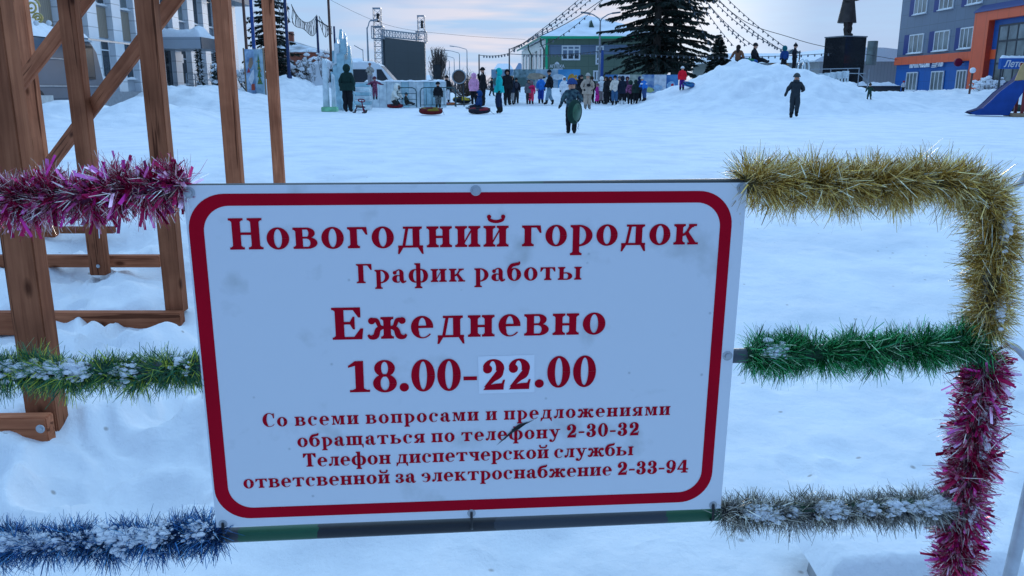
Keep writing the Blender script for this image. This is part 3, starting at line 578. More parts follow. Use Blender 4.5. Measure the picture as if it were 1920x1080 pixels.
def build_tinsel():
    gold = island_mat('gold_tinsel', [(.88, .60, .15), (1, .84, .42), (.50, .31, .06), (.78, .56, .20), (1, .95, .72), (.6, .40, .10), (.36, .22, .05)])
    green = island_mat('green_tinsel', [(.05, .34, .10), (.02, .20, .06), (.10, .50, .17), (.03, .26, .10), (.55, .75, .5), (.02, .13, .06), (.05, .4, .12)])
    greenm = island_mat('matt_green_tinsel', [(.10, .24, .05), (.04, .13, .05), (.62, .66, .07), (.03, .16, .08), (.36, .5, .06), (.02, .08, .05), (.05, .18, .07), (.04, .2, .09)], .5, .1)
    blue = island_mat('blue_tinsel', [(.04, .14, .36), (.06, .22, .48), (.015, .06, .17), (.10, .30, .52), (.025, .09, .24), (.2, .36, .52)])
    silver = island_mat('silver_tinsel', [(.55, .50, .41), (.26, .24, .21), (.9, .85, .74), (.38, .36, .32), (.13, .13, .13), (.66, .6, .46), (.2, .2, .2)])
    pinkt = island_mat('pink_thin_tinsel', [(.52, .02, .10), (1, .86, .78), (.36, .01, .06), (1, .95, .88), (.62, .05, .2), (.34, .2, .16), (.8, .6, .56), (.44, .02, .09)])
    pinkw = island_mat('magenta_foil_strip', [(.70, .04, .34), (.50, .012, .10), (.85, .2, .56), (.4, .01, .07), (1, .62, .82), (.6, .025, .16)], .2)
    tinsel('magenta tinsel garland on the upper rail left of the notice board', rp((-120, 364), (60, 372), (200, 362), (300, 350), (352, 352)), .068, 8500, .0017, [pinkt, pinkw], .10, seed=3, core_col=(.12, .01, .06))
    tinsel('snowy dark green tinsel garland on the middle rail left of the notice board', rp((-120, 700), (60, 698), (180, 702), (260, 704), (330, 690), (372, 688)), .060, 7000, .0017, [greenm], seed=4, snow=[(.18, .62, .024, .022), (.62, .80, .015, .018), (.9, .98, .013, .016)], core_col=(.01, .03, .015))
    tinsel('blue tinsel garland under a crust of snow on the bottom rail', rp((-120, 1022), (60, 1020), (200, 1016), (300, 1008), (415, 1000)), .067, 8500, .0016, [blue], seed=5, snow=[(.08, .50, .026, .022), (.48, .84, .024, .022), (.86, .99, .015, .018)], core_col=(.005, .02, .07))
    tinsel('gold tinsel garland on the upper rail bending down the corner of the barrier', rp((1392, 345), (1500, 346), (1620, 348), (1740, 340), (1818, 350), (1862, 400), (1862, 480), (1856, 560), (1852, 625)), .080, 19000, .0016, [gold], seed=6, snow=[(.68, .80, .016, .045), (.92, .99, .016, .045)], core_col=(.07, .05, .01))
    tinsel('bright green tinsel garland on the middle rail right of the notice board', rp((1398, 666), (1500, 664), (1620, 660), (1740, 652), (1850, 645)), .068, 10500, .0016, [green], seed=7, snow=[(.05, .15, .018, .035)], core_col=(.005, .04, .015))
    tinsel('pink tinsel garland hanging down the right post of the barrier', rp((1848, 668), (1840, 740), (1828, 820), (1815, 900), (1800, 990), (1790, 1090)), .070, 12500, .0017, [pinkt, pinkw], .14, seed=8, snow=[(.22, .5, .015, .05), (.66, .82, .018, .045)], core_col=(.12, .01, .06))
    tinsel('silver grey tinsel garland with snow clumps on the bottom rail', rp((1350, 963), (1450, 962), (1560, 958), (1680, 954), (1800, 948)), .061, 8500, .0016, [silver], seed=9, snow=[(.08, .24, .024, .030), (.25, .32, .017, .030), (.38, .52, .024, .030), (.55, .63, .018, .028), (.66, .99, .027, .028)], core_col=(.03, .03, .035))
build_tinsel()
# ---------------------------------------------------------------- timber frame
def wood_mat():
    m = bpy.data.materials.new('stained_timber'); m.use_nodes = True; N, L = m.node_tree.nodes, m.node_tree.links; b = N['Principled BSDF']; b.inputs['Roughness'].default_value = .75; b.inputs['Specular IOR Level'].default_value = .12
    tc = N.new('ShaderNodeTexCoord'); oi = N.new('ShaderNodeObjectInfo'); ad = N.new('ShaderNodeVectorMath'); ad.operation = 'MULTIPLY_ADD'; ad.inputs[1].default_value = (1, 1, 1)
    cb = N.new('ShaderNodeCombineXYZ'); ml = N.new('ShaderNodeMath'); ml.operation = 'MULTIPLY'; ml.inputs[1].default_value = 37.0; L.new(oi.outputs['Random'], ml.inputs[0]); L.new(ml.outputs[0], cb.inputs[2]); L.new(ml.outputs[0], cb.inputs[0])
    L.new(tc.outputs['Object'], ad.inputs[0]); L.new(cb.outputs[0], ad.inputs[2])
    mp = N.new('ShaderNodeMapping'); mp.inputs['Scale'].default_value = (1, 1, .05); L.new(ad.outputs[0], mp.inputs[0])
    n = N.new('ShaderNodeTexNoise'); n.inputs['Scale'].default_value = 55; n.inputs['Detail'].default_value = 6; n.inputs['Distortion'].default_value = .6; L.new(mp.outputs[0], n.inputs['Vector'])
    mp2 = N.new('ShaderNodeMapping'); mp2.inputs['Scale'].default_value = (1, 1, .13); L.new(ad.outputs[0], mp2.inputs[0])
    n2 = N.new('ShaderNodeTexNoise'); n2.inputs['Scale'].default_value = 9; n2.inputs['Detail'].default_value = 3; L.new(mp2.outputs[0], n2.inputs['Vector'])
    r = N.new('ShaderNodeValToRGB'); e = r.color_ramp.elements; e[0].position = .32; e[0].color = (.29, .085, .038, 1); e[1].position = .72; e[1].color = (.64, .23, .11, 1)
    mx = N.new('ShaderNodeMix'); mx.inputs[0].default_value = .5; L.new(n.outputs[0], mx.inputs[2]); L.new(n2.outputs[0], mx.inputs[3]); L.new(mx.outputs[0], r.inputs[0])
    # knots
    mp3 = N.new('ShaderNodeMapping'); mp3.inputs['Scale'].default_value = (1, 1, .45); L.new(ad.outputs[0], mp3.inputs[0])
    v = N.new('ShaderNodeTexVoronoi'); v.inputs['Scale'].default_value = 7.5; L.new(mp3.outputs[0], v.inputs['Vector'])
    rk = N.new('ShaderNodeValToRGB'); rk.color_ramp.elements[0].position = .07; rk.color_ramp.elements[1].position = .17; rk.color_ramp.elements[0].color = (.25, .2, .17, 1); rk.color_ramp.elements[1].color = (1, 1, 1, 1); L.new(v.outputs['Distance'], rk.inputs[0])
    hv = N.new('ShaderNodeHueSaturation'); vr = N.new('ShaderNodeMapRange'); vr.inputs[3].default_value = .68; vr.inputs[4].default_value = 1.3; L.new(oi.outputs['Random'], vr.inputs[0]); L.new(vr.outputs[0], hv.inputs['Value'])
    mu = N.new('ShaderNodeMix'); mu.data_type = 'RGBA'; mu.blend_type = 'MULTIPLY'; mu.inputs[0].default_value = .9; L.new(r.outputs[0], hv.inputs['Color']); L.new(hv.outputs[0], mu.inputs[6]); L.new(rk.outputs[0], mu.inputs[7]); L.new(mu.outputs[2], b.inputs['Base Color'])
    mp4 = N.new('ShaderNodeMapping'); mp4.inputs['Scale'].default_value = (1, 1, .028); L.new(ad.outputs[0], mp4.inputs[0])
    nc = N.new('ShaderNodeTexNoise'); nc.inputs['Scale'].default_value = 34; nc.inputs['Detail'].default_value = 3; nc.inputs['Distortion'].default_value = .3; L.new(mp4.outputs[0], nc.inputs['Vector'])
    rc = N.new('ShaderNodeValToRGB'); e = rc.color_ramp.elements; e[0].position = .632; e[0].color = (1, 1, 1, 1); e[1].position = .655; e[1].color = (.38, .34, .32, 1); L.new(nc.outputs[0], rc.inputs[0])
    nd = N.new('ShaderNodeTexNoise'); nd.inputs['Scale'].default_value = 3.1; nd.inputs['Detail'].default_value = 4; L.new(ad.outputs[0], nd.inputs['Vector']); rd = N.new('ShaderNodeValToRGB'); rd.color_ramp.elements[0].position = .35; rd.color_ramp.elements[0].color = (.66, .64, .63, 1); rd.color_ramp.elements[1].position = .62; rd.color_ramp.elements[1].color = (1, 1, 1, 1); L.new(nd.outputs[0], rd.inputs[0])
    m5 = N.new('ShaderNodeMix'); m5.data_type = 'RGBA'; m5.blend_type = 'MULTIPLY'; m5.inputs[0].default_value = 1; L.new(mu.outputs[2], m5.inputs[6]); L.new(rc.outputs[0], m5.inputs[7])
    m6 = N.new('ShaderNodeMix'); m6.data_type = 'RGBA'; m6.blend_type = 'MULTIPLY'; m6.inputs[0].default_value = 1; L.new(m5.outputs[2], m6.inputs[6]); L.new(rd.outputs[0], m6.inputs[7]); L.new(m6.outputs[2], b.inputs['Base Color'])
    bp = N.new('ShaderNodeBump'); bp.inputs['Strength'].default_value = .45; bp.inputs['Distance'].default_value = .004; L.new(n.outputs[0], bp.inputs['Height']); L.new(bp.outputs[0], b.inputs['Normal']); return m
M_WOOD = wood_mat()
def build_timber():
    base = G(80, 800); root = thing('timber_frame', 'brown stained timber framework of posts braces and sleepers standing in snow on the left', 'timber frame', base)
    def beam(name, a, b, w, d, side=None):
        a, b = Vector(a) - base, Vector(b) - base; t = (b - a).normalized(); y = side or Vector((0, 1, 0)); x = y.cross(t).normalized(); y = t.cross(x).normalized()
        o = MB().box((0, 0, 0), (w, d, (b - a).length)).build(name, M_WOOD, root, bevel=.005)
        o.matrix_local = Matrix((x, y, t)).transposed().to_4x4() @ Matrix(); o.location = (a + b) / 2; return o
    def post(px, py, Y, w=.115, d=.09, low=.0, lean=0):
        p = P(px, py, Y); return beam('post', p - Vector((0, 0, low)), Vector((p.x + lean, p.y, 3.7)), w, d)
    post(88, 772, 3.1, .122, .09, .12)
    post(332, 583, 5.02, .112, .09)
    post(189, 514, 5.85, .115, .09)
    post(446, 400, 6.25, .115, .09, .5)
    post(524, 340, 9.3, .115, .09, .4)
    post(97, 452, 7.1, .105, .075, .3)
    beam('brace', P(345, -25, 5.15), P(62, 350, 6.6), .09, .045)
    beam('brace', P(205, -60, 6.05), P(-10, 220, 6.9), .10, .045)
    beam('sleeper', P(-120, 605, 4.93), P(343, 605, 4.93), .14, .08)
    beam('sleeper', P(-120, 489, 6.0), P(303, 489, 6.0), .085, .08)
    beam('sleeper', P(30, 431, 7.0), P(215, 431, 7.0), .055, .06)
    beam('sleeper', P(-150, 806, 2.98), P(96, 803, 3.0), .112, .06)
    b = MB(); c = P(76, 804, 2.945) - base; R = Matrix.Rotation(RAD(90), 3, 'X'); b.lathe(c, [(.017, 0), (.017, .003), (.010, .004), (.010, .009), (.006, .010)], 16, R=R); b.build('bolt', M_ZINC, root, smooth=True)
    b = MB(); c = P(184, 499, 5.8) - base; b.lathe(c, [(.013, 0), (.013, .004), (.007, .008)], 12, R=R); b.build('bolt', M_ZINC, root, smooth=True)
build_timber()
# drifted snow lying against and on the sleepers
def build_block():
    p = G(1578, 1078); p.z = -.125; o = thing('concrete_block', 'grey concrete block under a cap of snow below the silver tinsel', 'block', p)
    MB().hexa([(-.13, -.22, -.1), (.5, -.12, -.1), (.42, .16, -.1), (-.12, .06, -.1), (-.115, -.19, .19), (.5, -.10, .19), (.42, .14, .19), (-.09, .04, .19)]).build('body', mat('grey_concrete', (.34, .35, .36), .85, var=.2, scale=9, bump=.3), o, bevel=.012)
    b = MB(); n = 22; V, F = [], []
    for j in range(n):
        for i in range(n):
            u, v = i / (n - 1), j / (n - 1); x = -.135 + .66 * u; y = -.20 + .30 * v + .08 * u; e = min(u, 1 - u, v, 1 - v); z = .186 + .075 * min(1, e / .10) ** .5 + .003 * rnd.uniform(-1, 1) * (e > 0) + .010 * math.sin(5 * u + 3 * v)
            V.append((x, y, z))
    for j in range(n - 1):
        for i in range(n - 1): F.append((j * n + i, j * n + i + 1, (j + 1) * n + i + 1, (j + 1) * n + i))
    b.add(V, F); b.build('snow_cap', M_SNOW, o, smooth=True)
build_block()
# ---------------------------------------------------------------- background: buildings
def FX(px, py, X0): d = ray(px, py); k = X0 / d.x; return Vector((0, 0, CZ)) + d * k
def zat(py, Y): return P(960, py, Y).z
def xat(px, Y, z=2.0): return (px - 960) / FPX * (Y * math.cos(PITCH) - (z - CZ) * math.sin(PITCH))
def panel_mat(name, col, gx, gz, axis='Y', rough=.45, dark=.72):
    """cladding sheets with fine joints running on two axes"""
    m = bpy.data.materials.new(name); m.use_nodes = True; N, L = m.node_tree.nodes, m.node_tree.links; b = N['Principled BSDF']; b.inputs['Roughness'].default_value = rough
    tc = N.new('ShaderNodeTexCoord'); sp = N.new('ShaderNodeSeparateXYZ'); L.new(tc.outputs['Object'], sp.inputs[0]); last = None
    for ax, g in ((axis, gx), ('Z', gz)):
        if not g: continue
        d = N.new('ShaderNodeMath'); d.operation = 'DIVIDE'; d.inputs[1].default_value = g; L.new(sp.outputs[ax], d.inputs[0])
        f = N.new('ShaderNodeMath'); f.operation = 'FRACT'; L.new(d.outputs[0], f.inputs[0])
        l = N.new('ShaderNodeMath'); l.operation = 'GREATER_THAN'; l.inputs[1].default_value = .045 / g; L.new(f.outputs[0], l.inputs[0])
        if last: mm = N.new('ShaderNodeMath'); mm.operation = 'MULTIPLY'; L.new(last.outputs[0], mm.inputs[0]); L.new(l.outputs[0], mm.inputs[1]); last = mm
        else: last = l
    n = N.new('ShaderNodeTexNoise'); n.inputs['Scale'].default_value = 1.3; n.inputs['Detail'].default_value = 5; L.new(tc.outputs['Object'], n.inputs['Vector'])
    r = N.new('ShaderNodeValToRGB'); r.color_ramp.elements[0].color = tuple(c * .88 for c in col) + (1,); r.color_ramp.elements[1].color = tuple(c * 1.1 for c in col) + (1,); L.new(n.outputs[0], r.inputs[0])
    mx = N.new('ShaderNodeMix'); mx.data_type = 'RGBA'; mx.inputs[6].default_value = tuple(c * dark for c in col) + (1,); L.new(last.outputs[0], mx.inputs[0]); L.new(r.outputs[0], mx.inputs[7]); L.new(mx.outputs[2], b.inputs['Base Color']); return m
M_GLASS = mat('dark_window_glass', (.035, .045, .055), .08, var=.35, scale=.6, spec=.6)
M_GLASSL = mat('curtained_window_glass', (.16, .18, .18), .12, var=.5, scale=.9, spec=.6)
M_FRAME = mat('white_window_frame', (.7, .71, .72), .45, var=.05)
M_STEEL = mat('galvanised_steel', (.30, .33, .36), .4, .6, var=.15)
M_DARKM = mat('dark_painted_metal', (.035, .045, .055), .5, var=.15)
M_NAVY = mat('navy_painted_metal', (.015, .035, .11), .45, var=.15)
def text_mesh(name, s, size, m, parent, loc, rot, depth=.01, shear=0, bold=0):
    c = bpy.data.curves.new(name, 'FONT'); c.body = s; c.size = size; c.extrude = depth; c.shear = shear; c.offset = bold; c.align_x = 'LEFT'
    t = bpy.data.objects.new(name + '_src', c); COL.objects.link(t); dg = bpy.context.evaluated_depsgraph_get(); me = bpy.data.meshes.new_from_object(t.evaluated_get(dg)); bpy.data.objects.remove(t)
    me.materials.clear(); me.materials.append(m); o = bpy.data.objects.new(name, me); COL.objects.link(o); o.parent = parent; o.location = loc; o.rotation_euler = rot; return o, max((v.co.x for v in me.vertices), default=1)
def snow_heap(name, parent, x0, x1, y0, y1, z, h, n=14, seed=1, sag=0.0):
    """irregular snow lying on a flat top"""
    lx, ly = abs(x1 - x0), abs(y1 - y0); st = max(.07, max(lx, ly) / 46); n = max(7, int(lx / st)); m = max(7, int(ly / st)); X, Y = np.meshgrid(np.linspace(x0, x1, n), np.linspace(y0, y1, m))
    e = np.minimum(np.minimum(X - min(x0, x1), max(x0, x1) - X), np.minimum(Y - min(y0, y1), max(y0, y1) - Y)); k = np.clip(e / max(.08, min(h * .55, min(lx, ly) * .3)), 0, 1) ** .55
    f = .75 / max(h, .15); w = .66 + .75 * fbm(X * f * .8 + seed * 7.3, Y * f * .8 + seed * 3.1, 3) + .12 * fbm(X * f * 5, Y * f * 5, 2); Z = z + h * np.clip(w, .12, 1.3) * k
    i = (np.arange(m - 1)[:, None] * n + np.arange(n - 1)[None]).reshape(-1)
    return MB().add(np.stack([X, Y, Z], -1).reshape(-1, 3).tolist(), np.stack([i, i + 1, i + n + 1, i + n], -1).tolist()).build(name, M_SNOW, parent, smooth=True)
def side_window(parent, X, y0, y1, z0, z1, glass, frame=M_FRAME, s=1, mull=(.5,), trans=(), depth=.12, fw=.06, sill=True, name='window'):
    """window in a wall of constant X whose outside is towards s"""
    fr = MB(); x = X + s * .02
    for a, b, c, d in ((y0, y1, z0, z0 + fw), (y0, y1, z1 - fw, z1), (y0, y0 + fw, z0 + fw, z1 - fw), (y1 - fw, y1, z0 + fw, z1 - fw)): fr.box((x, (a + b) / 2, (c + d) / 2), (.08, b - a, d - c))
    for q in mull: y = y0 + (y1 - y0) * q; fr.box((x, y, (z0 + z1) / 2), (.075, fw, z1 - z0 - 2 * fw))
    for q in trans: z = z0 + (z1 - z0) * q; fr.box((x, (y0 + y1) / 2, z), (.07, y1 - y0 - 2 * fw, fw))
    f = fr.build(name, frame, parent)
    MB().box((X + s * .012, (y0 + y1) / 2, (z0 + z1) / 2), (.04, y1 - y0 - fw, z1 - z0 - fw)).build('pane', glass, f)
    if sill: MB().box((X + s * .09, (y0 + y1) / 2, z0 - .03), (.2, y1 - y0 + .1, .05)).build('sill', M_FRAME, f); snow_heap('sill_snow', f, X + s * .02, X + s * .18, y0, y1, z0 - .005, .09, 6, int(y0 * 7))
    return f
def front_window(parent, Y, x0, x1, z0, z1, glass, frame=M_FRAME, mull=(.5,), trans=(), fw=.07, name='window'):
    fr = MB(); y = Y - .03
    for a, b, c, d in ((x0, x1, z0, z0 + fw), (x0, x1, z1 - fw, z1), (x0, x0 + fw, z0 + fw, z1 - fw), (x1 - fw, x1, z0 + fw, z1 - fw)): fr.box(((a + b) / 2, y, (c + d) / 2), (b - a, .08, d - c))
    for q in mull: x = x0 + (x1 - x0) * q; fr.box((x, y, (z0 + z1) / 2), (fw, .075, z1 - z0 - 2 * fw))
    for q in trans: z = z0 + (z1 - z0) * q; fr.box(((x0 + x1) / 2, y, z), (x1 - x0 - 2 * fw, .07, fw))
    f = fr.build(name, frame, parent); MB().box(((x0 + x1) / 2, Y - .015, (z0 + z1) / 2), (x1 - x0 - fw, .04, z1 - z0 - fw)).build('pane', glass, f); return f
def office():
    r = thing('office_building', 'long pale two storey office building with white pilasters and a snowy entrance canopy', 'building')
    wallm = panel_mat('pale_blue_wall', (.50, .53, .57), 0, 1.2); white = panel_mat('white_clad_pilaster', (.82, .83, .84), 0, .62, dark=.6); tan = panel_mat('tan_timber_panel', (.30, .235, .17), .16, 0)
    X = -20.0
    MB().box((-27, 41, 4.2), (14, 43.4, 7.2)).build('wall', wallm, r)
    MB().box((-26.5, 41, 7.75), (15.2, 44.6, .75)).build('eave', mat('slate_eave', (.16, .18, .20), .6, var=.1), r)
    MB().box((X + .25, 41, .95), (.5, 43.4, .9)).build('plinth', mat('plinth_grey', (.33, .34, .36), .7, var=.15), r)
    pit = [20.6 + 2.5 * k for k in range(16)]
    for k, y in enumerate(pit):
        if y < 24: continue
        MB().box((X + .17, y, 4.1), (.34, .95, 6.0)).build('pilaster', white, r)
        if k == len(pit) - 1: continue
        a, b = y + .52, y + 1.98; g = M_GLASS if (k % 3) else M_GLASSL
        side_window(r, X, a, b, 5.5, 7.3, g, mull=(.42,), trans=())
        if y < 46.5: MB().box((X + .03, y + 1.25, 4.68), (.06, 1.5, 1.42)).build('spandrel', tan, r)
        else: MB().box((X + .03, y + 1.25, 4.68), (.06, 1.5, 1.42)).build('spandrel', mat('grey_spandrel', (.26, .28, .31), .5, var=.1), r)
        if not 47.5 < y < 50.2: side_window(r, X, a, b, 2.05 if y < 50 else 1.8, 3.9, M_GLASS, mull=(.42,), trans=(.72,))
    d = MB().box((X + .05, 49.4, 2.55), (.1, 1.5, 2.5)).build('door', M_FRAME, r); MB().box((X + .11, 49.4, 2.6), (.03, 1.2, 2.2)).build('glass', M_GLASS, d)
    MB().box((X + .12, 47.9, 3.3), (.24, .7, .5)).build('air_conditioner', M_FRAME, r); MB().box((X + .12, 51.2, 3.3), (.24, .7, .5)).build('air_conditioner', M_FRAME, r)
    MB().box((X + .06, 47.9, 2.75), (.06, .45, .35)).build('plaque', mat('teal_plaque', (.02, .25, .35), .4), r)
    c = MB().box((-18.65, 49.6, 4.03), (2.7, 3.6, .62)).build('canopy', panel_mat('canopy_grey', (.42, .45, .49), 0, .6), r)
    MB().box((-17.27, 49.6, 4.03), (.06, 3.6, .62)).build('fascia', mat('dark_fascia', (.06, .075, .095), .5), c)
    snow_heap('canopy_snow', c, -19.9, -17.3, 47.85, 51.3, 4.34, .85, 14, 4, .0)
    MB().box((X + 1.1, 49.6, 1.0), (2.2, 4.2, .8)).build('porch', mat('plinth_grey', (.33, .34, .36)), r)
    rl = MB()
    for z in (1.75, 2.05, 2.35): rl.tube([(-17.9, 46.9, z), (-17.9, 52.4, z)], .025, 6)
    for y in (46.9, 48.2, 51, 52.4): rl.tube([(-17.9, y, 1.3), (-17.9, y, 2.36)], .03, 6)
    rl.build('railing', M_STEEL, r)
    for i, (xx, yy) in enumerate(((-17.55, 48.05), (-17.55, 51.15))): MB().tube([(xx, yy, 1.3), (xx, yy, 3.72)], .07, 8).build('column', M_FRAME, r)
    return r
office()
M_FIR = island_mat('fir_needles', [(.012, .022, .016), (.018, .032, .022), (.008, .016, .012), (.022, .036, .022), (.014, .026, .02)], .8, 0)
def garland_column(x, y, label):
    r = thing('wrapped_column', label, 'garland', (x, y, 1.3), group='green garlands twined round the porch columns'); g = random.Random(int(y * 10)); b, w = MB(), MB()
    for k in range(420):
        a, z = g.uniform(0, 6.28), g.uniform(0, 2.35); q = Vector((math.cos(a), math.sin(a), g.uniform(-.5, .5))); c = q * .07 + Vector((0, 0, z)); s = Vector((-q.y, q.x, g.uniform(-1, 1))) * .045
        b.add([c - s, c + s, c + q * g.uniform(.12, .26) + s * .2], [(0, 1, 2)])
    b.build('needles', M_FIR, r)
    for k in range(34): a = g.uniform(0, 6.28); w.ball((.2 * math.cos(a), .2 * math.sin(a), g.uniform(.1, 2.3)), .045, 6)
    tag(w.build('baubles', mat('white_bauble', (.7, .72, .75), .3), r), kind='stuff')
garland_column(-17.55, 48.05, 'dark green garland with white baubles twined round the near porch column'); garland_column(-17.55, 51.15, 'dark green garland with white baubles twined round the far porch column')
def trailer():
    X = -15.9; r = thing('food_trailer', 'dark grey food trailer with a service window and snow on its roof', 'trailer')
    grey = mat('trailer_grey', (.085, .11, .145), .4, var=.1, scale=1)
    prof = [(25.2, 1.15), (33.2, 1.15), (33.35, 1.4), (32.9, 2.9), (32.5, 3.25), (25.2, 3.25), (24.9, 3.0), (24.9, 1.4)]
    b = MB(); n = len(prof); b.add([(X, y, z) for y, z in prof] + [(X - 2.2, y, z) for y, z in prof], [tuple(range(n))[::-1], tuple(range(n, 2 * n))] + [(k, (k + 1) % n, n + (k + 1) % n, n + k) for k in range(n)]); b.build('body', grey, r, bevel=.05)
    MB().box((X + .02, 29, 1.62), (.04, 8.2, .05)).build('trim', M_STEEL, r); MB().box((X + .02, 29, 2.55), (.04, 5, .04)).build('trim', M_STEEL, r)
    w = MB().box((X + .03, 31.6, 2.48), (.06, 1.75, 1.22)).build('service_window', mat('black_rubber', (.012, .012, .014), .6), r)
    MB().box((X + .07, 31.6, 2.48), (.03, 1.55, 1.04)).build('pane', mat('dark_interior_pane', (.012, .014, .018), .35, var=.1), w)
    MB().box((X + .09, 31.35, 2.18), (.015, .55, .42)).build('notice', M_FRAME, w); MB().box((X + .09, 30.98, 2.3), (.012, .2, .5)).build('notice', M_FRAME, w)
    f = MB(); f.hexa([(X + .02, 30, 3.32), (X + 1.15, 30, 3.18), (X + 1.15, 33.6, 3.18), (X + .02, 33.6, 3.32), (X + .02, 30, 3.38), (X + 1.15, 30, 3.24), (X + 1.15, 33.6, 3.24), (X + .02, 33.6, 3.38)]); f.build('awning_flap', M_STEEL, r)
    snow_heap('roof_snow', r, X - 2.1, X + .03, 25.2, 32.6, 3.24, .75, 12, 9, .0)
    R = Matrix.Rotation(RAD(90), 3, 'Y')
    for y in (28.4, 27.3):
        q = MB().lathe((X - .1, y, 1.15), [(.34, 0), (.36, .05), (.36, .18), (.2, .2)], 20, R=R).build('wheel', mat('tyre_rubber', (.02, .02, .022), .8), r, smooth=True)
        MB().lathe((X + .1, y, 1.15), [(.2, 0), (.17, .03), (.05, .05)], 16, R=R).build('rim', M_STEEL, q, smooth=True)
    b = MB().box((X + .16, 28.55, 1.0), (.1, .95, .62)).build('wheel_cover', mat('pale_cloth', (.55, .55, .53), .9), r)
trailer()
def ornament():
    p = P(62, 40, 27.5); r = thing('scroll_ornament', 'gold scrollwork light ornament standing above the trailer roof', 'ornament', (p.x, p.y, 3.5)); M = mat('gold_rope_light', (.5, .38, .12), .4, .5)
    for sx, sz, s, k in ((0, .55, .5, 1), (.05, 1.05, .42, -1), (-.35, 1.3, .38, 1), (.18, .2, .3, -1), (-.3, .6, .3, -1), (.1, 1.6, .35, 1), (-.4, .15, .25, 1)):
        pts = []
        for i in range(34): a = i * .36; q = s * .55 * (1 - i / 38); pts.append((sx + k * q * math.cos(a), 0, sz + q * math.sin(a)))
        MB().tube(pts, .032, 6).build('scroll', M, r, smooth=True)
    MB().tube([(-.1, 0, -.3), (-.1, 0, 2.2)], .035, 6).build('stand', M, r)
    for q in range(3): MB().ball((-.25 + q * .4, -.1, .05), .09, 8).build('lamp', M_FRAME, r, smooth=True)
ornament()
def pole(label, pxt, pxb, Y, ztop, rr, m, cat='pole', name='pole', group=None, arm=None):
    zb = th(xat(pxb, Y, .6), Y) - .1; x = xat(pxb, Y, .6); r = thing(name, label, cat, (x, Y, zb), group=group)
    MB().tube([(0, 0, 0), (0, 0, (ztop - zb) * .5), (0, 0, ztop - zb)], [rr, rr * .92, rr * .8], 10).build('shaft', m, r, smooth=True)
    MB().tube([(0, 0, 0), (0, 0, .25)], rr * 1.5, 10).build('foot', m, r, smooth=True)
    return r, x, zb
M_BROWN = mat('brown_painted_pole', (.12, .055, .04), .55, var=.2); M_BLUE = mat('blue_painted_pole', (.02, .07, .26), .45, var=.15)
pole('brown pole rising behind the left edge of the painted winter banner', 458, 470, 47, 9, .085, M_BROWN)
pole('blue pole rising behind the painted winter banner', 472, 484, 46, 9, .10, M_BLUE)
pA = pole('tall navy pole spotted with frost standing in the bank beside the snowy spruce', 534, 546, 50, 9, .10, M_NAVY)
pB = pole('navy pole with a net of lights on both sides behind the ice tower', 595, 602, 62, 6.6, .10, M_NAVY)
pC = pole('brown rust coloured pole with a side bracket behind the ice tower', 616, 625, 60, 9.5, .10, M_BROWN)
MB().bar((0, 0, 5.2), (-.95, 0, 5.75), .07).build('bracket', M_DARKM, pC[0])
pD = pole('short navy pole just left of the ice tower spires', 628, 633, 66, 6.2, .09, M_NAVY)
def light_net(label, A, B, sag, h, n, seed):
    r = thing('light_net', label, 'light net', A, group='nets of lights hung between the poles'); g = random.Random(seed); A, B = Vector(A), Vector(B); d = B - A; b = MB(); top, bot = [], []
    for i in range(n + 1):
        u = i / n; p = d * u - Vector((0, 0, sag * 4 * u * (1 - u) * (1 - .3 * u))); top.append(p); bot.append(p - Vector((0, 0, h * (.8 + .3 * math.sin(7 * u + seed)))))
    b.tube(top, .02, 5); b.tube(bot, .02, 5)
    for i in range(n + 1):
        m = (top[i] + bot[i]) / 2 + Vector((g.uniform(-.12, .12), 0, g.uniform(-.1, .1))); b.tube([top[i], m, bot[i]], .016, 4)
        if i < n and i % 2: b.tube([top[i], (top[i] + bot[i + 1]) / 2 + Vector((.08, 0, .1)), bot[i + 1]], .014, 4)
    b.build('net', mat('dark_cable', (.02, .025, .03), .7), r)
light_net('net of lights sagging from the tall navy pole across to the next pole', P(546, 8, 52), P(594, 28, 61), .9, .95, 20, 2)
light_net('net of lights between the navy pole and the rust coloured pole', P(598, 30, 62), P(622, 50, 61), .3, .8, 9, 5)
light_net('net of lights entering from above the spruce to the tall navy pole', P(500, -40, 50), P(540, 12, 51), .5, .9, 12, 8)
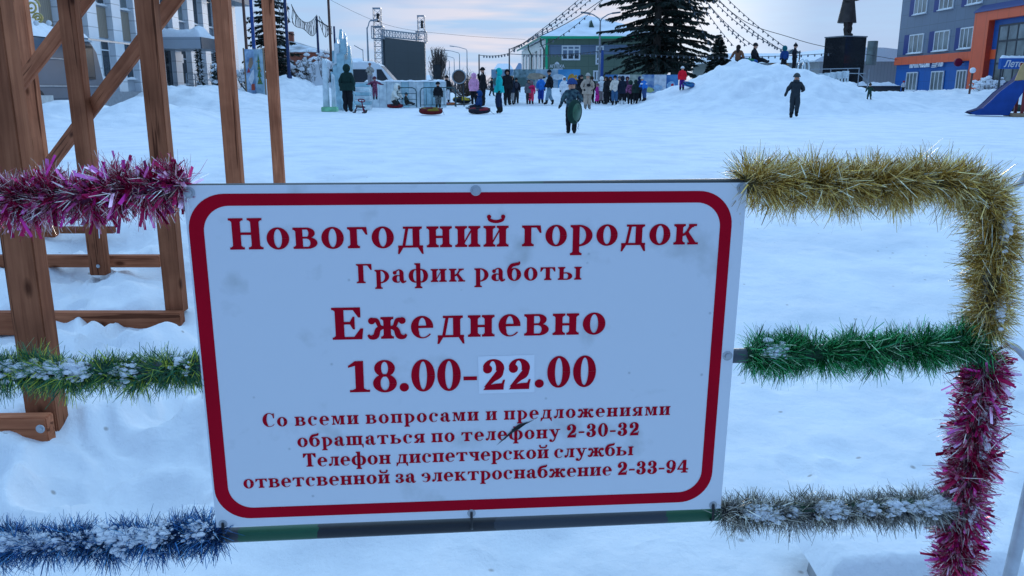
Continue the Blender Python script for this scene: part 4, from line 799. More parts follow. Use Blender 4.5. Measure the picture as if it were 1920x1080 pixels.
def banner():
    Y = 44.0; x0 = xat(462, Y); x1 = xat(479, Y + .35); x2 = xat(496, Y); z0, z1 = zat(182, Y), zat(92, Y)
    r = thing('painted_banner', 'folded two panel winter banner on stakes painted with a decorated tree', 'banner', (x1, Y, th(x1, Y)))
    bl = mat('banner_blue_print', (.10, .24, .52), .5, var=.5, scale=2.2, col2=(.5, .65, .8)); lt = mat('banner_pale_print', (.32, .55, .68), .5, var=.3, scale=3, col2=(.6, .75, .8)); z = r.location.z
    def panel(xa, ya, xb, yb, m, nm):
        a, c = Vector((xa - x1, ya - Y, 0)), Vector((xb - x1, yb - Y, 0)); t = (c - a).normalized(); R = Matrix((t, Vector((0, 0, 1)).cross(t), Vector((0, 0, 1)))).transposed()
        o = MB().box((0, 0, 0), ((c - a).length, .03, z1 - z0), None).build(nm, m, r); o.rotation_euler = R.to_euler(); o.location = (a + c) / 2 + Vector((0, 0, (z0 + z1) / 2 - z)); return o
    p1 = panel(x0, Y, x1, Y + .35, bl, 'panel'); p2 = panel(x1 + .01, Y + .35, x2, Y, lt, 'panel'); g = random.Random(3)
    t = MB()
    for k in range(4): t.prism([(-.2 + .035 * k, -.55 + .36 * k), (.2 - .035 * k, -.55 + .36 * k), (0, -.1 + .36 * k)], -.022 - .002 * k, -.0155 - .002 * k)
    t.build('painted_tree', mat('print_green', (.10, .22, .08), .6), p2)
    b = MB()
    for k in range(15): b.ball((g.uniform(-.15, .15), -.03, g.uniform(-.5, .8)), .026, 6)
    tag(b.build('painted_baubles', mat('print_orange', (.55, .28, .04), .6), p2), kind='stuff')
    for q, c, nm in ((((-.12, .35), (.0, .75), (.15, .8), (.18, .5), (.02, .2)), (.35, .22, .15), 'painted_patch'), (((-.15, -.3), (.1, .15), (.2, .2), (.18, -.25), (0, -.6)), (.75, .75, .78), 'painted_patch'), (((-.02, -.85), (.18, -.85), (.18, -.52), (0, -.55)), (.55, .08, .04), 'painted_patch'), (((-.2, .02), (-.08, .3), (-.02, .05)), (.45, .05, .05), 'painted_patch')):
        MB().prism(list(q), -.024, -.016).build(nm, mat(nm + str(c[0]), c, .6), p1)
    for x, y in ((x0 - x1 - .04, 0), (x2 - x1 + .03, 0), (0, .38)): MB().bar((x, y, 0), (x, y, z1 - z + .05), .06).build('stake', mat('raw_timber', (.3, .2, .12), .8), r)
banner()
# ---------------------------------------------------------------- trees and shrubs
def spruce(name, label, x, y, H, R, seed, levels=30, snow=0.0, z0=.9, lowcut=None, group=None, dens=1.0, tr=.16, skip=0.0, bushy=1.0):
    g = np.random.default_rng(seed); base = th(x, y) - .1; r = thing(name, label, 'spruce', (x, y, base), group=group)
    MB().tube([(0, 0, 0), (.03, 0, H * .35), (-.02, 0, H * .7), (0, 0, H)], [tr, tr * .72, tr * .4, .015], 10).build('trunk', mat('fir_bark', (.06, .045, .035), .9, var=.3, scale=14, bump=.4), r, smooth=True)
    V, F, bl, SV, SF = [], [], MB(), [], []
    for li in range(levels):
        u = (li + g.random() * .6) / levels; z = z0 + (H - z0) * u ** 1.08; rad = R * (1 - u) ** .72 * (1.0 if u > .06 else .8) + .10
        nb = max(4, int((5 + 5 * (1 - u)) * dens * (1 if z < 11 else .5)))
        for k in range(nb):
            if g.random() < skip: continue
            a = (k + g.random() * .8) / nb * 2 * math.pi + li * 1.9; ln = rad * (.62 + .52 * g.random()); dr = .08 + .17 * (1 - u) * (.4 + 1.2 * g.random()); up = .10 * g.random()
            d = np.array([math.cos(a), math.sin(a), 0]); pts = []
            for j in range(7): t = j / 6; pts.append(np.array([0, 0, z]) + d * ln * t + np.array([0, 0, ln * (up * t - dr * t * t * 1.25 + .22 * max(0, t - .72))]))
            bl.tube([tuple(p) for p in pts], [.035 * (1 - j / 7) * (ln / 2 + .3) + .006 for j in range(7)], 4, cap=False)
            ns = int((ln * 17 + 6) * bushy * (1 if z < 11 else .35))
            for s in range(ns):
                t = .12 + .88 * (s + g.random()) / ns; j = min(5, int(t * 6)); f = t * 6 - j; c = pts[j] * (1 - f) + pts[min(6, j + 1)] * f
                sd = np.array([-d[1], d[0], 0]) * (1 if g.random() < .5 else -1); L = (.14 + .34 * (1 - t * .45) * g.random()) * min(1.25, .45 + rad / 2.6)
                q = d * (.55 + .5 * g.random()) + sd * (.25 + .9 * g.random()) + np.array([0, 0, -.15 - 1.0 * g.random()]); q /= np.linalg.norm(q)
                w = np.cross(q, g.normal(0, 1, 3)); w /= np.linalg.norm(w); w *= (.035 + .045 * g.random()) * (.6 + .4 * bushy)
                b = len(V); V += [c - w * .5, c + w * .5, c + q * L * .55 + w, c + q * L, c + q * L * .55 - w]; F.append((b, b + 1, b + 2, b + 3, b + 4))
                if snow and g.random() < snow:
                    w2 = sd * (.07 + .07 * g.random()); e = c + np.array([0, 0, .035]); b = len(SV); SV += [e - w2, e + w2, e + w2 * .7 + d * .26, e - w2 * .7 + d * .24]; SF.append((b, b + 1, b + 2, b + 3))
    tag(bl.build('branches', mat('fir_bark', (.06, .045, .035)), r), kind='stuff')
    me = bpy.data.meshes.new('crown'); me.from_pydata([tuple(v) for v in V], [], F); me.materials.append(M_FIR); o = bpy.data.objects.new('crown', me); COL.objects.link(o); o.parent = r; tag(o, kind='stuff')
    if SV: o = MB().add(SV, SF).build('snow_on_branches', M_SNOW, r); tag(o, kind='stuff')
    return r
xS = xat(1228, 62, 1); spruce('tall_spruce', 'tall dark spruce with drooping branches standing behind the painted boards', xS, 62, 34, 4.0, 11, levels=66, z0=2.0, dens=1.28, tr=.28, snow=.012, skip=.22, bushy=1.5)
xS2 = xat(1262, 63.5, 1); spruce('tall_spruce', 'second dark spruce close behind the tall one with a bare lower trunk', xS2, 64, 28, 3.1, 17, levels=50, z0=2.2, dens=1.15, tr=.2, snow=.012, skip=.25, bushy=1.4)
spruce('small_spruce', 'small young spruce between the big spruce and the snow hill', xat(1344, 74, 2), 74, 5.6, 1.5, 13, levels=34, z0=.6, snow=.03, dens=1.5, bushy=2.0)
spruce('snowy_spruce', 'snow dusted spruce behind the timber posts beside the office', xat(512, 57, 2), 57, 9.6, 1.9, 14, levels=30, z0=1.0, snow=.22)
M_TWIG = mat('bare_twigs', (.09, .07, .06), .9, var=.25)
def bare(name, label, cat, x, y, H, spread, seed, n=60, snow=0, thick=.02, up=.7, trunk=True, rust=None, group=None, base=None):
    g = random.Random(seed); zb = th(x, y) - .1 if base is None else base; r = thing(name, label, cat, (x, y, zb), group=group); b = MB(); sb = MB(); m = rust or M_TWIG
    if trunk: MB().tube([(0, 0, 0), (.02, 0, H * .4), (0, .02, H * .95)], [thick * 5, thick * 3.2, thick], 7).build('trunk', m, r)
    for k in range(n):
        z0 = g.uniform(.05, .7) * H if trunk else g.uniform(0, .1) * H; a = g.uniform(0, 6.28); L = (H - z0) * g.uniform(.4, .95); o = spread * g.uniform(.25, 1) * (1 if not trunk else (1 - z0 / H * .6)); c = Vector((0, 0, z0)) if trunk else Vector((g.uniform(-.3, .3) * spread, g.uniform(-.3, .3) * spread, 0))
        e = c + Vector((math.cos(a) * o, math.sin(a) * o, L * up)); m1 = c + (e - c) * .5 + Vector((math.cos(a) * o * .18, math.sin(a) * o * .18, -.04)); b.tube([c, m1, e], [thick, thick * .7, thick * .3], 4, cap=False)
        for q in range(6):
            s = c + (e - c) * g.uniform(.3, 1); t = s + Vector((g.uniform(-.5, .5), g.uniform(-.5, .5), g.uniform(.1, .7))) * spread * .45; b.tube([s, (s + t) / 2 + Vector((.03, 0, .03)), t], [thick * .5, thick * .42, thick * .25], 3, cap=False)
            if snow and g.random() < snow: sb.ball(s + Vector((0, 0, .05)), g.uniform(.05, .16), 7, sc=(1.3, 1.1, .7), jit=.2)
    tag(b.build('twigs', m, r), kind='stuff')
    if snow: tag(sb.build('snow_clumps', M_SNOW, r), kind='stuff')
    return r
bare('bare_poplar', 'tall narrow bare poplar behind the loudspeaker', 'tree', xat(823, 115, 3), 115, 6.6, 1.7, 21, 150, up=1.0, thick=.045)
bare('bare_tree', 'hazy bare tree behind the stage tower', 'tree', xat(690, 120, 3), 120, 5, 2.2, 25, 70, up=.9, thick=.045)
bare('snowy_shrub', 'bare shrub loaded with snow beside the ice tower', 'shrub', xat(598, 54, 2), 54.5, 2.6, 1.3, 22, 60, .35, .022, trunk=False, up=1)
bare('snowy_shrub', 'low bare shrub with snow clumps at the foot of the snowy spruce', 'shrub', xat(574, 55, 2), 55.5, 1.9, 1.1, 23, 60, .5, .022, trunk=False, up=1)
bare('rusty_shrub', 'dark rust brown bush behind the round drum', 'shrub', xat(880, 62, 2), 62.5, 2.7, 1.7, 24, 110, 0, .024, trunk=False, up=.8, rust=mat('rust_twigs', (.075, .05, .035), .9))
bare('dark_shrub', 'dark clipped bush with snow under the office canopy', 'shrub', xat(403, 42, 2), 42.5, 1.5, .5, 26, 90, .12, .02, trunk=False, up=1, rust=M_FIR)
bare('dark_shrub', 'snow flecked bush between the office corner and the banner', 'shrub', xat(455, 46.5, 2), 47.5, 1.5, .55, 27, 70, .3, .02, trunk=False, up=1, rust=M_FIR)
bare('snowy_shrub', 'pale frosted shrub on the bank beside the globe lamp', 'shrub', xat(1847, 47, 2), 46.5, .95, .75, 28, 60, .5, .018, trunk=False, up=1)
# ---------------------------------------------------------------- houses beyond
M_BRICK = mat('red_brick', (.26, .075, .045), .85, var=.2, scale=12)
def brick_house():
    Y = 95; x0, x1 = xat(505, Y), xat(602, Y); r = thing('brick_house', 'red brick house with a snowy hipped roof beyond the banks', 'house', (0, 0, 0)); z = zat(98, Y); top = zat(73, Y); D = 8
    MB().box(((x0 + x1) / 2, Y + D / 2, z / 2), (x1 - x0, D, z)).build('wall', M_BRICK, r)
    a, b, c, d = (x0 - .5, Y - .5, z), (x1 + .6, Y - .5, z), (x1 + .6, Y + D + .5, z), (x0 - .5, Y + D + .5, z); e, f = (xat(548, Y + 4), Y + 3.4, top), (xat(556, Y + 4), Y + 4.5, top)
    rf = MB().add([a, b, c, d, e, f], [(0, 1, 5, 4), (1, 2, 5), (2, 3, 4, 5), (3, 0, 4), (3, 2, 1, 0)]).build('roof', mat('patchy_snow_roof', (.10, .10, .10), .85, var=.1, scale=.55, col2=(.86, .87, .9)), r)
    MB().box((xat(553, Y + 4), Y + 3.6, top + .35), (.55, .55, 1.3)).build('chimney', M_BRICK, rf)
    for px in (540, 566): front_window(r, Y, xat(px, Y), xat(px + 13, Y), z - 2.2, z - .9, M_GLASS)
brick_house()
def shed():
    Y = 82; x0, x1 = xat(565, Y), xat(612, Y); r = thing('snowy_shed', 'low shed with a snow covered gable roof in front of the brick house', 'shed'); z = zat(126, Y); t = zat(106, Y)
    MB().box(((x0 + x1) / 2, Y + 2.5, z / 2), (x1 - x0 - .6, 5, z)).build('wall', M_BRICK, r)
    xm = (x0 + x1) / 2 + .2; MB().prism([(x0 - .4, z - .15), (xm, t - .2), (x1 + .4, z - .15), (x1 + .4, z + .1), (xm, t), (x0 - .4, z + .1)], Y - .4, Y + 5.4).build('roof', M_SNOW, r)
    MB().prism([(x0 + .3, z), (x1 - .3, z), (xm, t - .25)], Y, Y + .2).build('gable', M_BRICK, r)
shed()
def far_roofs():
    for lab, pa, pb, ze, zr, Y, wc in (('pale low house with a snowy roof far behind the ice tower', 640, 682, 128, 108, 120, (.45, .47, .5)), ('distant blue roofed shed beyond the light poles', 965, 984, 140, 117, 130, (.16, .24, .34)), ('distant pale house with snowy roof left of the green pharmacy', 926, 962, 136, 118, 140, (.45, .46, .48)), ('far low building with snow on its roof beyond the stage screen', 752, 812, 150, 140, 150, (.3, .32, .35))):
        r = thing('distant_house', lab, 'house'); x0, x1 = xat(pa, Y), xat(pb, Y); z, t = zat(ze, Y), zat(zr, Y)
        MB().box(((x0 + x1) / 2, Y + 3, z / 2), (x1 - x0, 6, z)).build('wall', mat('house_wall' + str(pa), wc, .8), r)
        MB().add([(x0 - .4, Y - .5, z), (x1 + .4, Y - .5, z), (x1 + .4, Y + 6.5, z), (x0 - .4, Y + 6.5, z), (x0 + .6, Y + 3, t), (x1 - .6, Y + 3, t)], [(0, 1, 5, 4), (1, 2, 5), (2, 3, 4, 5), (3, 0, 4), (3, 2, 1, 0)]).build('roof', M_SNOW if pa != 965 else mat('blue_roof', (.10, .19, .33), .5), r)
far_roofs()
def woods():
    g = random.Random(4); b = MB()
    for k in range(900):
        px = g.uniform(-900, 2800); Y = g.uniform(230, 300); x = xat(px, Y); h = g.uniform(2.5, 6.5); a = g.uniform(.3, .9)
        for q in range(7): t = g.uniform(-1, 1); b.add([(x + t, Y, .3), (x + t + .25, Y + .3, .3), (x + t * 1.6 + g.uniform(-.6, .6), Y, .6 + h * g.uniform(.5, 1))], [(0, 1, 2)])
    tag(b.build('far_woods', mat('hazy_twigs', (.16, .16, .17), .9)), 'grey strip of bare far off woods along the horizon', 'woods', kind='stuff')
woods()
def pharmacy():
    Y = 80.7; r = thing('pharmacy_building', 'green clad two storey pharmacy with a snowy hipped roof and bright green eaves', 'building'); x0, x1 = xat(1025, Y, 4), xat(1252, Y, 4); ze = zat(72, Y); dk = mat('green_cladding', (.045, .085, .062), .55, var=.12, scale=1); D = 27
    MB().box(((x0 + x1) / 2, Y + D / 2, ze / 2), (x1 - x0, D, ze)).build('wall', panel_mat('green_panels', (.115, .165, .115), 1.2, .9, axis='X'), r)
    MB().box(((x0 + x1) / 2 + .1, Y - .015, (zat(84, Y) + zat(102, Y)) / 2), (x1 - x0 - .3, .05, zat(84, Y) - zat(102, Y))).build('blue_band', panel_mat('blue_grey_panels', (.14, .19, .27), 1.2, .9, axis='X'), r)
    # pale side wall runs back and slightly left
    xs = xat(978, 107, 4); zs = zat(128, Y); n = MB(); n.add([(x0 - .02, Y + .05, 0.5), (xs, 107, .5), (xs, 107, ze), (x0 - .02, Y + .05, ze)], [(0, 1, 2, 3)]); n.add([(x0 + .3, Y + .05, .5), (x0 + .3, 107, .5), (x0 + .3, 107, ze), (x0 + .3, Y + .05, ze)], [(3, 2, 1, 0)]); n.build('side_wall', mat('cream_side_wall', (.72, .69, .62), .8, var=.15, scale=.6), r)
    for k in range(7):
        u0, u1 = (k + .22) / 7, (k + .72) / 7; q = lambda u, z: (x0 - .08 + (xs - x0) * u, Y + (107 - Y) * u, z); MB().hexa([q(u0, 3.6), (q(u0, 0)[0] + .1, q(u0, 0)[1], 3.6), (q(u1, 0)[0] + .1, q(u1, 0)[1], 3.6), q(u1, 3.6), q(u0, 5.4), (q(u0, 0)[0] + .1, q(u0, 0)[1], 5.4), (q(u1, 0)[0] + .1, q(u1, 0)[1], 5.4), q(u1, 5.4)]).build('side_window', M_GLASSL, r)
    green = mat('bright_green_trim', (.01, .42, .20), .4, var=.05)  # glow of the lit eave strip is put into this bright base colour
    MB().box(((x0 + x1) / 2, Y - .62, ze + .06), (x1 - x0 + 1.2, .1, .22)).build('eave_trim', green, r); MB().box((x0 - .02, Y - .06, ze / 2), (.22, .12, ze)).build('corner_trim', green, r)
    e = MB(); e.add([(x0 - .6, Y - .6, ze), (xs - .6, 108, ze), (xs - .6, 108, ze + .16), (x0 - .6, Y - .6, ze + .16), (x0 - .5, Y - .6, ze), (xs - .5, 108, ze), (xs - .5, 108, ze + .16), (x0 - .5, Y - .6, ze + .16)], [(0, 1, 2, 3), (4, 7, 6, 5), (0, 4, 5, 1), (3, 2, 6, 7)]); e.build('eave_trim', mat('dull_green_trim', (.03, .2, .13), .5), r)
    ap = xat(1098, 88, 9); zt = zat(28, 88); rf = MB().add([(x0 - .6, Y - .6, ze + .17), (x1 + .6, Y - .6, ze + .17), (x1 + .6, 108, ze + .17), (xs - .6, 108, ze + .17), (ap, 88, zt), (ap + .6, 100, zt)], [(0, 1, 4), (1, 2, 5, 4), (2, 3, 5), (3, 0, 4, 5), (3, 2, 1, 0)]).build('roof', mat('roof_snow', (.78, .80, .84), .8, var=.12, scale=.7, bump=.4, bscale=4), r)
    dx = xat(1108, 84, 8); dz = zat(57, 83.6); MB().prism([(dx - .36, dz), (dx + .36, dz), (dx - .02, dz + .95)], 83.2, 85.5).build('dormer', dk, rf)
    zz = lambda q: zat(q, Y)
    front_window(r, Y, xat(1053, Y, 5), xat(1088, Y, 5), zz(113), zz(85), M_GLASS, mull=(.33, .66), trans=(.72,), fw=.14)
    front_window(r, Y, xat(1117, Y, 5), xat(1132, Y, 5), zz(121), zz(86), M_GLASSL, mull=(.55,), trans=(.72, .3), fw=.14)
    front_window(r, Y, xat(1113, Y, 5), xat(1127, Y, 5), zz(152), zz(132), M_GLASSL, mull=(.5,), fw=.14)
    for px, w in ((1018, 102), (996, 100)):
        YY = Y + .4 if px > 1000 else 93; x = x0 - .25 if px > 1000 else x0 - .25 + (xs - x0) * .45; MB().tube([(x - .35, YY - .6, ze), (x - .3, YY - .5, ze - .5), (x, YY, ze - 1), (x, YY, .6)], .085, 6).build('downpipe', mat('dark_green_pipe', (.02, .06, .045), .5), r)
    t, w = text_mesh('lettering', 'АПТЕКА', 1, mat('white_letters', (.85, .86, .87), .5, var=.02), r, (xat(1030.5, Y, 3), Y - .06, zz(127)), (RAD(90), 0, 0), .02, bold=.012); s = (xat(1058, Y, 3) - xat(1030.5, Y, 3)) / w; t.scale = (s, s * 1.12, 1)
    MB().prism([(xat(1039, Y, 3), zz(120.3)), (xat(1049, Y, 3), zz(120.3)), (xat(1047, Y, 3), zz(117.5)), (xat(1044, Y, 3), zz(115.5)), (xat(1041, Y, 3), zz(117.5))], Y - .08, Y - .03).build('roof_emblem', M_FRAME, r)
    MB().box((xat(1046, Y, 3), Y - .05, zz(129.5)), (.9, .05, .1)).build('lettering_underline', M_FRAME, r)
pharmacy()
def low_building():
    Y = 82; r = thing('low_warehouse', 'long low grey warehouse with snow covered roofs behind the statue', 'building'); cor = panel_mat('corrugated_grey', (.36, .37, .37), .3, 0, axis='X', dark=.8)
    xa, xb, xc, xd = xat(1330, Y), xat(1495, Y), xat(1560, Y), xat(1700, Y); z1 = zat(118, Y); z2 = zat(119, Y)
    MB().box(((xa + xb) / 2, Y + 4, z1 / 2), (xb - xa, 8, z1)).build('wall', mat('pale_wall', (.42, .44, .44), .8, var=.1), r)
    MB().add([(xa - .5, Y - .5, z1), (xb + .5, Y - .5, z1), (xb + .5, Y + 8.5, z1), (xa - .5, Y + 8.5, z1), (xa + 1, Y + 4, zat(100, Y + 4)), (xb, Y + 4, zat(100, Y + 4))], [(0, 1, 5, 4), (1, 2, 5), (2, 3, 4, 5), (3, 0, 4), (3, 2, 1, 0)]).build('roof', M_SNOW, r)
    MB().box(((xb + xd) / 2, Y - 1, z2 / 2), (xd - xb, 9, z2)).build('wall', cor, r)
    xm = xat(1525, Y); MB().prism([(xb - .6, z2), (xd + .6, z2), (xd + .6, zat(108, Y)), (xat(1600, Y), zat(95, Y)), (xm, zat(94, Y)), (xb - .6, zat(117, Y))], Y - 6, Y + 4).build('roof', M_SNOW, r)
    MB().prism([(xat(1490, Y), zat(99, Y)), (xat(1508, Y), zat(88, Y)), (xat(1530, Y), zat(96, Y))], Y + 4.2, Y + 6).build('gable', mat('dark_roof_metal', (.10, .13, .14), .5), r)
    MB().bar((xat(1500, Y), Y - 6.1, zat(112, Y)), (xat(1556, Y), Y - 6.1, zat(91, Y)), .14).build('roof_edge', M_DARKM, r)
    f = MB().box((xat(1459, Y - .1), Y - .1, zat(124, Y)), (xat(1476, Y) - xat(1443, Y), .1, .5)).build('orange_shutter', panel_mat('orange_slats', (.55, .27, .09), 0, .13), r)
    xk = xat(1633.5, 74, 4); c = MB().lathe((xk, 74, zat(122, 74)), [(.42, 0), (.42, zat(77, 74) - zat(122, 74)), (.38, zat(77, 74) - zat(122, 74) + .01)], 14).build('flue', mat('weathered_flue', (.16, .19, .18), .6, .2, var=.35, scale=2), r, smooth=False)
low_building()
def blue_building():
    X = 32.0; r = thing('post_office_building', 'grey and blue clad three storey post office with an orange entrance portal', 'building'); grey = panel_mat('grey_blue_panels', (.135, .175, .235), 1.25, 1.05); blue = panel_mat('bright_blue_panels', (.003, .105, .38), 1.25, 1.05); org = panel_mat('orange_panels', (.85, .12, .035), 1.25, 0); nav = mat('navy_reveal', (.003, .025, .17), .45, var=.1)
    yF = FX(1680, 120, X).y; yN = 36.0; zb = zat(108, yF - .5); zo = zat(119.5, yF - .5)
    MB().box((X + 8, (yF + yN) / 2, 8.2), (16, yF - yN, 8.4)).build('upper_wall', grey, r)
    MB().box((X + 8, (yF + yN) / 2, (zo + .2) / 2), (15.9, yF - yN - .1, zo - .2)).build('lower_wall', blue, r)
    MB().box((X + 7.9, (yF + yN) / 2, (zb + zo) / 2 - .05), (16.1, yF - yN + .06, zb - zo + .12)).build('orange_band', org, r)
    Y = lambda px, py: FX(px, py, X).y
    def win(pa, pb, py0, py1, reveal, glass=M_GLASSL, z=None):
        ya, yb = Y(pb, (py0 + py1) / 2), Y(pa, (py0 + py1) / 2); z0, z1 = z or (CZ + (HOR - py1) * (ya + yb) / 2 / FPX, CZ + (HOR - py0) * (ya + yb) / 2 / FPX)
        rv = yb - (yb - ya) * .27; MB().box((X - .02, (rv + yb) / 2, (z0 + z1) / 2), (.06, yb - rv, z1 - z0)).build('reveal', reveal, r)
        side_window(r, X - .01, ya, rv - .02, z0 + .06, z1 - .04, glass, s=-1, mull=(.36, .68), trans=(), sill=True, fw=.09)
    zu = (7.2, 8.95); zm = (4.25, 5.8); zl = (1.35, 2.9)
    for pa, pb in ((1707, 1739), (1752, 1788), (1803, 1842)): win(pa, pb, 5, 24, nav, z=zu)
    for pa, pb in ((1696, 1732), (1742, 1780), (1791, 1824)): win(pa, pb, 60, 98, nav, z=zm)
    for pa, pb in ((1692, 1720), (1737, 1769), (1786, 1812)): win(pa, pb, 135, 170, blue, M_GLASSL, z=zl)
    t, w = text_mesh('lettering', 'ПОЧТА РОССИИ', 1, mat('white_letters', (.85, .86, .87)), r, (0, 0, 0), (RAD(90), 0, RAD(-90)), .03, bold=.045); ya, yb = Y(1708, 125), Y(1745, 125); s = (ya - yb) / w; t.location = (X - .1, ya, CZ + (HOR - 129.5) * ya / FPX); t.scale = (s, s * 1.6, 1)
    t, w = text_mesh('lettering', 'ВТБ', 1, mat('white_letters', (.85, .86, .87)), r, (0, 0, 0), (RAD(90), 0, RAD(-90)), .03, shear=.2, bold=.05); ya, yb = Y(1757, 124), Y(1770.5, 124); s = (ya - yb) / w; t.location = (X - .1, ya, CZ + (HOR - 127) * ya / FPX); t.scale = (s, s * 1.25, 1)
    ya = Y(1752, 119)
    for k in range(3): MB().box((X - .08, ya - .25 + k * .04, zat(119.5, ya) - k * .12), (.06, .75, .075)).build('wing_emblem', M_FRAME, r)
    ys = Y(1807, 117); MB().lathe((X - .4, ys, zat(117, ys)), [(.24, -.08), (.29, -.06), (.29, .06), (.24, .08)], 14, R=Matrix.Rotation(RAD(90), 3, 'X')).build('round_sign', mat('wine_red_sign', (.19, .012, .05), .4), r)
    text_mesh('lettering', 'МИР', .34, M_FRAME, r, (X - .72, ys - .1, zat(119, ys)), (RAD(90), 0, 0), .01) if False else None
    MB().bar((X, ys, zat(117, ys)), (X - .1, ys, zat(117, ys)), .08).build('bracket', M_DARKM, r)
    # portal
    yb_, ya_ = 59.0, 57.2; y9 = 45.5; zt = 6.55
    MB().box((X - .25, (ya_ + yb_) / 2, zt / 2), (.5, yb_ - ya_, zt)).build('portal_pillar', org, r)
    MB().box((X - .25, (ya_ + y9) / 2, zt - .3), (.5, ya_ - y9 - .004, .6)).build('portal_beam', org, r)
    MB().hexa([(X - .6, y9 - .2, zt + .003), (X - .01, y9 - .2, zt + .003), (X - .01, yb_ + .1, zt + .003), (X - .6, yb_ + .1, zt + .003), (X - .55, y9 - .2, zt + .1), (X - .01, y9 - .2, zt + .5), (X - .01, yb_ + .1, zt + .5), (X - .55, yb_ + .1, zt + .1)]).build('portal_roof', nav, r)
    MB().box((X - .055, (ya_ + y9) / 2, 3.1), (.1, ya_ - y9 - .01, 6.0)).build('portal_back', blue, r)
    MB().box((X - .25, ya_ - .012, 2.95), (.46, .024, 5.9)).build('portal_reveal', mat('deep_red_panels', (.5, .045, .018), .6), r)
    side_window(r, X - .12, 53.3, 56.5, 1.9, 5.6, M_GLASSL, frame=mat('dark_window_frame', (.03, .035, .045), .4), s=-1, mull=(.33, .66), trans=(.34, .72), sill=False, fw=.12, name='glazed_screen')
    MB().box((X - 1.0, 51.5, .95), (1.7, 8, .9)).build('porch', blue, r); snow_heap('porch_snow', r, X - 1.8, X - .2, 47.6, 55.4, 1.39, .25, 10, 6)
blue_building()
def shop_sign():
    Y = 45.0; x0, x1 = xat(1873, Y), xat(1945, Y); z0, z1 = zat(129, Y), zat(109, Y); r = thing('shop_sign', 'blue box sign with white italic lettering and snow on top above the slide', 'sign', ((x0 + x1) / 2, Y, .6)); z = .6; xm = (x0 + x1) / 2
    MB().box((0, .12, (z0 + z1) / 2 - z), (x1 - x0, .24, z1 - z0)).build('box', mat('sign_blue', (.012, .10, .38), .4, var=.05), r); snow_heap('snow_cap', r, x0 - xm, x1 - xm, 0, .24, z1 - z, .16, 16, 2)
    t, w = text_mesh('lettering', 'Лето', 1, M_FRAME, r, (xat(1878, Y) - xm, -.02, zat(125.5, Y) - z), (RAD(90), 0, 0), .01, shear=.25, bold=.02); s = .46; t.scale = (s * .9, s, 1)
    for x in (-.9, .9): MB().tube([(x, .15, 0), (x, .15, z0 - z)], .05, 8).build('post', M_DARKM, r)
shop_sign()
def globe_lamp():
    Y = 44.5; x = xat(1820.5, Y); zb = th(x, Y) - .1; r = thing('globe_lamp', 'white globe lamp on a dark post before the orange portal', 'lamp', (x, Y, zb)); zt = zat(132, Y) - zb
    MB().tube([(0, 0, 0), (.03, 0, zt - .12)], .055, 8).build('post', M_BROWN, r); MB().ball((.04, 0, zt), .15, 16).build('globe', mat('opal_globe', (.75, .76, .78), .3, var=.02), r, smooth=True)
globe_lamp()
# ---------------------------------------------------------------- ice, stage, street things
def ice_mat(name, col, tr=.35):
    return mat(name, col, .22, var=.25, scale=3.5, bump=.5, bscale=5, trans=tr, ior=1.31)
M_ICE = ice_mat('blue_green_ice', (.50, .74, .82)); M_ICE2 = ice_mat('white_ice', (.74, .84, .88), .1); M_ICEG = ice_mat('green_lit_ice', (.32, .74, .42), .2)  # slab's green light is put into the ice's base colour
def ice_tower():
    Y = 37.0; c = GX(648, Y); r = thing('ice_tower', 'translucent blue ice castle tower with stepped spires', 'ice sculpture', c); g = random.Random(8); px = lambda p: xat(p, Y) - c.x; zz = lambda q: zat(q, Y) - c.z
    def spike(a, b, y0, y1, tip, dy=0, d=.5):
        x0, x1 = px(a), px(b); z0, z1 = zz(y0), zz(y1); j = lambda: g.uniform(-.03, .03); t = tip; xm = (x0 + x1) / 2
        pts = [(x0, dy - d / 2, z0), (x1, dy - d / 2, z0), (x1, dy + d / 2, z0), (x0, dy + d / 2, z0)] + [(xm + (x - xm) * t + j(), dy + (y - dy) * t + j(), z1 + j()) for x, y in ((x0, dy - d / 2), (x1, dy - d / 2), (x1, dy + d / 2), (x0, dy + d / 2))]
        MB().hexa(pts).build('ice_block', M_ICE if g.random() < .7 else M_ICE2, r, bevel=.02)
    for a in ((627, 636, 206, 122, .9, 0, .6), (634, 651, 206, 100, .94, .1, .8), (650, 660, 206, 112, .9, 0, .6), (630, 640, 120, 82, .9, 0, .5), (640, 653, 102, 72, .9, .1, .5), (648, 654, 100, 66, .75, .05, .3), (655, 661, 120, 86, .8, 0, .35), (626, 632, 118, 95, .7, 0, .3), (638.5, 645.5, 74, 55, .55, .1, .28), (632, 637, 84, 70, .5, 0, .22), (647, 651, 68, 60, .5, .1, .18), (622, 629, 206, 136, .8, -.1, .35), (658, 664, 206, 142, .8, -.2, .35), (628, 632, 124, 106, .6, .2, .22)): spike(*a)
ice_tower()
def ice_gate():
    Y = 35.5; c = GX(618, Y); r = thing('ice_gate', 'pale ice pillars with a green ice slab at their foot', 'ice sculpture', c); px = lambda p: xat(p, Y) - c.x; zz = lambda q: zat(q, Y) - c.z
    for a, b, t in ((604, 615, 110), (620, 628, 138)):
        MB().hexa([(px(a), -.15, 0), (px(b), -.15, 0), (px(b), .15, 0), (px(a), .15, 0), (px(a) + .05, -.1, zz(t)), (px(b) - .03, -.1, zz(t) - .1), (px(b) - .03, .1, zz(t) - .06), (px(a) + .05, .1, zz(t))]).build('pillar', M_ICE2, r, bevel=.02)
    MB().box(((px(604) + px(632)) / 2, -.25, .09), (px(632) - px(604), .5, .2)).build('slab', M_ICEG, r, bevel=.02)
ice_gate()
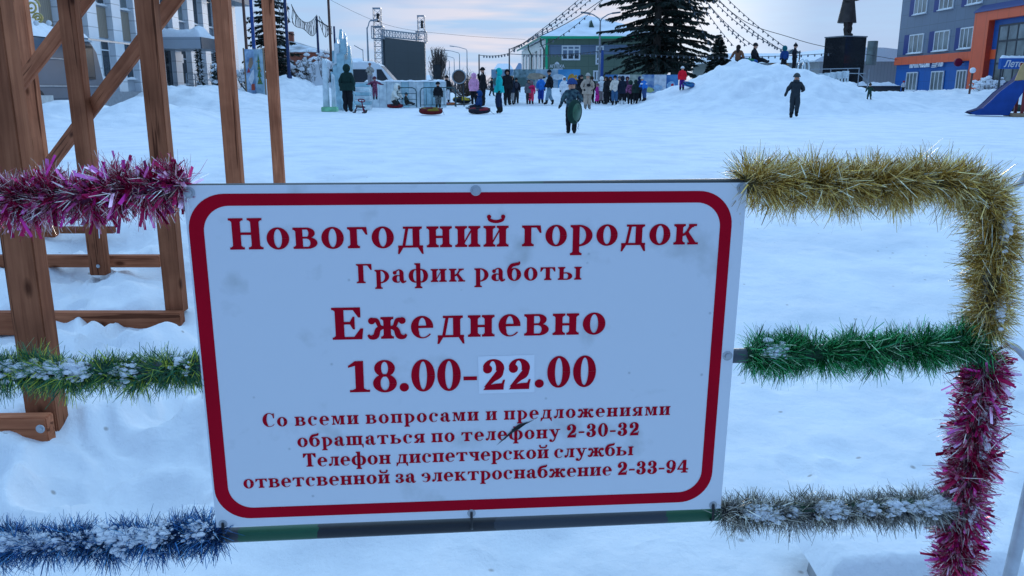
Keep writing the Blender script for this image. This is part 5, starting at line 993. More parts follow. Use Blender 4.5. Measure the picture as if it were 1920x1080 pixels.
def ice_steps():
    Y = 38.5; c = GX(664, Y); r = thing('ice_steps', 'stack of ice steps behind the man in the dark parka', 'ice steps', c); px = lambda p: xat(p, Y) - c.x
    for k in range(6): MB().box(((px(638 + k * 1.5) + px(694 - k * 2)) / 2, .25 * k, .11 + .2 * k), (px(694 - k * 2) - px(638 + k * 1.5), .55, .17)).build('step', M_ICE if k % 2 else M_ICE2, r, bevel=.02)
ice_steps()
def ice_wall():
    Y = 43.6; c = GX(760, Y); r = thing('ice_wall', 'long low wall of ice blocks in front of the van and screen', 'ice wall', c); g = random.Random(3); n = 11; x0, x1 = xat(684, Y) - c.x, xat(836, Y) - c.x; h = zat(151, Y) - c.z
    for k in range(n):
        w = (x1 - x0) / n; MB().box((x0 + w * (k + .5), g.uniform(-.01, .01), h / 2 - .05), (w - .004, .4, h + g.uniform(-.02, .01))).build('ice_block', M_ICE2 if g.random() < .8 else M_ICE, r, bevel=.025)
    snow_heap('snow_top', r, x0, x1, -.22, .22, h - .06, .1, 60, 5)
ice_wall()
def crowd_fence(label, pa, pb, Y, vertical):
    c = GX(pa, Y); r = thing('steel_fence', label, 'fence', c, group='teal crowd fences before the ice wall'); w = xat(pb, Y) - xat(pa, Y); m = mat('teal_fence_paint', (.02, .075, .085), .45); h = 1.0
    pts = [(0, 0, .05), (0, 0, h - .2), (.06, 0, h - .06), (.2, 0, h), (w - .2, 0, h), (w - .06, 0, h - .06), (w, 0, h - .2), (w, 0, .05)]; MB().tube(pts, .026, 8).build('frame', m, r, smooth=True)
    MB().tube([(0, 0, .15), (w, 0, .15)], .02, 6).build('bar', m, r)
    for k in range(1, 6 if vertical else 3):
        q = k / (6 if vertical else 3)
        MB().tube([(w * q, 0, .15), (w * q, 0, h)] if vertical else [(0, 0, .15 + q * (h - .15)), (w, 0, .15 + q * (h - .15))], .016, 6).build('bar', m, r)
crowd_fence('teal crowd fence with horizontal bars before the ice wall', 746, 782, 42.3, False); crowd_fence('teal crowd fence with upright bars below the loudspeaker', 789, 856, 42.4, True)
def van():
    Y = 54.0; x1 = xat(755, Y); x0 = x1 - 5.9; zb = th(-9, Y); r = thing('white_van', 'white high roofed van parked behind the ice wall', 'van', ((x0 + x1) / 2, Y, zb)); xm = (x0 + x1) / 2; H = zat(117, Y) - zb; a, b = x0 - xm, x1 - xm
    body = [(a, .45), (a, H - .25), (a + .25, H), (b - 1.75, H), (b - 1.45, H - .12), (b - .42, 1.3), (b - .06, 1.08), (b, .8), (b, .45)]
    MB().prism(body, 0, 2.0).build('body', mat('white_van_paint', (.8, .81, .82), .35, var=.04), r, bevel=.05)
    gl = mat('van_window_glass', (.02, .025, .03), .1, var=.1)
    for p in (((b - 3.15, 1.35), (b - 2.2, 1.35), (b - 2.2, H - .42), (b - 3.15, H - .42)), ((b - 4.6, 1.35), (b - 3.4, 1.35), (b - 3.4, H - .42), (b - 4.6, H - .42)), ((b - 1.62, 1.3), (b - .78, 1.3), (b - 1.32, H - .42), (b - 1.62, H - .42))): MB().prism(list(p), -.03, .01).build('window', gl, r)
    MB().add([(b - 1.36, .1, H - .2), (b - 1.36, 1.9, H - .2), (b - .46, 1.9, 1.36), (b - .46, .1, 1.36)], [(0, 1, 2, 3)]).build('windscreen', gl, r)
    for x in (a + 1.1, b - 1.0):
        w = MB().lathe((x, -.02, .34), [(.34, 0), (.36, .04), (.36, .2)], 18, R=Matrix.Rotation(RAD(-90), 3, 'X')).build('wheel', mat('tyre_rubber', (.02, .02, .022)), r, smooth=True); MB().lathe((x, -.05, .34), [(.06, 0), (.2, .01), (.2, .03)], 14, R=Matrix.Rotation(RAD(-90), 3, 'X')).build('rim', M_STEEL, w)
    MB().box((b - .04, .35, .82), (.08, .3, .18)).build('headlight', M_GLASSL, r); MB().box((b - .04, 1.65, .82), (.08, .3, .18)).build('headlight', M_GLASSL, r)
    MB().box((b - 1.9, -.12, 1.5), (.12, .2, .26)).build('mirror', M_DARKM, r)
    snow_heap('roof_snow', r, a + .3, b - 1.9, .1, 1.9, H - .02, .12, 16, 3)
van()
def truss(mb, a, b, w, n, up=None):
    a, b = Vector(a), Vector(b); t = (b - a).normalized(); u = Vector((0, 1, 0)) if abs(t.z) > .8 else Vector((0, 0, 1)); x = t.cross(u).normalized() * w / 2; y = x.cross(t).normalized() * w / 2; C = [x + y, x - y, -x - y, y - x]
    for c in C: mb.bar(a + c, b + c, .055)
    for i in range(n):
        p, q = a + (b - a) * (i / n), a + (b - a) * ((i + 1) / n)
        for k in range(4):
            c, d = C[k], C[(k + 1) % 4]; mb.bar(p + c, p + d, .035); mb.bar(p + (c if i % 2 else d), q + (d if i % 2 else c), .03)
def stage():
    A, B = Vector((xat(710.5, 75, 4), 75, 0)), Vector((xat(791.5, 82.5, 4), 82.5, 0)); r = thing('led_screen_rig', 'truss rig of two lattice towers carrying a large black screen', 'screen'); m = M_STEEL; tA, tB = zat(17, 75), zat(31, 82.5)
    for p, t in ((A, tA), (B, tB)):
        b = MB(); truss(b, (p.x, p.y, .5), (p.x, p.y, t), .62, 15); b.build('tower', m, r); MB().box((p.x, p.y, t + .05), (.7, .7, .1)).build('top_plate', m, r)
        MB().box((p.x + .12, p.y - .42, t - .75), (.22, .22, .7)).build('chain_hoist', M_BLACKP, r)
    zb, zB = zat(61, 75), zat(70, 82.5); b = MB(); d = (B - A).normalized(); truss(b, A + Vector((0, 0, zb)) + d * .5, B + Vector((0, 0, zB)) - d * .5, .55, 14); b.build('cross_beam', m, r)
    for p, z in ((A, zb), (B, zB)):
        q = MB()
        for sx in (-.48, .48):
            for zz in (-.5, .5): q.bar((p.x + sx, p.y - .48, z + zz), (p.x + sx, p.y + .48, z + zz), .07); q.bar((p.x - .48, p.y + sx, z + zz), (p.x + .48, p.y + sx, z + zz), .07)
            for sy in (-.48, .48): q.bar((p.x + sx, p.y + sy, z - .5), (p.x + sx, p.y + sy, z + .5), .07)
        q.build('sleeve_block', m, r)
    sm = panel_mat('led_panel_black', (.022, .034, .043), .96, .96, axis='X', dark=.8); L0 = Vector((xat(720, 75.8, 4), 75.6, 0)); L1 = Vector((xat(794, 82, 4), 82.0, 0)); dd = (L1 - L0); n = dd.cross(Vector((0, 0, 1))).normalized() * .18; z0a, z1a, z0b, z1b = zat(150, 75.6), zat(70, 75.6), zat(151, 82), zat(79, 82)
    MB().hexa([L0 + n + Vector((0, 0, z0a)), L1 + n + Vector((0, 0, z0b)), L1 - n + Vector((0, 0, z0b)), L0 - n + Vector((0, 0, z0a)), L0 + n + Vector((0, 0, z1a)), L1 + n + Vector((0, 0, z1b)), L1 - n + Vector((0, 0, z1b)), L0 - n + Vector((0, 0, z1a))]).build('screen', sm, r)
    for k in range(6): p = L0 + dd * ((k + .5) / 6); MB().bar(p + Vector((0, 0, z1b)), p + Vector((0, 0, zb - .3 - .2 * k / 6)), .04).build('hanger', m, r)
    MB().box(tuple((L0 + L1) / 2 + Vector((0, .6, .9))), (6.5, 1.4, .9)).build('base', M_DARKM, r)
stage()
def speaker():
    Y = 44.6; c = GX(821.5, Y); r = thing('loudspeaker', 'black loudspeaker on a stand behind the ice wall', 'speaker', c); z0, z1 = zat(148, Y) - c.z, zat(121, Y) - c.z
    MB().hexa([(-.21, -.18, z0), (.21, -.18, z0), (.16, .2, z0), (-.16, .2, z0), (-.21, -.18, z1), (.21, -.18, z1), (.16, .2, z1), (-.16, .2, z1)]).build('cabinet', M_BLACKP, r, bevel=.02); MB().box((0, -.19, (z0 + z1) / 2), (.36, .02, z1 - z0 - .08)).build('grille', mat('speaker_grille', (.02, .022, .025), .7), r)
    MB().tube([(0, 0, .3), (0, 0, z0)], .025, 8).build('pole', M_DARKM, r)
    for a in (0, 2.1, 4.2): MB().bar((0, 0, .6), (.4 * math.cos(a), .4 * math.sin(a), 0), .03).build('leg', M_DARKM, r)
speaker()
def drum():
    Y = 47; c = GX(862, Y); zc = zat(144, Y) - c.z; r = thing('wooden_drum', 'round brown drum with a pale metal rim standing on legs', 'drum', c); R = Matrix.Rotation(RAD(90), 3, 'X')
    MB().lathe((0, 0, zc), [(.30, -.2), (.33, -.18), (.33, .18), (.30, .2)], 24, R=R).build('body', mat('brown_drum', (.09, .055, .04), .7, var=.3, scale=5), r, smooth=True); MB().torus((0, -.2, zc), .36, .035, 28, 8, Rm=R).build('rim', M_STEEL, r, smooth=True)
    for x in (-.25, .25): MB().bar((x, 0, 0), (x * .8, 0, zc - .2), .06).build('leg', M_DARKM, r)
drum()
def street_lamp(label, pxt, pyt, Y=None, h=7.5, sx=-1, arm=1.4, both=False, group='street lamps along the far road'):
    Y = Y or (h + .6 - CZ) * FPX / (HOR - pyt); x = xat(pxt, Y, 4); r = thing('street_lamp', label, 'street lamp', (x, Y, .4), group=group)
    MB().tube([(0, 0, 0), (0, 0, h * .6), (0, 0, h - .4)], [.11, .085, .06], 8).build('pole', M_STEEL, r, smooth=True)
    for s in ((-1, 1) if both else (sx,)):
        MB().tube([(0, 0, h - .5), (s * .12, 0, h - .25), (s * arm * .6, 0, h + .05), (s * arm, 0, h + .18)], .05, 7).build('arm', M_STEEL, r, smooth=True); MB().box((s * (arm + .3), 0, h + .2), (.7, .26, .12), Matrix.Rotation(-s * .12, 3, 'Y')).build('head', M_STEEL, r)
    return r
street_lamp('street lamp with a single arm left of the stage tower', 690.5, 42, 74, (zat(40, 74) - .5), 1, .35)
q = pole('short lamp arm post behind the ice wall left of the street lamp', 682, 684, 90, 5.6, .05, M_STEEL, 'lamp post', 'lamp_post')
MB().bar((0, 0, 5.0), (-.9, 0, 5.5), .08).build('arm', M_STEEL, q[0])
for i, (px, py, lab) in enumerate(((876, 92, 'tallest and nearest street lamp of the receding row'), (851, 99, 'second street lamp of the receding row left of the tallest'), (826, 108, 'third street lamp of the receding row above the poplar edge'), (808, 113, 'fourth lamp of the receding row in front of the poplar'), (795, 120, 'fifth lamp of the receding row just right of the screen tower'))):
    street_lamp(lab + (''), (876, 862, 852, 843, 836)[i] + 0, py, h=7.4, arm=2.0)
street_lamp('double armed street lamp in front of the pharmacy roof', 1124, 24, 72, zat(24, 72) - .6, both=True, arm=1.0)
# ---------------------------------------------------------------- painted boards
def board(label, pa, pb, ta, tb, ba, bb, Y, cols, seed, motifs):
    x0, x1 = xat(pa, Y), xat(pb, Y); z0, z1 = zat(bb, Y), zat(ta, Y); xm = (x0 + x1) / 2; zb = th(xm, Y) - .2; r = thing('painted_board', label, 'billboard', (xm, Y, zb), group='painted winter boards behind the crowd'); n = len(cols)
    for k, (c, c2, sc) in enumerate(cols):
        a, b = x0 + (x1 - x0) * k / n, x0 + (x1 - x0) * (k + 1) / n; MB().box(((a + b) / 2 - xm, 0, (z0 + z1) / 2 - zb), (b - a - .01, .06, z1 - z0)).build('panel', mat('board_print_%d_%d' % (seed, k), c, .55, var=.25, scale=sc, col2=c2), r)
    for (fx, fz, w, h, c) in motifs:
        g = random.Random(int(fx * 1000)); pts = [(fx * (x1 - x0) + x0 - xm + w * math.cos(a) * g.uniform(.75, 1.1), z0 - zb + (z1 - z0) * fz + h * math.sin(a) * g.uniform(.75, 1.1)) for a in [2 * math.pi * q / 11 for q in range(11)]]; MB().prism(pts, -.045, -.032).build('painted_motif', mat('board_motif_%.2f_%.2f' % (c[0], c[1]), c, .6, var=.2), r)
    for k in range(4): x = (x0 - xm) + (x1 - x0) * (k + .1) / 3.2; MB().bar((x, .08, 0), (x, .08, z1 - zb), .07).build('post', M_DARKM, r)
Wt = (.75, .77, .8)
board('long board painted with a frosted forest under blue sky behind the crowd', 921, 1088, 130, 131, 165, 165, 57.5, [((.05, .2, .42), (.30, .42, .45), 2.4), ((.06, .12, .12), (.28, .4, .42), 3.4), ((.08, .22, .36), (.5, .58, .6), 1.6), ((.03, .25, .55), (.12, .42, .68), .8)], 1, [(.12, .35, .9, .35, (.06, .12, .11)), (.3, .3, .9, .4, (.08, .14, .13)), (.5, .62, .7, .25, (.35, .28, .2)), (.6, .35, .6, .3, (.6, .65, .68)), (.9, .45, .25, .42, (.55, .27, .04)), (.75, .6, .5, .2, (.55, .6, .62))])
board('patchwork board of blue white and green painted panels under the tall spruce', 1135, 1272, 140, 140, 176, 176, 56.5, [((.03, .12, .35), (.08, .25, .5), 2), ((.45, .5, .55), (.7, .72, .74), 2), ((.22, .26, .2), (.5, .5, .4), 3), ((.03, .16, .45), (.4, .5, .6), 2.5), ((.55, .58, .65), (.75, .77, .8), 3), ((.02, .13, .42), (.1, .3, .55), 1.5)], 2, [(.45, .3, .3, .3, (.5, .55, .35)), (.72, .3, .32, .28, (.35, .5, .65)), (.9, .4, .28, .35, (.3, .5, .68)), (.6, .2, .35, .18, (.45, .5, .2)), (.1, .55, .3, .3, (.1, .3, .6))])
# ---------------------------------------------------------------- strings of lights
APEX = P(1236, -150, 62)
M_CABLE = mat('black_cable', (.015, .016, .018), .6); BULB = None
def light_string(label, A, B, sag, nb, rr=.018, first=.12, bs=.055):
    global BULB
    A, B = Vector(A), Vector(B); r = thing('light_string', label, 'string lights', A, group='strings of bulbs strung over the square'); pts = []
    for i in range(25): u = i / 24; pts.append((B - A) * u - Vector((0, 0, sag * 4 * u * (1 - u))))
    MB().tube(pts, rr, 5).build('cable', M_CABLE, r)
    for k in range(nb):
        u = first + (1 - first) * (k + .5) / nb; p = (B - A) * u - Vector((0, 0, sag * 4 * u * (1 - u) + .07))
        if BULB is None: BULB = MB().ball((0, 0, 0), 1, 8, sc=(1, 1, 1.3)).tube([(0, 0, .8), (0, 0, 2.0)], .45, 6).build('bulb', mat('frosted_bulb', (.12, .13, .15), .3), r); o = BULB
        else: o = BULB.copy(); COL.objects.link(o); o.parent = r
        o.scale = (bs,) * 3; o.location = p
L_ENDS = [(960, 93, 50, .8, 20), (985, 78, 55, 1.1, 16), (957, 98, 46, .5, 14), (1012, 88, 55, 1.3, 13)]
for i, (px, py, Y, sg, n) in enumerate(L_ENDS): light_string(('leftmost string of bulbs falling from the spruce top to the dark pole', 'string of bulbs passing above the pharmacy roof to the left', 'long low string of bulbs running past the pharmacy gable', 'string of bulbs crossing the pharmacy roof in a deep sag')[i], APEX, P(px, py, Y), sg, n, first=.45)
R_ENDS = [(1375, 86, 52, .7, 14), (1400, 86, 50, .8, 15), (1420, 90, 48, 1.1, 13), (1462, 92, 48, .9, 18), (1470, 95, 46, 1.3, 16), (1474, 90, 50, .6, 17), (1336, 95, 56, .4, 12)]
for i, (px, py, Y, sg, n) in enumerate(R_ENDS): light_string(('steep string of bulbs ending above the sitting children on the hill', 'second string of bulbs right of the spruce ending over the hill', 'third string of bulbs right of the spruce with a deep sag', 'string of bulbs ending by the standing children on the hill', 'lowest sagging string of bulbs ending at the pole on the hill', 'outermost straight string of bulbs right of the spruce', 'string of bulbs hanging close beside the spruce edge')[i], APEX, P(px, py, Y), sg, n, first=.42)
light_string('horizontal string of bulbs from the pole over the crowd to the blue pole', P(955, 101, 50), P(1129, 95, 58), .15, 22, bs=.05)
light_string('short horizontal string of bulbs between the two dark poles', P(898, 103, 52), P(955, 100, 50), .1, 9, bs=.05)
light_string('horizontal string of bulbs from the blue pole across the hilltop', P(1129, 95, 58), P(1560, 100, 50), .3, 34, bs=.05)
def cable(label, pts, r=.02): b = thing('overhead_cable', label, 'cable', pts[0]); MB().tube([Vector(p) - Vector(pts[0]) for p in pts], r, 5).build('cable', M_CABLE, b)
cable('plain cable sweeping from above the spruce past the statue plinth', catmull([P(1335, -8, 56), P(1400, 42, 54), P(1475, 68, 54), P(1549, 88, 56), P(1682, 112, 66)], 8))
cable('thin wire crossing the sky above the stage rig', catmull([P(560, -30, 70), P(720, 45, 75), P(860, 66, 80), P(985, 74, 86)], 8), .012)
cable('plain cable from above the pharmacy down to the left pole', catmull([P(1140, -8, 60), P(1060, 45, 56), P(957, 92, 50)], 8), .025)
pole('dark pole at the left end of the light strings behind the crowd', 953, 955, 50, zat(91, 50), .05, M_DARKM)
pole('thin dark pole carrying the far left end of the lights', 897, 899, 52, zat(102, 52), .05, M_DARKM)
pole('blue pole wound with lights in front of the pharmacy door', 1130, 1127, 58, zat(94, 58), .12, M_BLUE)
pole('dark pole behind the hill where the light strings end', 1494, 1492, 50, zat(95, 50), .045, M_DARKM)
# ---------------------------------------------------------------- monument, ice fence, slide
M_GRAN = mat('polished_black_granite', (.018, .02, .024), .12, var=.3, scale=30, spec=.6); M_BRONZE = mat('dark_bronze', (.055, .042, .036), .5, .35, var=.3, scale=3)
def pedestal():
    Y = 58; x = xat(1581, Y, 3); r = thing('statue_pedestal', 'tall polished black granite pedestal with a plain block shape', 'pedestal', (x, Y, .5), RAD(24)); z = zat(71, Y) - .5
    MB().box((0, 0, z / 2), (1.85, 1.85, z)).build('shaft', M_GRAN, r, bevel=.015); MB().box((0, 0, .35), (2.7, 2.7, .7)).build('plinth', M_GRAN, r, bevel=.02); MB().box((0, 0, z + .045), (1.92, 1.92, .08)).build('cap', mat('grey_granite_cap', (.2, .21, .22), .4), r)
    return x, Y, z + .5 + .085
PED = pedestal()
def ice_fence():
    Y = 44; r = thing('ice_lattice_fence', 'white openwork ice fence of small square cells on the hill side', 'ice fence'); m = M_ICE2
    for k in range(7):
        a, b = 1512 + k * 11.2, 1512 + k * 11.2 + 10.4; t = 141 - k * 1.2; x0, x1 = xat(a, Y), xat(b, Y); z1, z0 = zat(t, Y), zat(164 + k * .8, Y); f = MB(); w = .035
        for q in range(3): x = x0 + (x1 - x0) * q / 2; f.box((x, 0 + Y, (z0 + z1) / 2), (w, .12, z1 - z0))
        for q in range(4): z = z0 + (z1 - z0) * q / 3; f.box(((x0 + x1) / 2, Y, z), (x1 - x0, .11, w * 1.2))
        f.box(((x0 + x1) / 2, Y, z0 + (z1 - z0) * .8), (x1 - x0 - .02, .05, (z1 - z0) * .36)); f.build('panel', m, r)
    r2 = thing('ice_arch_figure', 'two white rounded ice outlines standing beside the railing on the hill', 'ice sculpture')
    for px, t in ((1501, 111), (1509, 112)):
        x = xat(px, Y); z0, z1 = zat(137, Y), zat(t, Y); MB().tube(catmull([(x - .15, Y, z0), (x - .17, Y, (z0 + z1) / 2), (x - .08, Y, z1 - .08), (x, Y, z1), (x + .08, Y, z1 - .08), (x + .17, Y, (z0 + z1) / 2), (x + .15, Y, z0)], 4), .04, 7).build('outline', m, r2, smooth=True)
    r3 = thing('handrail', 'thin metal handrail beside the granite pedestal', 'railing'); Y2 = 51
    for a, b, pa, pb in ((130, 128, 1518, 1610), (137, 138, 1556, 1622)): MB().tube([(xat(pa, Y2), Y2, zat(a, Y2)), (xat(pb, Y2), Y2, zat(b, Y2))], .03, 6).build('rail', M_STEEL, r3)
    for px in (1519, 1556, 1588, 1609): MB().tube([(xat(px, Y2), Y2, .5), (xat(px, Y2), Y2, zat(129, Y2))], .03, 6).build('post', M_STEEL, r3)
    MB().bar((xat(1609, Y2), Y2, zat(138, Y2)), (xat(1630, Y2), Y2, zat(155, Y2)), .035).build('brace', M_STEEL, r3); MB().tube([(xat(1627, Y2), Y2, .9), (xat(1628, Y2), Y2, zat(130, Y2))], .03, 6).build('post', M_STEEL, r3)
    Y3 = 55; x0, x1 = xat(1588, Y3), xat(1690, Y3); r4 = thing('stone_ledge', 'long dark stone ledge topped with snow right of the pedestal', 'ledge'); z1, z0 = zat(161, Y3), .4
    MB().box(((x0 + x1) / 2, Y3 + .5, (z0 + z1) / 2), (x1 - x0, 1, z1 - z0)).build('stone', M_GRAN, r4); snow_heap('snow_top', r4, x0, x1, Y3, Y3 + 1, z1 - .01, .28, 40, 8)
ice_fence()
def slide():
    Y = 29.0; px = lambda p: xat(p, Y, 1.2); zz = lambda q: zat(q, Y) ; Z = lambda q: zz(q); c = GX(1860, Y); th_ = math.atan2(c.x, c.y) * .5; r = thing('play_slide', 'blue playground slide with yellow plywood upper sides and a wooden base', 'slide', c, -th_); kx = math.cos(th_)
    R = lambda pts: [((px(a) - c.x) * kx, zz(b) - c.z) for a, b in pts]; blue = mat('slide_blue', (.008, .055, .26), .5, var=.15, scale=3, spec=.3); dk = mat('slide_chute_blue', (.006, .022, .10), .75, var=.15, spec=.15); ply = mat('yellow_plywood', (.50, .32, .13), .55, var=.15, scale=4)
    lower = R([(1825, 212), (1836, 216), (1894, 216), (1907, 184), (1921, 158), (1911, 151), (1896, 152), (1884, 162), (1871, 174), (1858, 190), (1846, 203)]); upper = R([(1896, 151), (1911, 150), (1921, 157), (1960, 128), (1972, 84), (1935, 92), (1915, 107), (1903, 124)])
    for y in (0, .72):
        MB().prism(lower, y, y + .04).build('side_panel', blue if not y else dk, r)
    MB().prism(upper, -.004, .044).build('upper_side', ply, r)
    ch = R([(1826, 211), (1846, 204), (1858, 192), (1871, 176), (1884, 164), (1897, 153), (1906, 141), (1918, 128)]); b = MB(); n = len(ch); b.add([(x, .05, z + .02) for x, z in ch] + [(x, .71, z + .02) for x, z in ch] + [(x, .05, z - .02) for x, z in ch] + [(x, .71, z - .02) for x, z in ch], [(k, k + 1, n + k + 1, n + k) for k in range(n - 1)] + [(2 * n + k, 3 * n + k, 3 * n + k + 1, 2 * n + k + 1) for k in range(n - 1)]); b.build('chute', dk, r, smooth=True)
    x0 = (px(1916) - c.x) * kx
    for x in (x0, x0 + .95):
        for y in (.02, .74): MB().box((x, y, .85), (.09, .09, 1.9)).build('leg', mat('dark_red_post', (.22, .02, .02), .5), r)
    MB().box((x0 + .5, .38, 1.25), (1.1, .85, .05)).build('platform', ply, r); MB().box((x0 + .3, .2, .06), (1.3, 1.2, .1)).build('base', mat('raw_timber', (.3, .2, .12)), r)
    for k in range(4): MB().bar((x0 + 1.0 + .1 * (3 - k), .02, .3 + .28 * k), (x0 + 1.0 + .1 * (3 - k), .74, .3 + .28 * k), .05).build('rung', mat('dark_red_post', (.22, .02, .02)), r)
    g = thing('dark_sack', 'dark green heap lying at the foot of the slide', 'bag', G(1908, 209)); MB().ball((0, 0, .1), .3, 12, sc=(1.4, .9, .6), jit=.1).build('sack', mat('dark_green_cloth', (.015, .03, .022), .8), g, smooth=True)
slide()
# ---------------------------------------------------------------- people
SKIN = (.62, .30, .19)
def cloth(c, pat=None):
    n = 'cloth_%02x%02x%02x' % tuple(int(255 * q) for q in c)
    return mat(n + ('_pattern' if pat else ''), c, .85, var=.45 if pat else .18, scale=14 if pat else 9, col2=pat, bump=.3, bscale=18, spec=.2)
BASE = dict(pel=(0, 0, .53), wai=(0, .0, .62), che=(0, 0, .735), nec=(0, 0, .845), hea=(0, -.012, .915), top=(0, -.008, .962),
            hl=(.05, 0, .50), kl=(.055, -.01, .28), al=(.058, .012, .055), tl=(.064, -.075, .022), sl=(.094, 0, .80), el=(.138, .012, .64), wl=(.148, -.02, .495), fl=(.148, -.035, .44), ul=(.126, -.055, .465))
POSES = {
 'stand': {},
 'walk': dict(kl=(.05, -.06, .29), al=(.05, -.10, .06), tl=(.055, -.18, .05), kr=(-.05, .02, .28), ar=(-.05, .12, .075), tr=(-.055, .06, .02), el=(.145, .06, .65), wl=(.15, .05, .52), fl=(.15, .03, .47), er=(-.145, -.04, .65), wr=(-.145, -.11, .54), fr=(-.14, -.13, .50)),
 'face': dict(er=(-.16, -.06, .68), wr=(-.07, -.12, .80), fr=(-.04, -.10, .855), ur=(-.05, -.13, .84)),
 'pockets': dict(el=(.175, .03, .65), wl=(.12, -.06, .54), fl=(.09, -.075, .52), er=(-.175, .03, .65), wr=(-.12, -.06, .54), fr=(-.09, -.075, .52)),
 'onehip': dict(er=(.0, 0, 0)),
 'wide': dict(el=(.22, 0, .72), wl=(.31, -.02, .69), fl=(.36, -.03, .69), er=(-.22, 0, .72), wr=(-.31, -.02, .69), fr=(-.36, -.03, .69)),
 'down_out': dict(el=(.18, -.0, .66), wl=(.25, -.05, .53), fl=(.28, -.06, .49), er=(-.18, -.0, .66), wr=(-.25, -.05, .53), fr=(-.28, -.06, .49), kl=(.08, -.02, .28), al=(.095, .0, .055), tl=(.10, -.085, .022), kr=(-.08, -.02, .28), ar=(-.095, 0, .055), tr=(-.10, -.085, .022)),
 'hold': dict(el=(.15, -.05, .66), wl=(.10, -.17, .62), fl=(.08, -.21, .61), er=(-.15, -.05, .66), wr=(-.10, -.17, .62), fr=(-.08, -.21, .61)),
 'tubecarry': dict(el=(.16, -.02, .66), wl=(.12, -.11, .56), fl=(.08, -.13, .54), er=(-.15, .03, .65), wr=(-.195, -.03, .525), fr=(-.215, -.05, .48), kl=(.05, -.06, .29), al=(.05, -.05, .055), tl=(.055, -.13, .025), kr=(-.05, .0, .28), ar=(-.05, .06, .06), tr=(-.055, -.015, .022)),
 'jog': dict(kl=(.05, -.07, .30), al=(.055, .02, .09), tl=(.06, -.06, .05), kr=(-.05, -.01, .28), ar=(-.055, .04, .055), tr=(-.06, -.045, .022), el=(.17, .05, .66), wl=(.15, -.06, .60), fl=(.12, -.09, .60), er=(-.16, .03, .65), wr=(-.22, -.02, .53), fr=(-.235, -.04, .49)),
 'step': dict(kl=(.05, -.05, .29), al=(.055, -.01, .07), kr=(-.05, .01, .28), ar=(-.055, .07, .07), tr=(-.06, 0, .022)),
 'sit': dict(pel=(0, 0, .13), wai=(0, .015, .22), che=(0, .01, .34), nec=(0, -.0, .445), hea=(0, -.02, .52), top=(0, -.015, .568), hl=(.05, -.02, .11), kl=(.075, -.22, .15), al=(.07, -.40, .07), tl=(.075, -.43, .13), sl=(.105, 0, .40), el=(.16, -.03, .26), wl=(.13, -.13, .17), fl=(.11, -.17, .165), ul=(.09, -.16, .19)),
 'sitback': dict(pel=(0, 0, .13), wai=(0, .015, .22), che=(0, .02, .34), nec=(0, .01, .445), hea=(0, -.0, .52), top=(0, .005, .568), hl=(.05, -.02, .11), kl=(.075, -.2, .19), al=(.07, -.36, .06), tl=(.075, -.43, .08), sl=(.105, .01, .40), el=(.17, .06, .27), wl=(.24, .1, .13), fl=(.27, .11, .09), ul=(.25, .08, .10)),
 'kneel': dict(pel=(0, .06, .25), wai=(0, .03, .33), che=(0, -.02, .45), nec=(0, -.05, .55), hea=(0, -.08, .62), top=(0, -.085, .668), hl=(.05, .05, .22), kl=(.07, -.12, .06), al=(.06, .13, .05), tl=(.06, .2, .03), sl=(.105, -.02, .51), el=(.15, -.09, .38), wl=(.12, -.18, .29), fl=(.10, -.21, .27), ul=(.09, -.2, .3)),
 'lean': dict(wai=(0, .02, .61), che=(0, -.05, .71), nec=(0, -.09, .80), hea=(0, -.13, .865), top=(0, -.14, .91), sl=(.105, -.06, .77), el=(.14, -.12, .63), wl=(.1, -.2, .54), fl=(.08, -.23, .51), ul=(.07, -.2, .53)),
}
def lerp3(a, b, t): return tuple(x + (y - x) * t for x, y in zip(a, b))
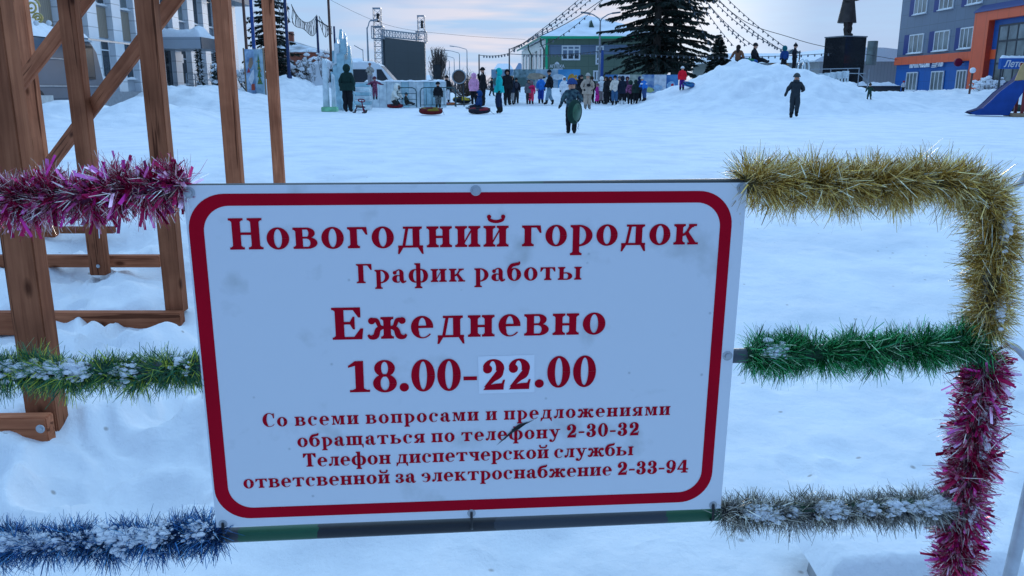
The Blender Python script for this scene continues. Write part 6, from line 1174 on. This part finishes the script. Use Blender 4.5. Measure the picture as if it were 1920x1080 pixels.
def person(label, loc, H, yaw, top, pants, boots=(.02, .02, .022), pose='stand', head='hood', hc=None, child=0.0, puff=1.0, glove=(.02, .02, .022), coat=0.0, coatw=.018, pat=None, ppat=None, group='people out on the snowy square', extras=(), mono=None, mirror=False, lvl=1, name='person', cat='person', noface=False):
    J = dict(BASE)
    for s in ('h', 'k', 'a', 't', 's', 'e', 'w', 'f', 'u'): x, y, z = J[s + 'l']; J[s + 'r'] = (-x, y, z)
    po = POSES[pose]
    for k, v in po.items():
        if v != (.0, 0, 0): J[k] = v
    for s in ('h', 'k', 'a', 't', 's', 'e', 'w', 'f', 'u'):
        if s + 'l' in po and s + 'r' not in po: x, y, z = J[s + 'l']; J[s + 'r'] = (-x, y, z)
    for s in 'lr':
        if 'f' + s in po and 'u' + s not in po: f, w = Vector(J['f' + s]), Vector(J['w' + s]); J['u' + s] = tuple(w.lerp(f, .75) + Vector((-.022 if s == 'l' else .022, -.02, .012)))
    if child:  # shorter legs, bigger head
        for k, (x, y, z) in J.items(): J[k] = (x * (1 + .12 * child), y, z * (1 - .07 * child) if k not in ('al', 'ar', 'tl', 'tr') else z)
    hs = 1 + .42 * child; hx, hy, hz = J['hea']; J['top'] = (J['top'][0], J['top'][1], hz + (J['top'][2] - hz) * hs)
    if 'pel' not in po: H = H / (J['top'][2] + .026 * hs)
    if mirror: J = {k: (-x, y, z) for k, (x, y, z) in J.items()}
    P_ = {k: Vector(v) * H for k, v in J.items()}; h = H; pf = puff
    chain = [('pel', .078 * pf, 'torso'), ('wai', .080 * pf, 'torso'), ('che', .088 * pf, 'torso'), ('nec', .042 * (1 + .2 * child), 'torso'), ('hea', .054 * hs, 'head'), ('top', .038 * hs, 'head')]
    names, rad, reg, E = [], [], [], []
    def addv(n, r, g, par):
        names.append(n); rad.append(r * h); reg.append(g)
        if par is not None: E.append((names.index(par), len(names) - 1))
    pr = None
    for n, r, g in chain: addv(n, r, g, pr); pr = n
    for s in 'lr':
        addv('h' + s, .070 * pf ** .6, 'leg', 'pel'); addv('k' + s, .056 * pf ** .6, 'leg', 'h' + s); addv('a' + s, .042, 'foot', 'k' + s); addv('t' + s, .030, 'foot', 'a' + s)
        addv('s' + s, .050 * pf, 'arm', 'che'); addv('e' + s, .042 * pf, 'arm', 's' + s); addv('w' + s, .028 * pf ** .5, 'hand', 'e' + s); addv('f' + s, .022, 'hand', 'w' + s); addv('u' + s, .011, 'hand', 'w' + s)
    me = bpy.data.meshes.new('src'); me.from_pydata([tuple(P_[n]) for n in names], E, []); o = bpy.data.objects.new('src', me); COL.objects.link(o)
    m = o.modifiers.new('s', 'SKIN'); m.use_smooth_shade = True; m.branch_smoothing = .4
    sv = me.skin_vertices[0].data
    for i, r in enumerate(rad): sv[i].radius = (r, r); sv[i].use_root = (i == 0)
    for i, n in enumerate(names):
        if n in ('pel', 'wai', 'che'): sv[i].radius = (rad[i] * 1.3, rad[i] * .9)
    u = o.modifiers.new('u', 'SUBSURF'); u.levels = lvl + 1
    dg = bpy.context.evaluated_depsgraph_get(); bm_ = bpy.data.meshes.new_from_object(o.evaluated_get(dg)); bpy.data.objects.remove(o); bm_.name = 'body'
    root = thing(name, label, cat, loc, yaw, group)
    bm_.materials.clear(); tm, pm = cloth(top, pat), cloth(pants, ppat)
    ms = [mat('skin_tone', SKIN, .55, var=.06), tm, pm, cloth(boots), cloth(glove)] if not mono else [mono] * 5
    for q in ms: bm_.materials.append(q)
    segs = [(P_[names[a]], P_[names[b]], names[a], names[b], rad[a], rad[b]) for a, b in E]; idx = []
    hem = P_['pel'].z - (.02 + coat * .0) * h
    for f in bm_.polygons:
        c = f.center; best, bd = None, 9
        for a, b, na, nb, ra, rb in segs:
            t = max(0, min(1, (c - a).dot(b - a) / max(1e-9, (b - a).length_squared))); d = ((c - (a + (b - a) * t)).length) / (ra + (rb - ra) * t)
            if d < bd: bd, best = d, (na, nb, t)
        na, nb, t = best
        if nb == 'top' or (nb == 'hea' and t > .45): k = 0
        elif nb[0] in 'fu' and nb[1:] in ('l', 'r'): k = 4
        elif nb in ('wl', 'wr'): k = 1 if t < .93 else 4
        elif nb in ('tl', 'tr'): k = 3
        elif nb in ('al', 'ar'): k = 2 if t < .62 else 3
        elif nb in ('kl', 'kr'): k = 2
        elif nb in ('hl', 'hr'): k = 1 if c.z > hem else 2
        else: k = 1
        idx.append(k)
    co = np.array([v.co[:] for v in bm_.vertices]); no = np.array([v.normal[:] for v in bm_.vertices]); q = co / h; ang = np.arctan2(q[:, 1], q[:, 0]); sd_ = (hash(label) % 97 if False else sum(map(ord, label)) % 97)
    fold = (vnoise(q[:, 2] * 21 + ang * 1.2 + sd_, q[:, 0] * 9 + ang * .8) + .6 * vnoise(q[:, 2] * 40 + sd_, q[:, 0] * 16 + q[:, 1] * 16)) * np.where(q[:, 2] > P_['nec'].z / h, 0, 1)
    bm_.vertices.foreach_set('co', (co + no * (fold * .017 * h)[:, None]).reshape(-1))
    bm_.polygons.foreach_set('material_index', idx); bm_.polygons.foreach_set('use_smooth', [True] * len(idx)); bm_.update()
    body = bpy.data.objects.new('body', bm_); COL.objects.link(body); body.parent = root
    hd = P_['hea'].lerp(P_['top'], .35); R = .062 * hs * h; hm = mono or cloth(hc or top, pat if hc is None else None)
    if not mono and not noface:
        f = MB(); f.ball((hd.x - R * .36, hd.y - R * .86, hd.z + R * .05), R * .10, 8); f.ball((hd.x + R * .36, hd.y - R * .86, hd.z + R * .05), R * .10, 8); f.box((hd.x, hd.y - R * .84, hd.z - R * .52), (R * .45, R * .14, R * .07)); f.build('eyes_and_mouth', mat('dark_features', (.03, .02, .018), .5), body)
        MB().ball((hd.x, hd.y - R * .93, hd.z - R * .22), R * .17, 8, sc=(.8, 1, 1.3)).build('nose', ms[0], body, smooth=True)
    def shell(r, open_cos, zmin, nm, mt, sc=(1, 1, 1.12), dz=0, back=0):
        b = MB(); n, mm = 18, 12; V = []
        for i in range(mm + 1):
            a = math.pi * i / mm
            for k in range(n): t = 2 * math.pi * k / n; V.append((hd.x + r * sc[0] * math.sin(a) * math.cos(t), hd.y + back + r * sc[1] * math.sin(a) * math.sin(t), hd.z + dz + r * sc[2] * math.cos(a)))
        F = []
        for i in range(mm):
            for k in range(n):
                q = (i * n + k, (i + 1) * n + k, (i + 1) * n + (k + 1) % n, i * n + (k + 1) % n); c = sum((Vector(V[j]) for j in q), Vector()) / 4 - hd
                if c.z < zmin * r: continue
                cc = c.normalized()
                if -cc.y > open_cos and cc.z < .62 and cc.z > -.85: continue
                F.append(q)
        return b.add(V, F).build(nm, mt, body, smooth=True)
    if head == 'hood': shell(R * 1.32, .55, -1.3, 'hood', hm, (1, 1.02, 1.14), 0, R * .10)
    elif head == 'hat':
        shell(R * 1.16, 2, .18, 'hat', hm, (1, 1, 1.2), R * .08)
        MB().torus((hd.x, hd.y, hd.z + R * .32), R * 1.05, R * .17, 20, 8).build('hat_brim', hm, body, smooth=True)
    elif head == 'pom':
        shell(R * 1.16, 2, .18, 'hat', hm, (1, 1, 1.25), R * .08); MB().ball((hd.x, hd.y, hd.z + R * 1.6), R * .38, 10, jit=.12).build('pompom', hm, body, smooth=True)
    elif head == 'hair': shell(R * 1.14, .62, -.55, 'hair', hm, (1.03, 1.05, 1.12), 0, R * .08)
    elif head == 'longhair':
        shell(R * 1.16, .58, -.8, 'hair', hm, (1.05, 1.08, 1.12), 0, R * .1); MB().tube([hd + Vector((0, R * .6, R * .2)), hd + Vector((0, R * .95, -R * 1.2)), hd + Vector((0, R * 1.05, -R * 2.8))], [R * .85, R * .95, R * .45], 12).build('hair_length', hm, body, smooth=True)
    if coat:
        w = P_['wai']; p = P_['pel']; ax = MB(); pr_ = []
        for k in range(7): t = k / 6; pr_.append(((.088 + coatw * t) * pf * h * 1.12, (w.z - p.z) * (1 - t) * 1.0 - coat * h * t))
        V = []; n = 18
        for r_, z in pr_:
            for k in range(n): a = 2 * math.pi * k / n; V.append((p.x + r_ * math.cos(a) * 1.08, p.y + r_ * math.sin(a) * .86, p.z + z))
        F = [(i * n + k, i * n + (k + 1) % n, (i + 1) * n + (k + 1) % n, (i + 1) * n + k) for i in range(6) for k in range(n)]; F += [tuple(range(6 * n, 7 * n))]
        ax.add(V, F).build('coat_skirt', mono or tm, body, smooth=True)
    for ex in extras:
        if ex[0] == 'scarf': MB().torus(P_['nec'] + Vector((0, -.005 * h, .012 * h)), .05 * h * hs ** .5, .022 * h, 18, 8).build('scarf', cloth(ex[1]), body, smooth=True)
        if ex[0] == 'pack': c = P_['che'] + Vector((0, .10 * h * pf, -.02 * h)); MB().ball(c, .085 * h, 12, sc=(.95, .6, 1.35)).build('backpack', cloth(ex[1]), body, smooth=True)
        if ex[0] == 'bag':
            c = P_['wai'] + Vector((.01 * h, -.095 * h, .06 * h)); MB().ball(c, .05 * h, 10, sc=(1.3, .5, .8)).build('shoulder_bag', cloth(ex[1]), body, smooth=True); a = [P_['sl'] + Vector((-.02 * h, -.05 * h, .04 * h)), P_['che'] + Vector((.03 * h, -.085 * h * pf, 0)), c]; MB().tube(catmull(a, 5), .007 * h, 6).build('bag_strap', cloth(ex[1]), body)
        if ex[0] == 'stripe': c = P_['che']; MB().torus(c + Vector((0, 0, -.02 * h)), .094 * h * pf, .018 * h, 22, 8, sz=1.6).build('jacket_band', cloth(ex[1]), body, smooth=True)
    return root
def at_px(px, py): p = G(px, py); return p
def hpx(p, px_h): x, y = PYX(p); return P(x, y - px_h, p.y).z - p.z
BLK, CHAR, NAVY = (.014, .015, .018), (.035, .038, .042), (.015, .025, .06)
def stand(label, px, fy, hp, yaw, top, pants, Y=None, **k):
    p = G(px, fy) if Y is None else Vector((xat(px, Y, 1.5), Y, th(xat(px, Y, 1.5), Y) if fy is None else zat(fy, Y)))
    return person(label, p, hpx(p, hp), RAD(yaw), top, pants, **k)
# ---- foreground figures
stand('man in a dark green hooded parka seen from behind beside the steering sled', 653, 210, 87, 172, (.012, .035, .030), BLK, head='hood', puff=1.35, pose='stand', coat=.07, lvl=1, noface=True)
kid = stand('child in a patterned jacket and blue hat carrying a green snow tube', 1071, 250, 99, -4, (.010, .02, .06), BLK, pose='tubecarry', head='hat', hc=(.03, .07, .22), child=.8, puff=1.05, pat=(.09, .16, .17), lvl=1)
stand('youth in a grey green snowsuit and knitted hat walking below the snow hill', 1488, 221, 81, -12, (.030, .038, .045), (.030, .038, .045), pose='jog', head='hat', hc=(.06, .07, .07), child=.35, puff=1.2, lvl=1, extras=(('scarf', (.045, .05, .055)),))
stand('woman in a bright teal hooded jacket and navy trousers seen from the side', 936, 213, 83, -80, (.01, .45, .42), NAVY, head='hood', puff=1.2, pose='step', coat=.06, lvl=1)
stand('woman in a beige coat and trousers with a black bag across her chest', 1101, 205, 66, 8, (.46, .35, .27), (.46, .35, .27), pose='pockets', head='hat', hc=(.45, .42, .38), puff=1.3, coat=.10, extras=(('bag', BLK),), boots=(.25, .21, .18))
stand('tall man in black holding one hand to his face beside the pink child', 906, 199, 71, -75, BLK, BLK, pose='face', head='hat', hc=BLK, puff=1.15, coat=.06)
stand('girl in a pale pink hooded jacket and black leggings', 889, 196, 57, 165, (.85, .38, .58), BLK, head='hood', puff=1.3, child=.3, coat=.09)
stand('person in a black hooded jacket and white snow trousers behind the loudspeaker stand', 838, 194, 51, 175, BLK, (.62, .64, .67), head='hat', hc=BLK, puff=1.2, child=.3)
stand('child in a black jacket and camouflage trousers standing before the dark tube', 822, 203, 48, 190, BLK, (.05, .06, .055), head='hat', hc=BLK, puff=1.3, child=.7, ppat=(.2, .22, .22), coat=.03)
stand('man in a black hooded jacket walking behind the teal woman', 951, 198, 66, 20, BLK, BLK, head='hood', puff=1.2, coat=.05)
stand('person in a dark navy coat with pale bag close behind the man in black', 959, 197, 53, 30, (.02, .03, .05), (.45, .42, .4), head='hair', hc=(.25, .18, .1), puff=1.15, coat=.12)
stand('teenager in black with a grey backpack right of the man in black', 968, 195, 47, 180, (.02, .02, .03), CHAR, head='hat', hc=BLK, puff=1.15, extras=(('pack', (.06, .06, .08)),), noface=True)
stand('small distant person in black walking between the tall man and teal woman', 922, 181, 34, 60, BLK, CHAR, pose='walk', head='hat', hc=BLK)
stand('person in a grey parka with fur hood beside the pink child', 991, 195, 45, 10, (.16, .15, .16), CHAR, head='hood', puff=1.25, coat=.08)
stand('child in a hot pink jacket and matching pink trousers', 996, 196, 43, 185, (.9, .03, .14), (.85, .05, .12), head='hood', hc=(.2, .14, .14), puff=1.25, child=.5, extras=(('stripe', (.35, .02, .08)),))
stand('person in a bright blue ski jacket and blue trousers', 1014, 194, 51, 178, (.03, .20, .62), (.02, .06, .32), head='hair', hc=(.4, .3, .2), puff=1.3, pose='stand')
stand('man in a black jacket and pale jeans striding to the left', 1030, 198, 65, -85, BLK, (.20, .30, .36), pose='walk', head='hat', hc=BLK, puff=1.15, coat=.02)
stand('person in a white snow jacket behind the child with the tube', 1057, 195, 50, 20, (.85, .86, .88), (.75, .76, .8), head='hood', puff=1.35, coat=.1)
stand('person in an orange yellow jacket standing before the painted board', 1079, 185, 42, 0, (.9, .40, .03), CHAR, head='hat', hc=(.5, .3, .05), puff=1.2)
stand('child in magenta snow trousers leaning among the crowd', 1119, 196, 38, 70, (.5, .03, .26), (.75, .03, .3), pose='step', head='hat', hc=(.2, .1, .12), child=.6, puff=1.2)
stand('person in a white hooded jacket in the middle of the crowd', 1127, 195, 50, 160, (.78, .8, .8), (.35, .32, .3), head='hood', puff=1.25, coat=.05)
stand('woman in a black hooded coat left of the cream jacket', 1136, 196, 51, -60, BLK, BLK, head='longhair', hc=(.02, .015, .012), puff=1.15, coat=.08)
stand('person in a cream puffer jacket and blue jeans seen from behind', 1152, 197, 54, 180, (.72, .62, .52), (.05, .12, .22), head='hat', hc=BLK, puff=1.35, noface=True)
stand('tall person in a long dark navy coat and white boots', 1166, 196, 52, 185, (.012, .018, .035), BLK, head='hood', puff=1.25, coat=.14, boots=(.6, .6, .6), noface=True)
stand('child in a flower patterned dark jacket seen from behind', 1181, 196, 44, 178, (.06, .02, .05), BLK, head='hood', hc=(.02, .04, .03), child=.5, puff=1.35, pat=(.4, .12, .25), noface=True)
stand('person in dark olive green right of the flower patterned child', 1191, 195, 44, 190, (.02, .035, .03), BLK, head='hood', puff=1.35, coat=.07, noface=True)
stand('person in a blue jacket with a broad white stripe leaning forward', 1208, 190, 44, -70, (.03, .18, .55), (.04, .08, .2), pose='lean', head='hat', hc=(.45, .5, .5), puff=1.35, extras=(('stripe', (.7, .72, .75)),))
stand('crowd member in black between the beige woman and the white hood', 1109, 193, 49, 150, BLK, BLK, head='hair', hc=(.05, .03, .02), puff=1.2)
stand('crowd member with brown hair and dark coat behind the cream jacket', 1143, 193, 48, 20, (.03, .03, .035), BLK, head='longhair', hc=(.08, .045, .03), puff=1.15)
for i, (lab, px, fy, hp, yw, tp, pn, hd_, hc_) in enumerate((
    ('person in dark grey between the cream jacket and the navy coat', 1160, 193, 49, 30, CHAR, BLK, 'hat', (.1, .1, .11)),
    ('person in a plum jacket behind the flower patterned child', 1175, 192, 47, 0, (.09, .03, .07), BLK, 'hood', None),
    ('person in a mint green jacket low in the crowd behind the cream jacket', 1147, 193, 42, 60, (.06, .3, .27), NAVY, 'hat', BLK),
    ('person in black with brown hat left of the navy coat', 1131, 192, 47, 10, BLK, NAVY, 'hat', (.12, .07, .04)),
    ('dark blue jacketed person at the right end of the crowd', 1198, 192, 46, 200, (.015, .03, .09), BLK, 'hood', None),
    ('person in black standing just left of the beige woman', 1090, 192, 50, -20, BLK, CHAR, 'hat', (.03, .03, .04)),
    ('person in a charcoal jacket right of the yellow jacket', 1086, 190, 46, 170, CHAR, BLK, 'hood', None))):
    stand(lab, px, fy, hp, yw, tp, pn, head=hd_, hc=hc_, puff=1.3, coat=.05)
stand('person in red crouching behind the left slope of the hill', 1256, None, 34, 75, (.45, .02, .04), BLK, Y=44, pose='lean', head='hood', puff=1.3)
stand('girl in a long red jacket and purple trousers holding a blue tube on the slope', 1278, 170, 44, 175, (.85, .012, .03), (.12, .03, .24), head='hat', hc=(.7, .68, .66), puff=1.3, child=.35, coat=.07, noface=True)
# ---- on the snow hill
stand('girl with long dark hair in a brown jacket sitting on the hilltop', 1380, None, 56, 150, (.19, .085, .045), BLK, Y=38.2, pose='sitback', head='longhair', hc=(.03, .02, .015), child=.2, puff=1.15)
stand('boy in black sitting on the tube at the top of the hill', 1410, None, 66, 55, BLK, BLK, Y=38.6, pose='sit', head='hat', hc=BLK, child=.3, puff=1.25)
stand('child in a blue jacket and teal hood standing on the hill seen from behind', 1466, None, 45, 190, (.015, .055, .20), BLK, Y=38.4, head='hood', hc=(.01, .12, .14), child=.7, puff=1.25, noface=True)
stand('taller child in a black jacket standing beside the teal hood on the hill', 1485, None, 51, 60, (.014, .016, .024), BLK, Y=38.9, head='pom', hc=BLK, child=.4, puff=1.25, pose='pockets')
stand('toddler in a dark green snowsuit with arms held out right of the hill', 1629, 187, 29, 5, (.025, .06, .045), (.03, .06, .05), pose='down_out', head='pom', hc=(.06, .045, .03), child=1.0, puff=1.35)
stand('person in black half hidden behind the ice lattice fence', 1554, None, 28, 180, BLK, BLK, Y=43.0, head='hood', child=.6, puff=1.2, noface=True)
stand('small figure in a red hat beside the stone ledge', 1693, None, 22, 0, (.5, .5, .52), BLK, Y=50, head='hat', hc=(.35, .02, .02), child=.8, puff=1.2)
# ---- by the ice
stand('child in a dark red patterned suit with arms spread at the ice steps', 703, 187, 42, 180, (.10, .015, .035), (.08, .02, .04), Y=37.3, pose='wide', head='hat', hc=(.12, .03, .05), child=.7, puff=1.2, pat=(.4, .12, .2), ppat=(.35, .1, .18), noface=True)
stand('fair haired person in a pale patterned jacket standing behind the red suited child', 695, 163, 44, 20, (.42, .36, .34), (.3, .28, .3), Y=42.9, head='hat', hc=(.30, .14, .11), puff=1.15, pat=(.55, .5, .42), pose='hold')
# ---- tubes and sleds
def tube(label, p, R, r0, c1, c2, tilt=(0, 0, 0), panels=8, group='inflatable snow tubes lying on the snow', rope=True):
    o = thing('snow_tube', label, 'snow tube', p, group=group); Rm = Matrix.Rotation(tilt[2], 3, 'Z') @ Matrix.Rotation(tilt[0], 3, 'X') @ Matrix.Rotation(tilt[1], 3, 'Y'); c = Vector((0, 0, r0 * .95 + (R + r0) * abs(math.sin(tilt[0])) * .96 + (R + r0) * abs(math.sin(tilt[1]))))
    MB().torus(c, R, r0, 40, 16, Rm=Rm, sz=.85, mf=lambda u, v: 1 if (int(u * panels) % 2 == 0 and .04 < v < .46) else 0).build('ring', [cloth(c1), cloth(c2)], o, smooth=True)
    MB().lathe(c + Rm @ Vector((0, 0, -r0 * .35)), [(R - r0 * .3, -.03), (R - r0 * .2, 0), (R * .3, .015)], 24, R=Rm).build('seat', cloth(BLK), o, smooth=True)
    for s in (-1, 1): MB().tube([c + Rm @ Vector((s * (R + r0 * .7), -.12, r0 * .6)), c + Rm @ Vector((s * (R + r0 * .95), 0, r0 * .75)), c + Rm @ Vector((s * (R + r0 * .7), .12, r0 * .6))], .014, 6).build('handle', cloth(BLK), o)
    if rope: MB().tube(catmull([c + Rm @ Vector((R + r0 * .9, 0, 0)), c + Rm @ Vector((R + r0 * 1.5, .1, -.1)), c + Rm @ Vector((R + r0 * 1.9, .3, -.2))], 6), .009, 5).build('tow_rope', cloth((.3, .3, .3)), o)
    return o
RED_, YEL, ORG, GRN = (.30, .022, .02), (.42, .26, .02), (.45, .11, .02), (.02, .10, .055)
tube('red and black tube with yellow patches lying nearest among the sledders', G(808, 216), .31, .12, (.13, .014, .014), (.20, .14, .015), (RAD(5), 0, RAD(15)), 6)
tube('red tube with a child in cream lying against it', G(741, 203), .30, .10, (.16, .014, .02), BLK, (RAD(3), 0, 0), 6)
tube('dark tube carrying the child in blue', G(899, 214.5), .31, .11, (.02, .02, .03), (.22, .02, .03), (RAD(6), 0, RAD(-15)), 5)
tube('large dark green tube lying behind the camouflage child', G(811, 199.5), .33, .13, (.012, .03, .03), BLK, (0, 0, 0), 6)
tube('orange and blue tube lying behind the white trousers', G(843, 197.5), .32, .09, (.45, .13, .04), (.05, .10, .25), (0, 0, 0), 4)
tube('yellow and black tube lying left of the pink girl', G(866, 195), .38, .16, (.015, .018, .02), (.45, .33, .02), (RAD(8), 0, RAD(30)), 6)
p = Vector((xat(1406, 37.9, 2.6), 37.9, th(xat(1406, 37.9, 2.6), 37.9) - .03)); tube('blue and green tube on the hilltop beside the sitting boy', p, .24, .10, (.015, .08, .28), (.02, .16, .07), (RAD(10), RAD(5), .3), 4)
p = G(1291, 166); tube('small blue tube dragged by the girl in red', p, .18, .07, (.02, .10, .28), (.03, .16, .3), (RAD(20), 0, .5), 4)
kl = kid.location; tb = thing('snow_tube', 'green and black snow tube held upright in front of the child', 'snow tube', (kl.x + .02, kl.y - .27, kl.z), group='inflatable snow tubes lying on the snow')
def kid_tube():
    Rm = Matrix.Rotation(RAD(8), 3, 'Y') @ Matrix.Rotation(RAD(56), 3, 'Z') @ Matrix.Rotation(RAD(86), 3, 'X'); c = Vector((.03, 0, .47)); dk = cloth((.012, .022, .022)); gr = mat('green_tube_cover', (.012, .085, .04), .35, var=.5, scale=6)
    MB().torus(c, .20, .065, 40, 14, Rm=Rm, sz=.9).build('ring', cloth((.012, .04, .03)), tb, smooth=True)
    for s in (-1, 1): MB().lathe(c + Rm @ Vector((0, 0, .035 * s)), [(.235, .0), (.215, .018 * s), (.03, .045 * s)], 26, R=Rm).build('seat', gr, tb, smooth=True)
    MB().tube(catmull([(.05, .0, .3), (.12, -.02, .2), (.10, .0, .12), (.13, .02, .1)], 5), .008, 5).build('tow_rope', cloth((.5, .5, .5)), tb)
kid_tube()
p = G(897, 213); person('child in a blue snowsuit sitting on the dark tube with legs out to the left', p + Vector((.05, 0, .10)), hpx(p, 62), RAD(-75), (.012, .05, .16), (.02, .025, .04), pose='sit', head='hood', hc=(.012, .06, .2), child=.6, puff=1.25, boots=(.35, .36, .38))
p = G(742, 203); person('child in a cream jacket kneeling behind the red tube', p + Vector((-.05, .38, 0)), hpx(p, 64), RAD(70), (.82, .79, .70), (.04, .04, .04), pose='kneel', head='hood', child=.7, puff=1.35)
p = G(763, 203); person('child in dark clothes lying on the red tube with legs to the right', p + Vector((-.05, .1, .12)), hpx(p, 40), RAD(80), (.03, .035, .03), (.05, .05, .045), pose='sit', head='hat', hc=BLK, child=.5, puff=1.2)
def snow_scooter():
    p = G(677, 212); o = thing('steering_sled', 'child steering sled with a round wheel and three black skis', 'sled', p, RAD(25)); m = cloth((.16, .01, .04)); k = M_BLACKP
    MB().hexa([(-.12, -.3, .2), (.12, -.3, .2), (.14, .32, .22), (-.14, .32, .22), (-.10, -.3, .25), (.10, -.3, .25), (.12, .32, .30), (-.12, .32, .30)]).build('seat', k, o, bevel=.02)
    MB().tube([(0, -.32, .12), (0, -.25, .30), (0, -.14, .47)], .022, 8).build('steering_column', m, o, smooth=True); MB().torus((0, -.14, .48), .125, .022, 22, 8, Rm=Matrix.Rotation(RAD(25), 3, 'X')).build('steering_wheel', m, o, smooth=True)
    for x, y in ((0, -.42), (-.22, .2), (.22, .2)):
        MB().tube(catmull([(x, y - .26, .10), (x, y - .16, .03), (x, y, .02), (x, y + .18, .025)], 4), [.03] * 13, 6).build('ski', k, o, smooth=True); MB().bar((x, y, .03), (x * .5, y * .75, .22), .035).build('strut', m, o)
snow_scooter()
# ---- bronze figure on the pedestal
px_, py_, pz_ = PED
POSES['statue'] = dict(kl=(.05, -.03, .28), al=(.055, -.03, .05), tl=(.065, -.10, .02), er=(-.165, .03, .65), wr=(-.14, -.1, .60), fr=(-.12, -.14, .58), el=(.19, -.02, .63), wl=(.17, -.16, .66), fl=(.13, -.19, .69))
st = person('dark bronze statue of a man in an open knee length coat on the black pedestal', (px_ - .02, py_ + .02, pz_ - .03), 3.75, RAD(38), (.05, .04, .035), (.05, .04, .035), pose='statue', head='hair', mono=M_BRONZE, coat=.29, coatw=.055, puff=1.1, name='statue', cat='statue', group=None)
def statue_lapels():
    bd = st.children[0]; h = 3.75
    for s in (-1, 1): MB().hexa([(s * .02 * h, -.085 * h, -(-.25) * h), (s * .10 * h, -.07 * h, .385 * h), (s * .105 * h, -.05 * h, .385 * h), (s * .03 * h, -.06 * h, .39 * h), (s * .015 * h, -.082 * h, .79 * h), (s * .085 * h, -.06 * h, .79 * h), (s * .09 * h, -.04 * h, .79 * h), (s * .02 * h, -.06 * h, .79 * h)]).build('coat_front', M_BRONZE, bd, bevel=.02)
statue_lapels()
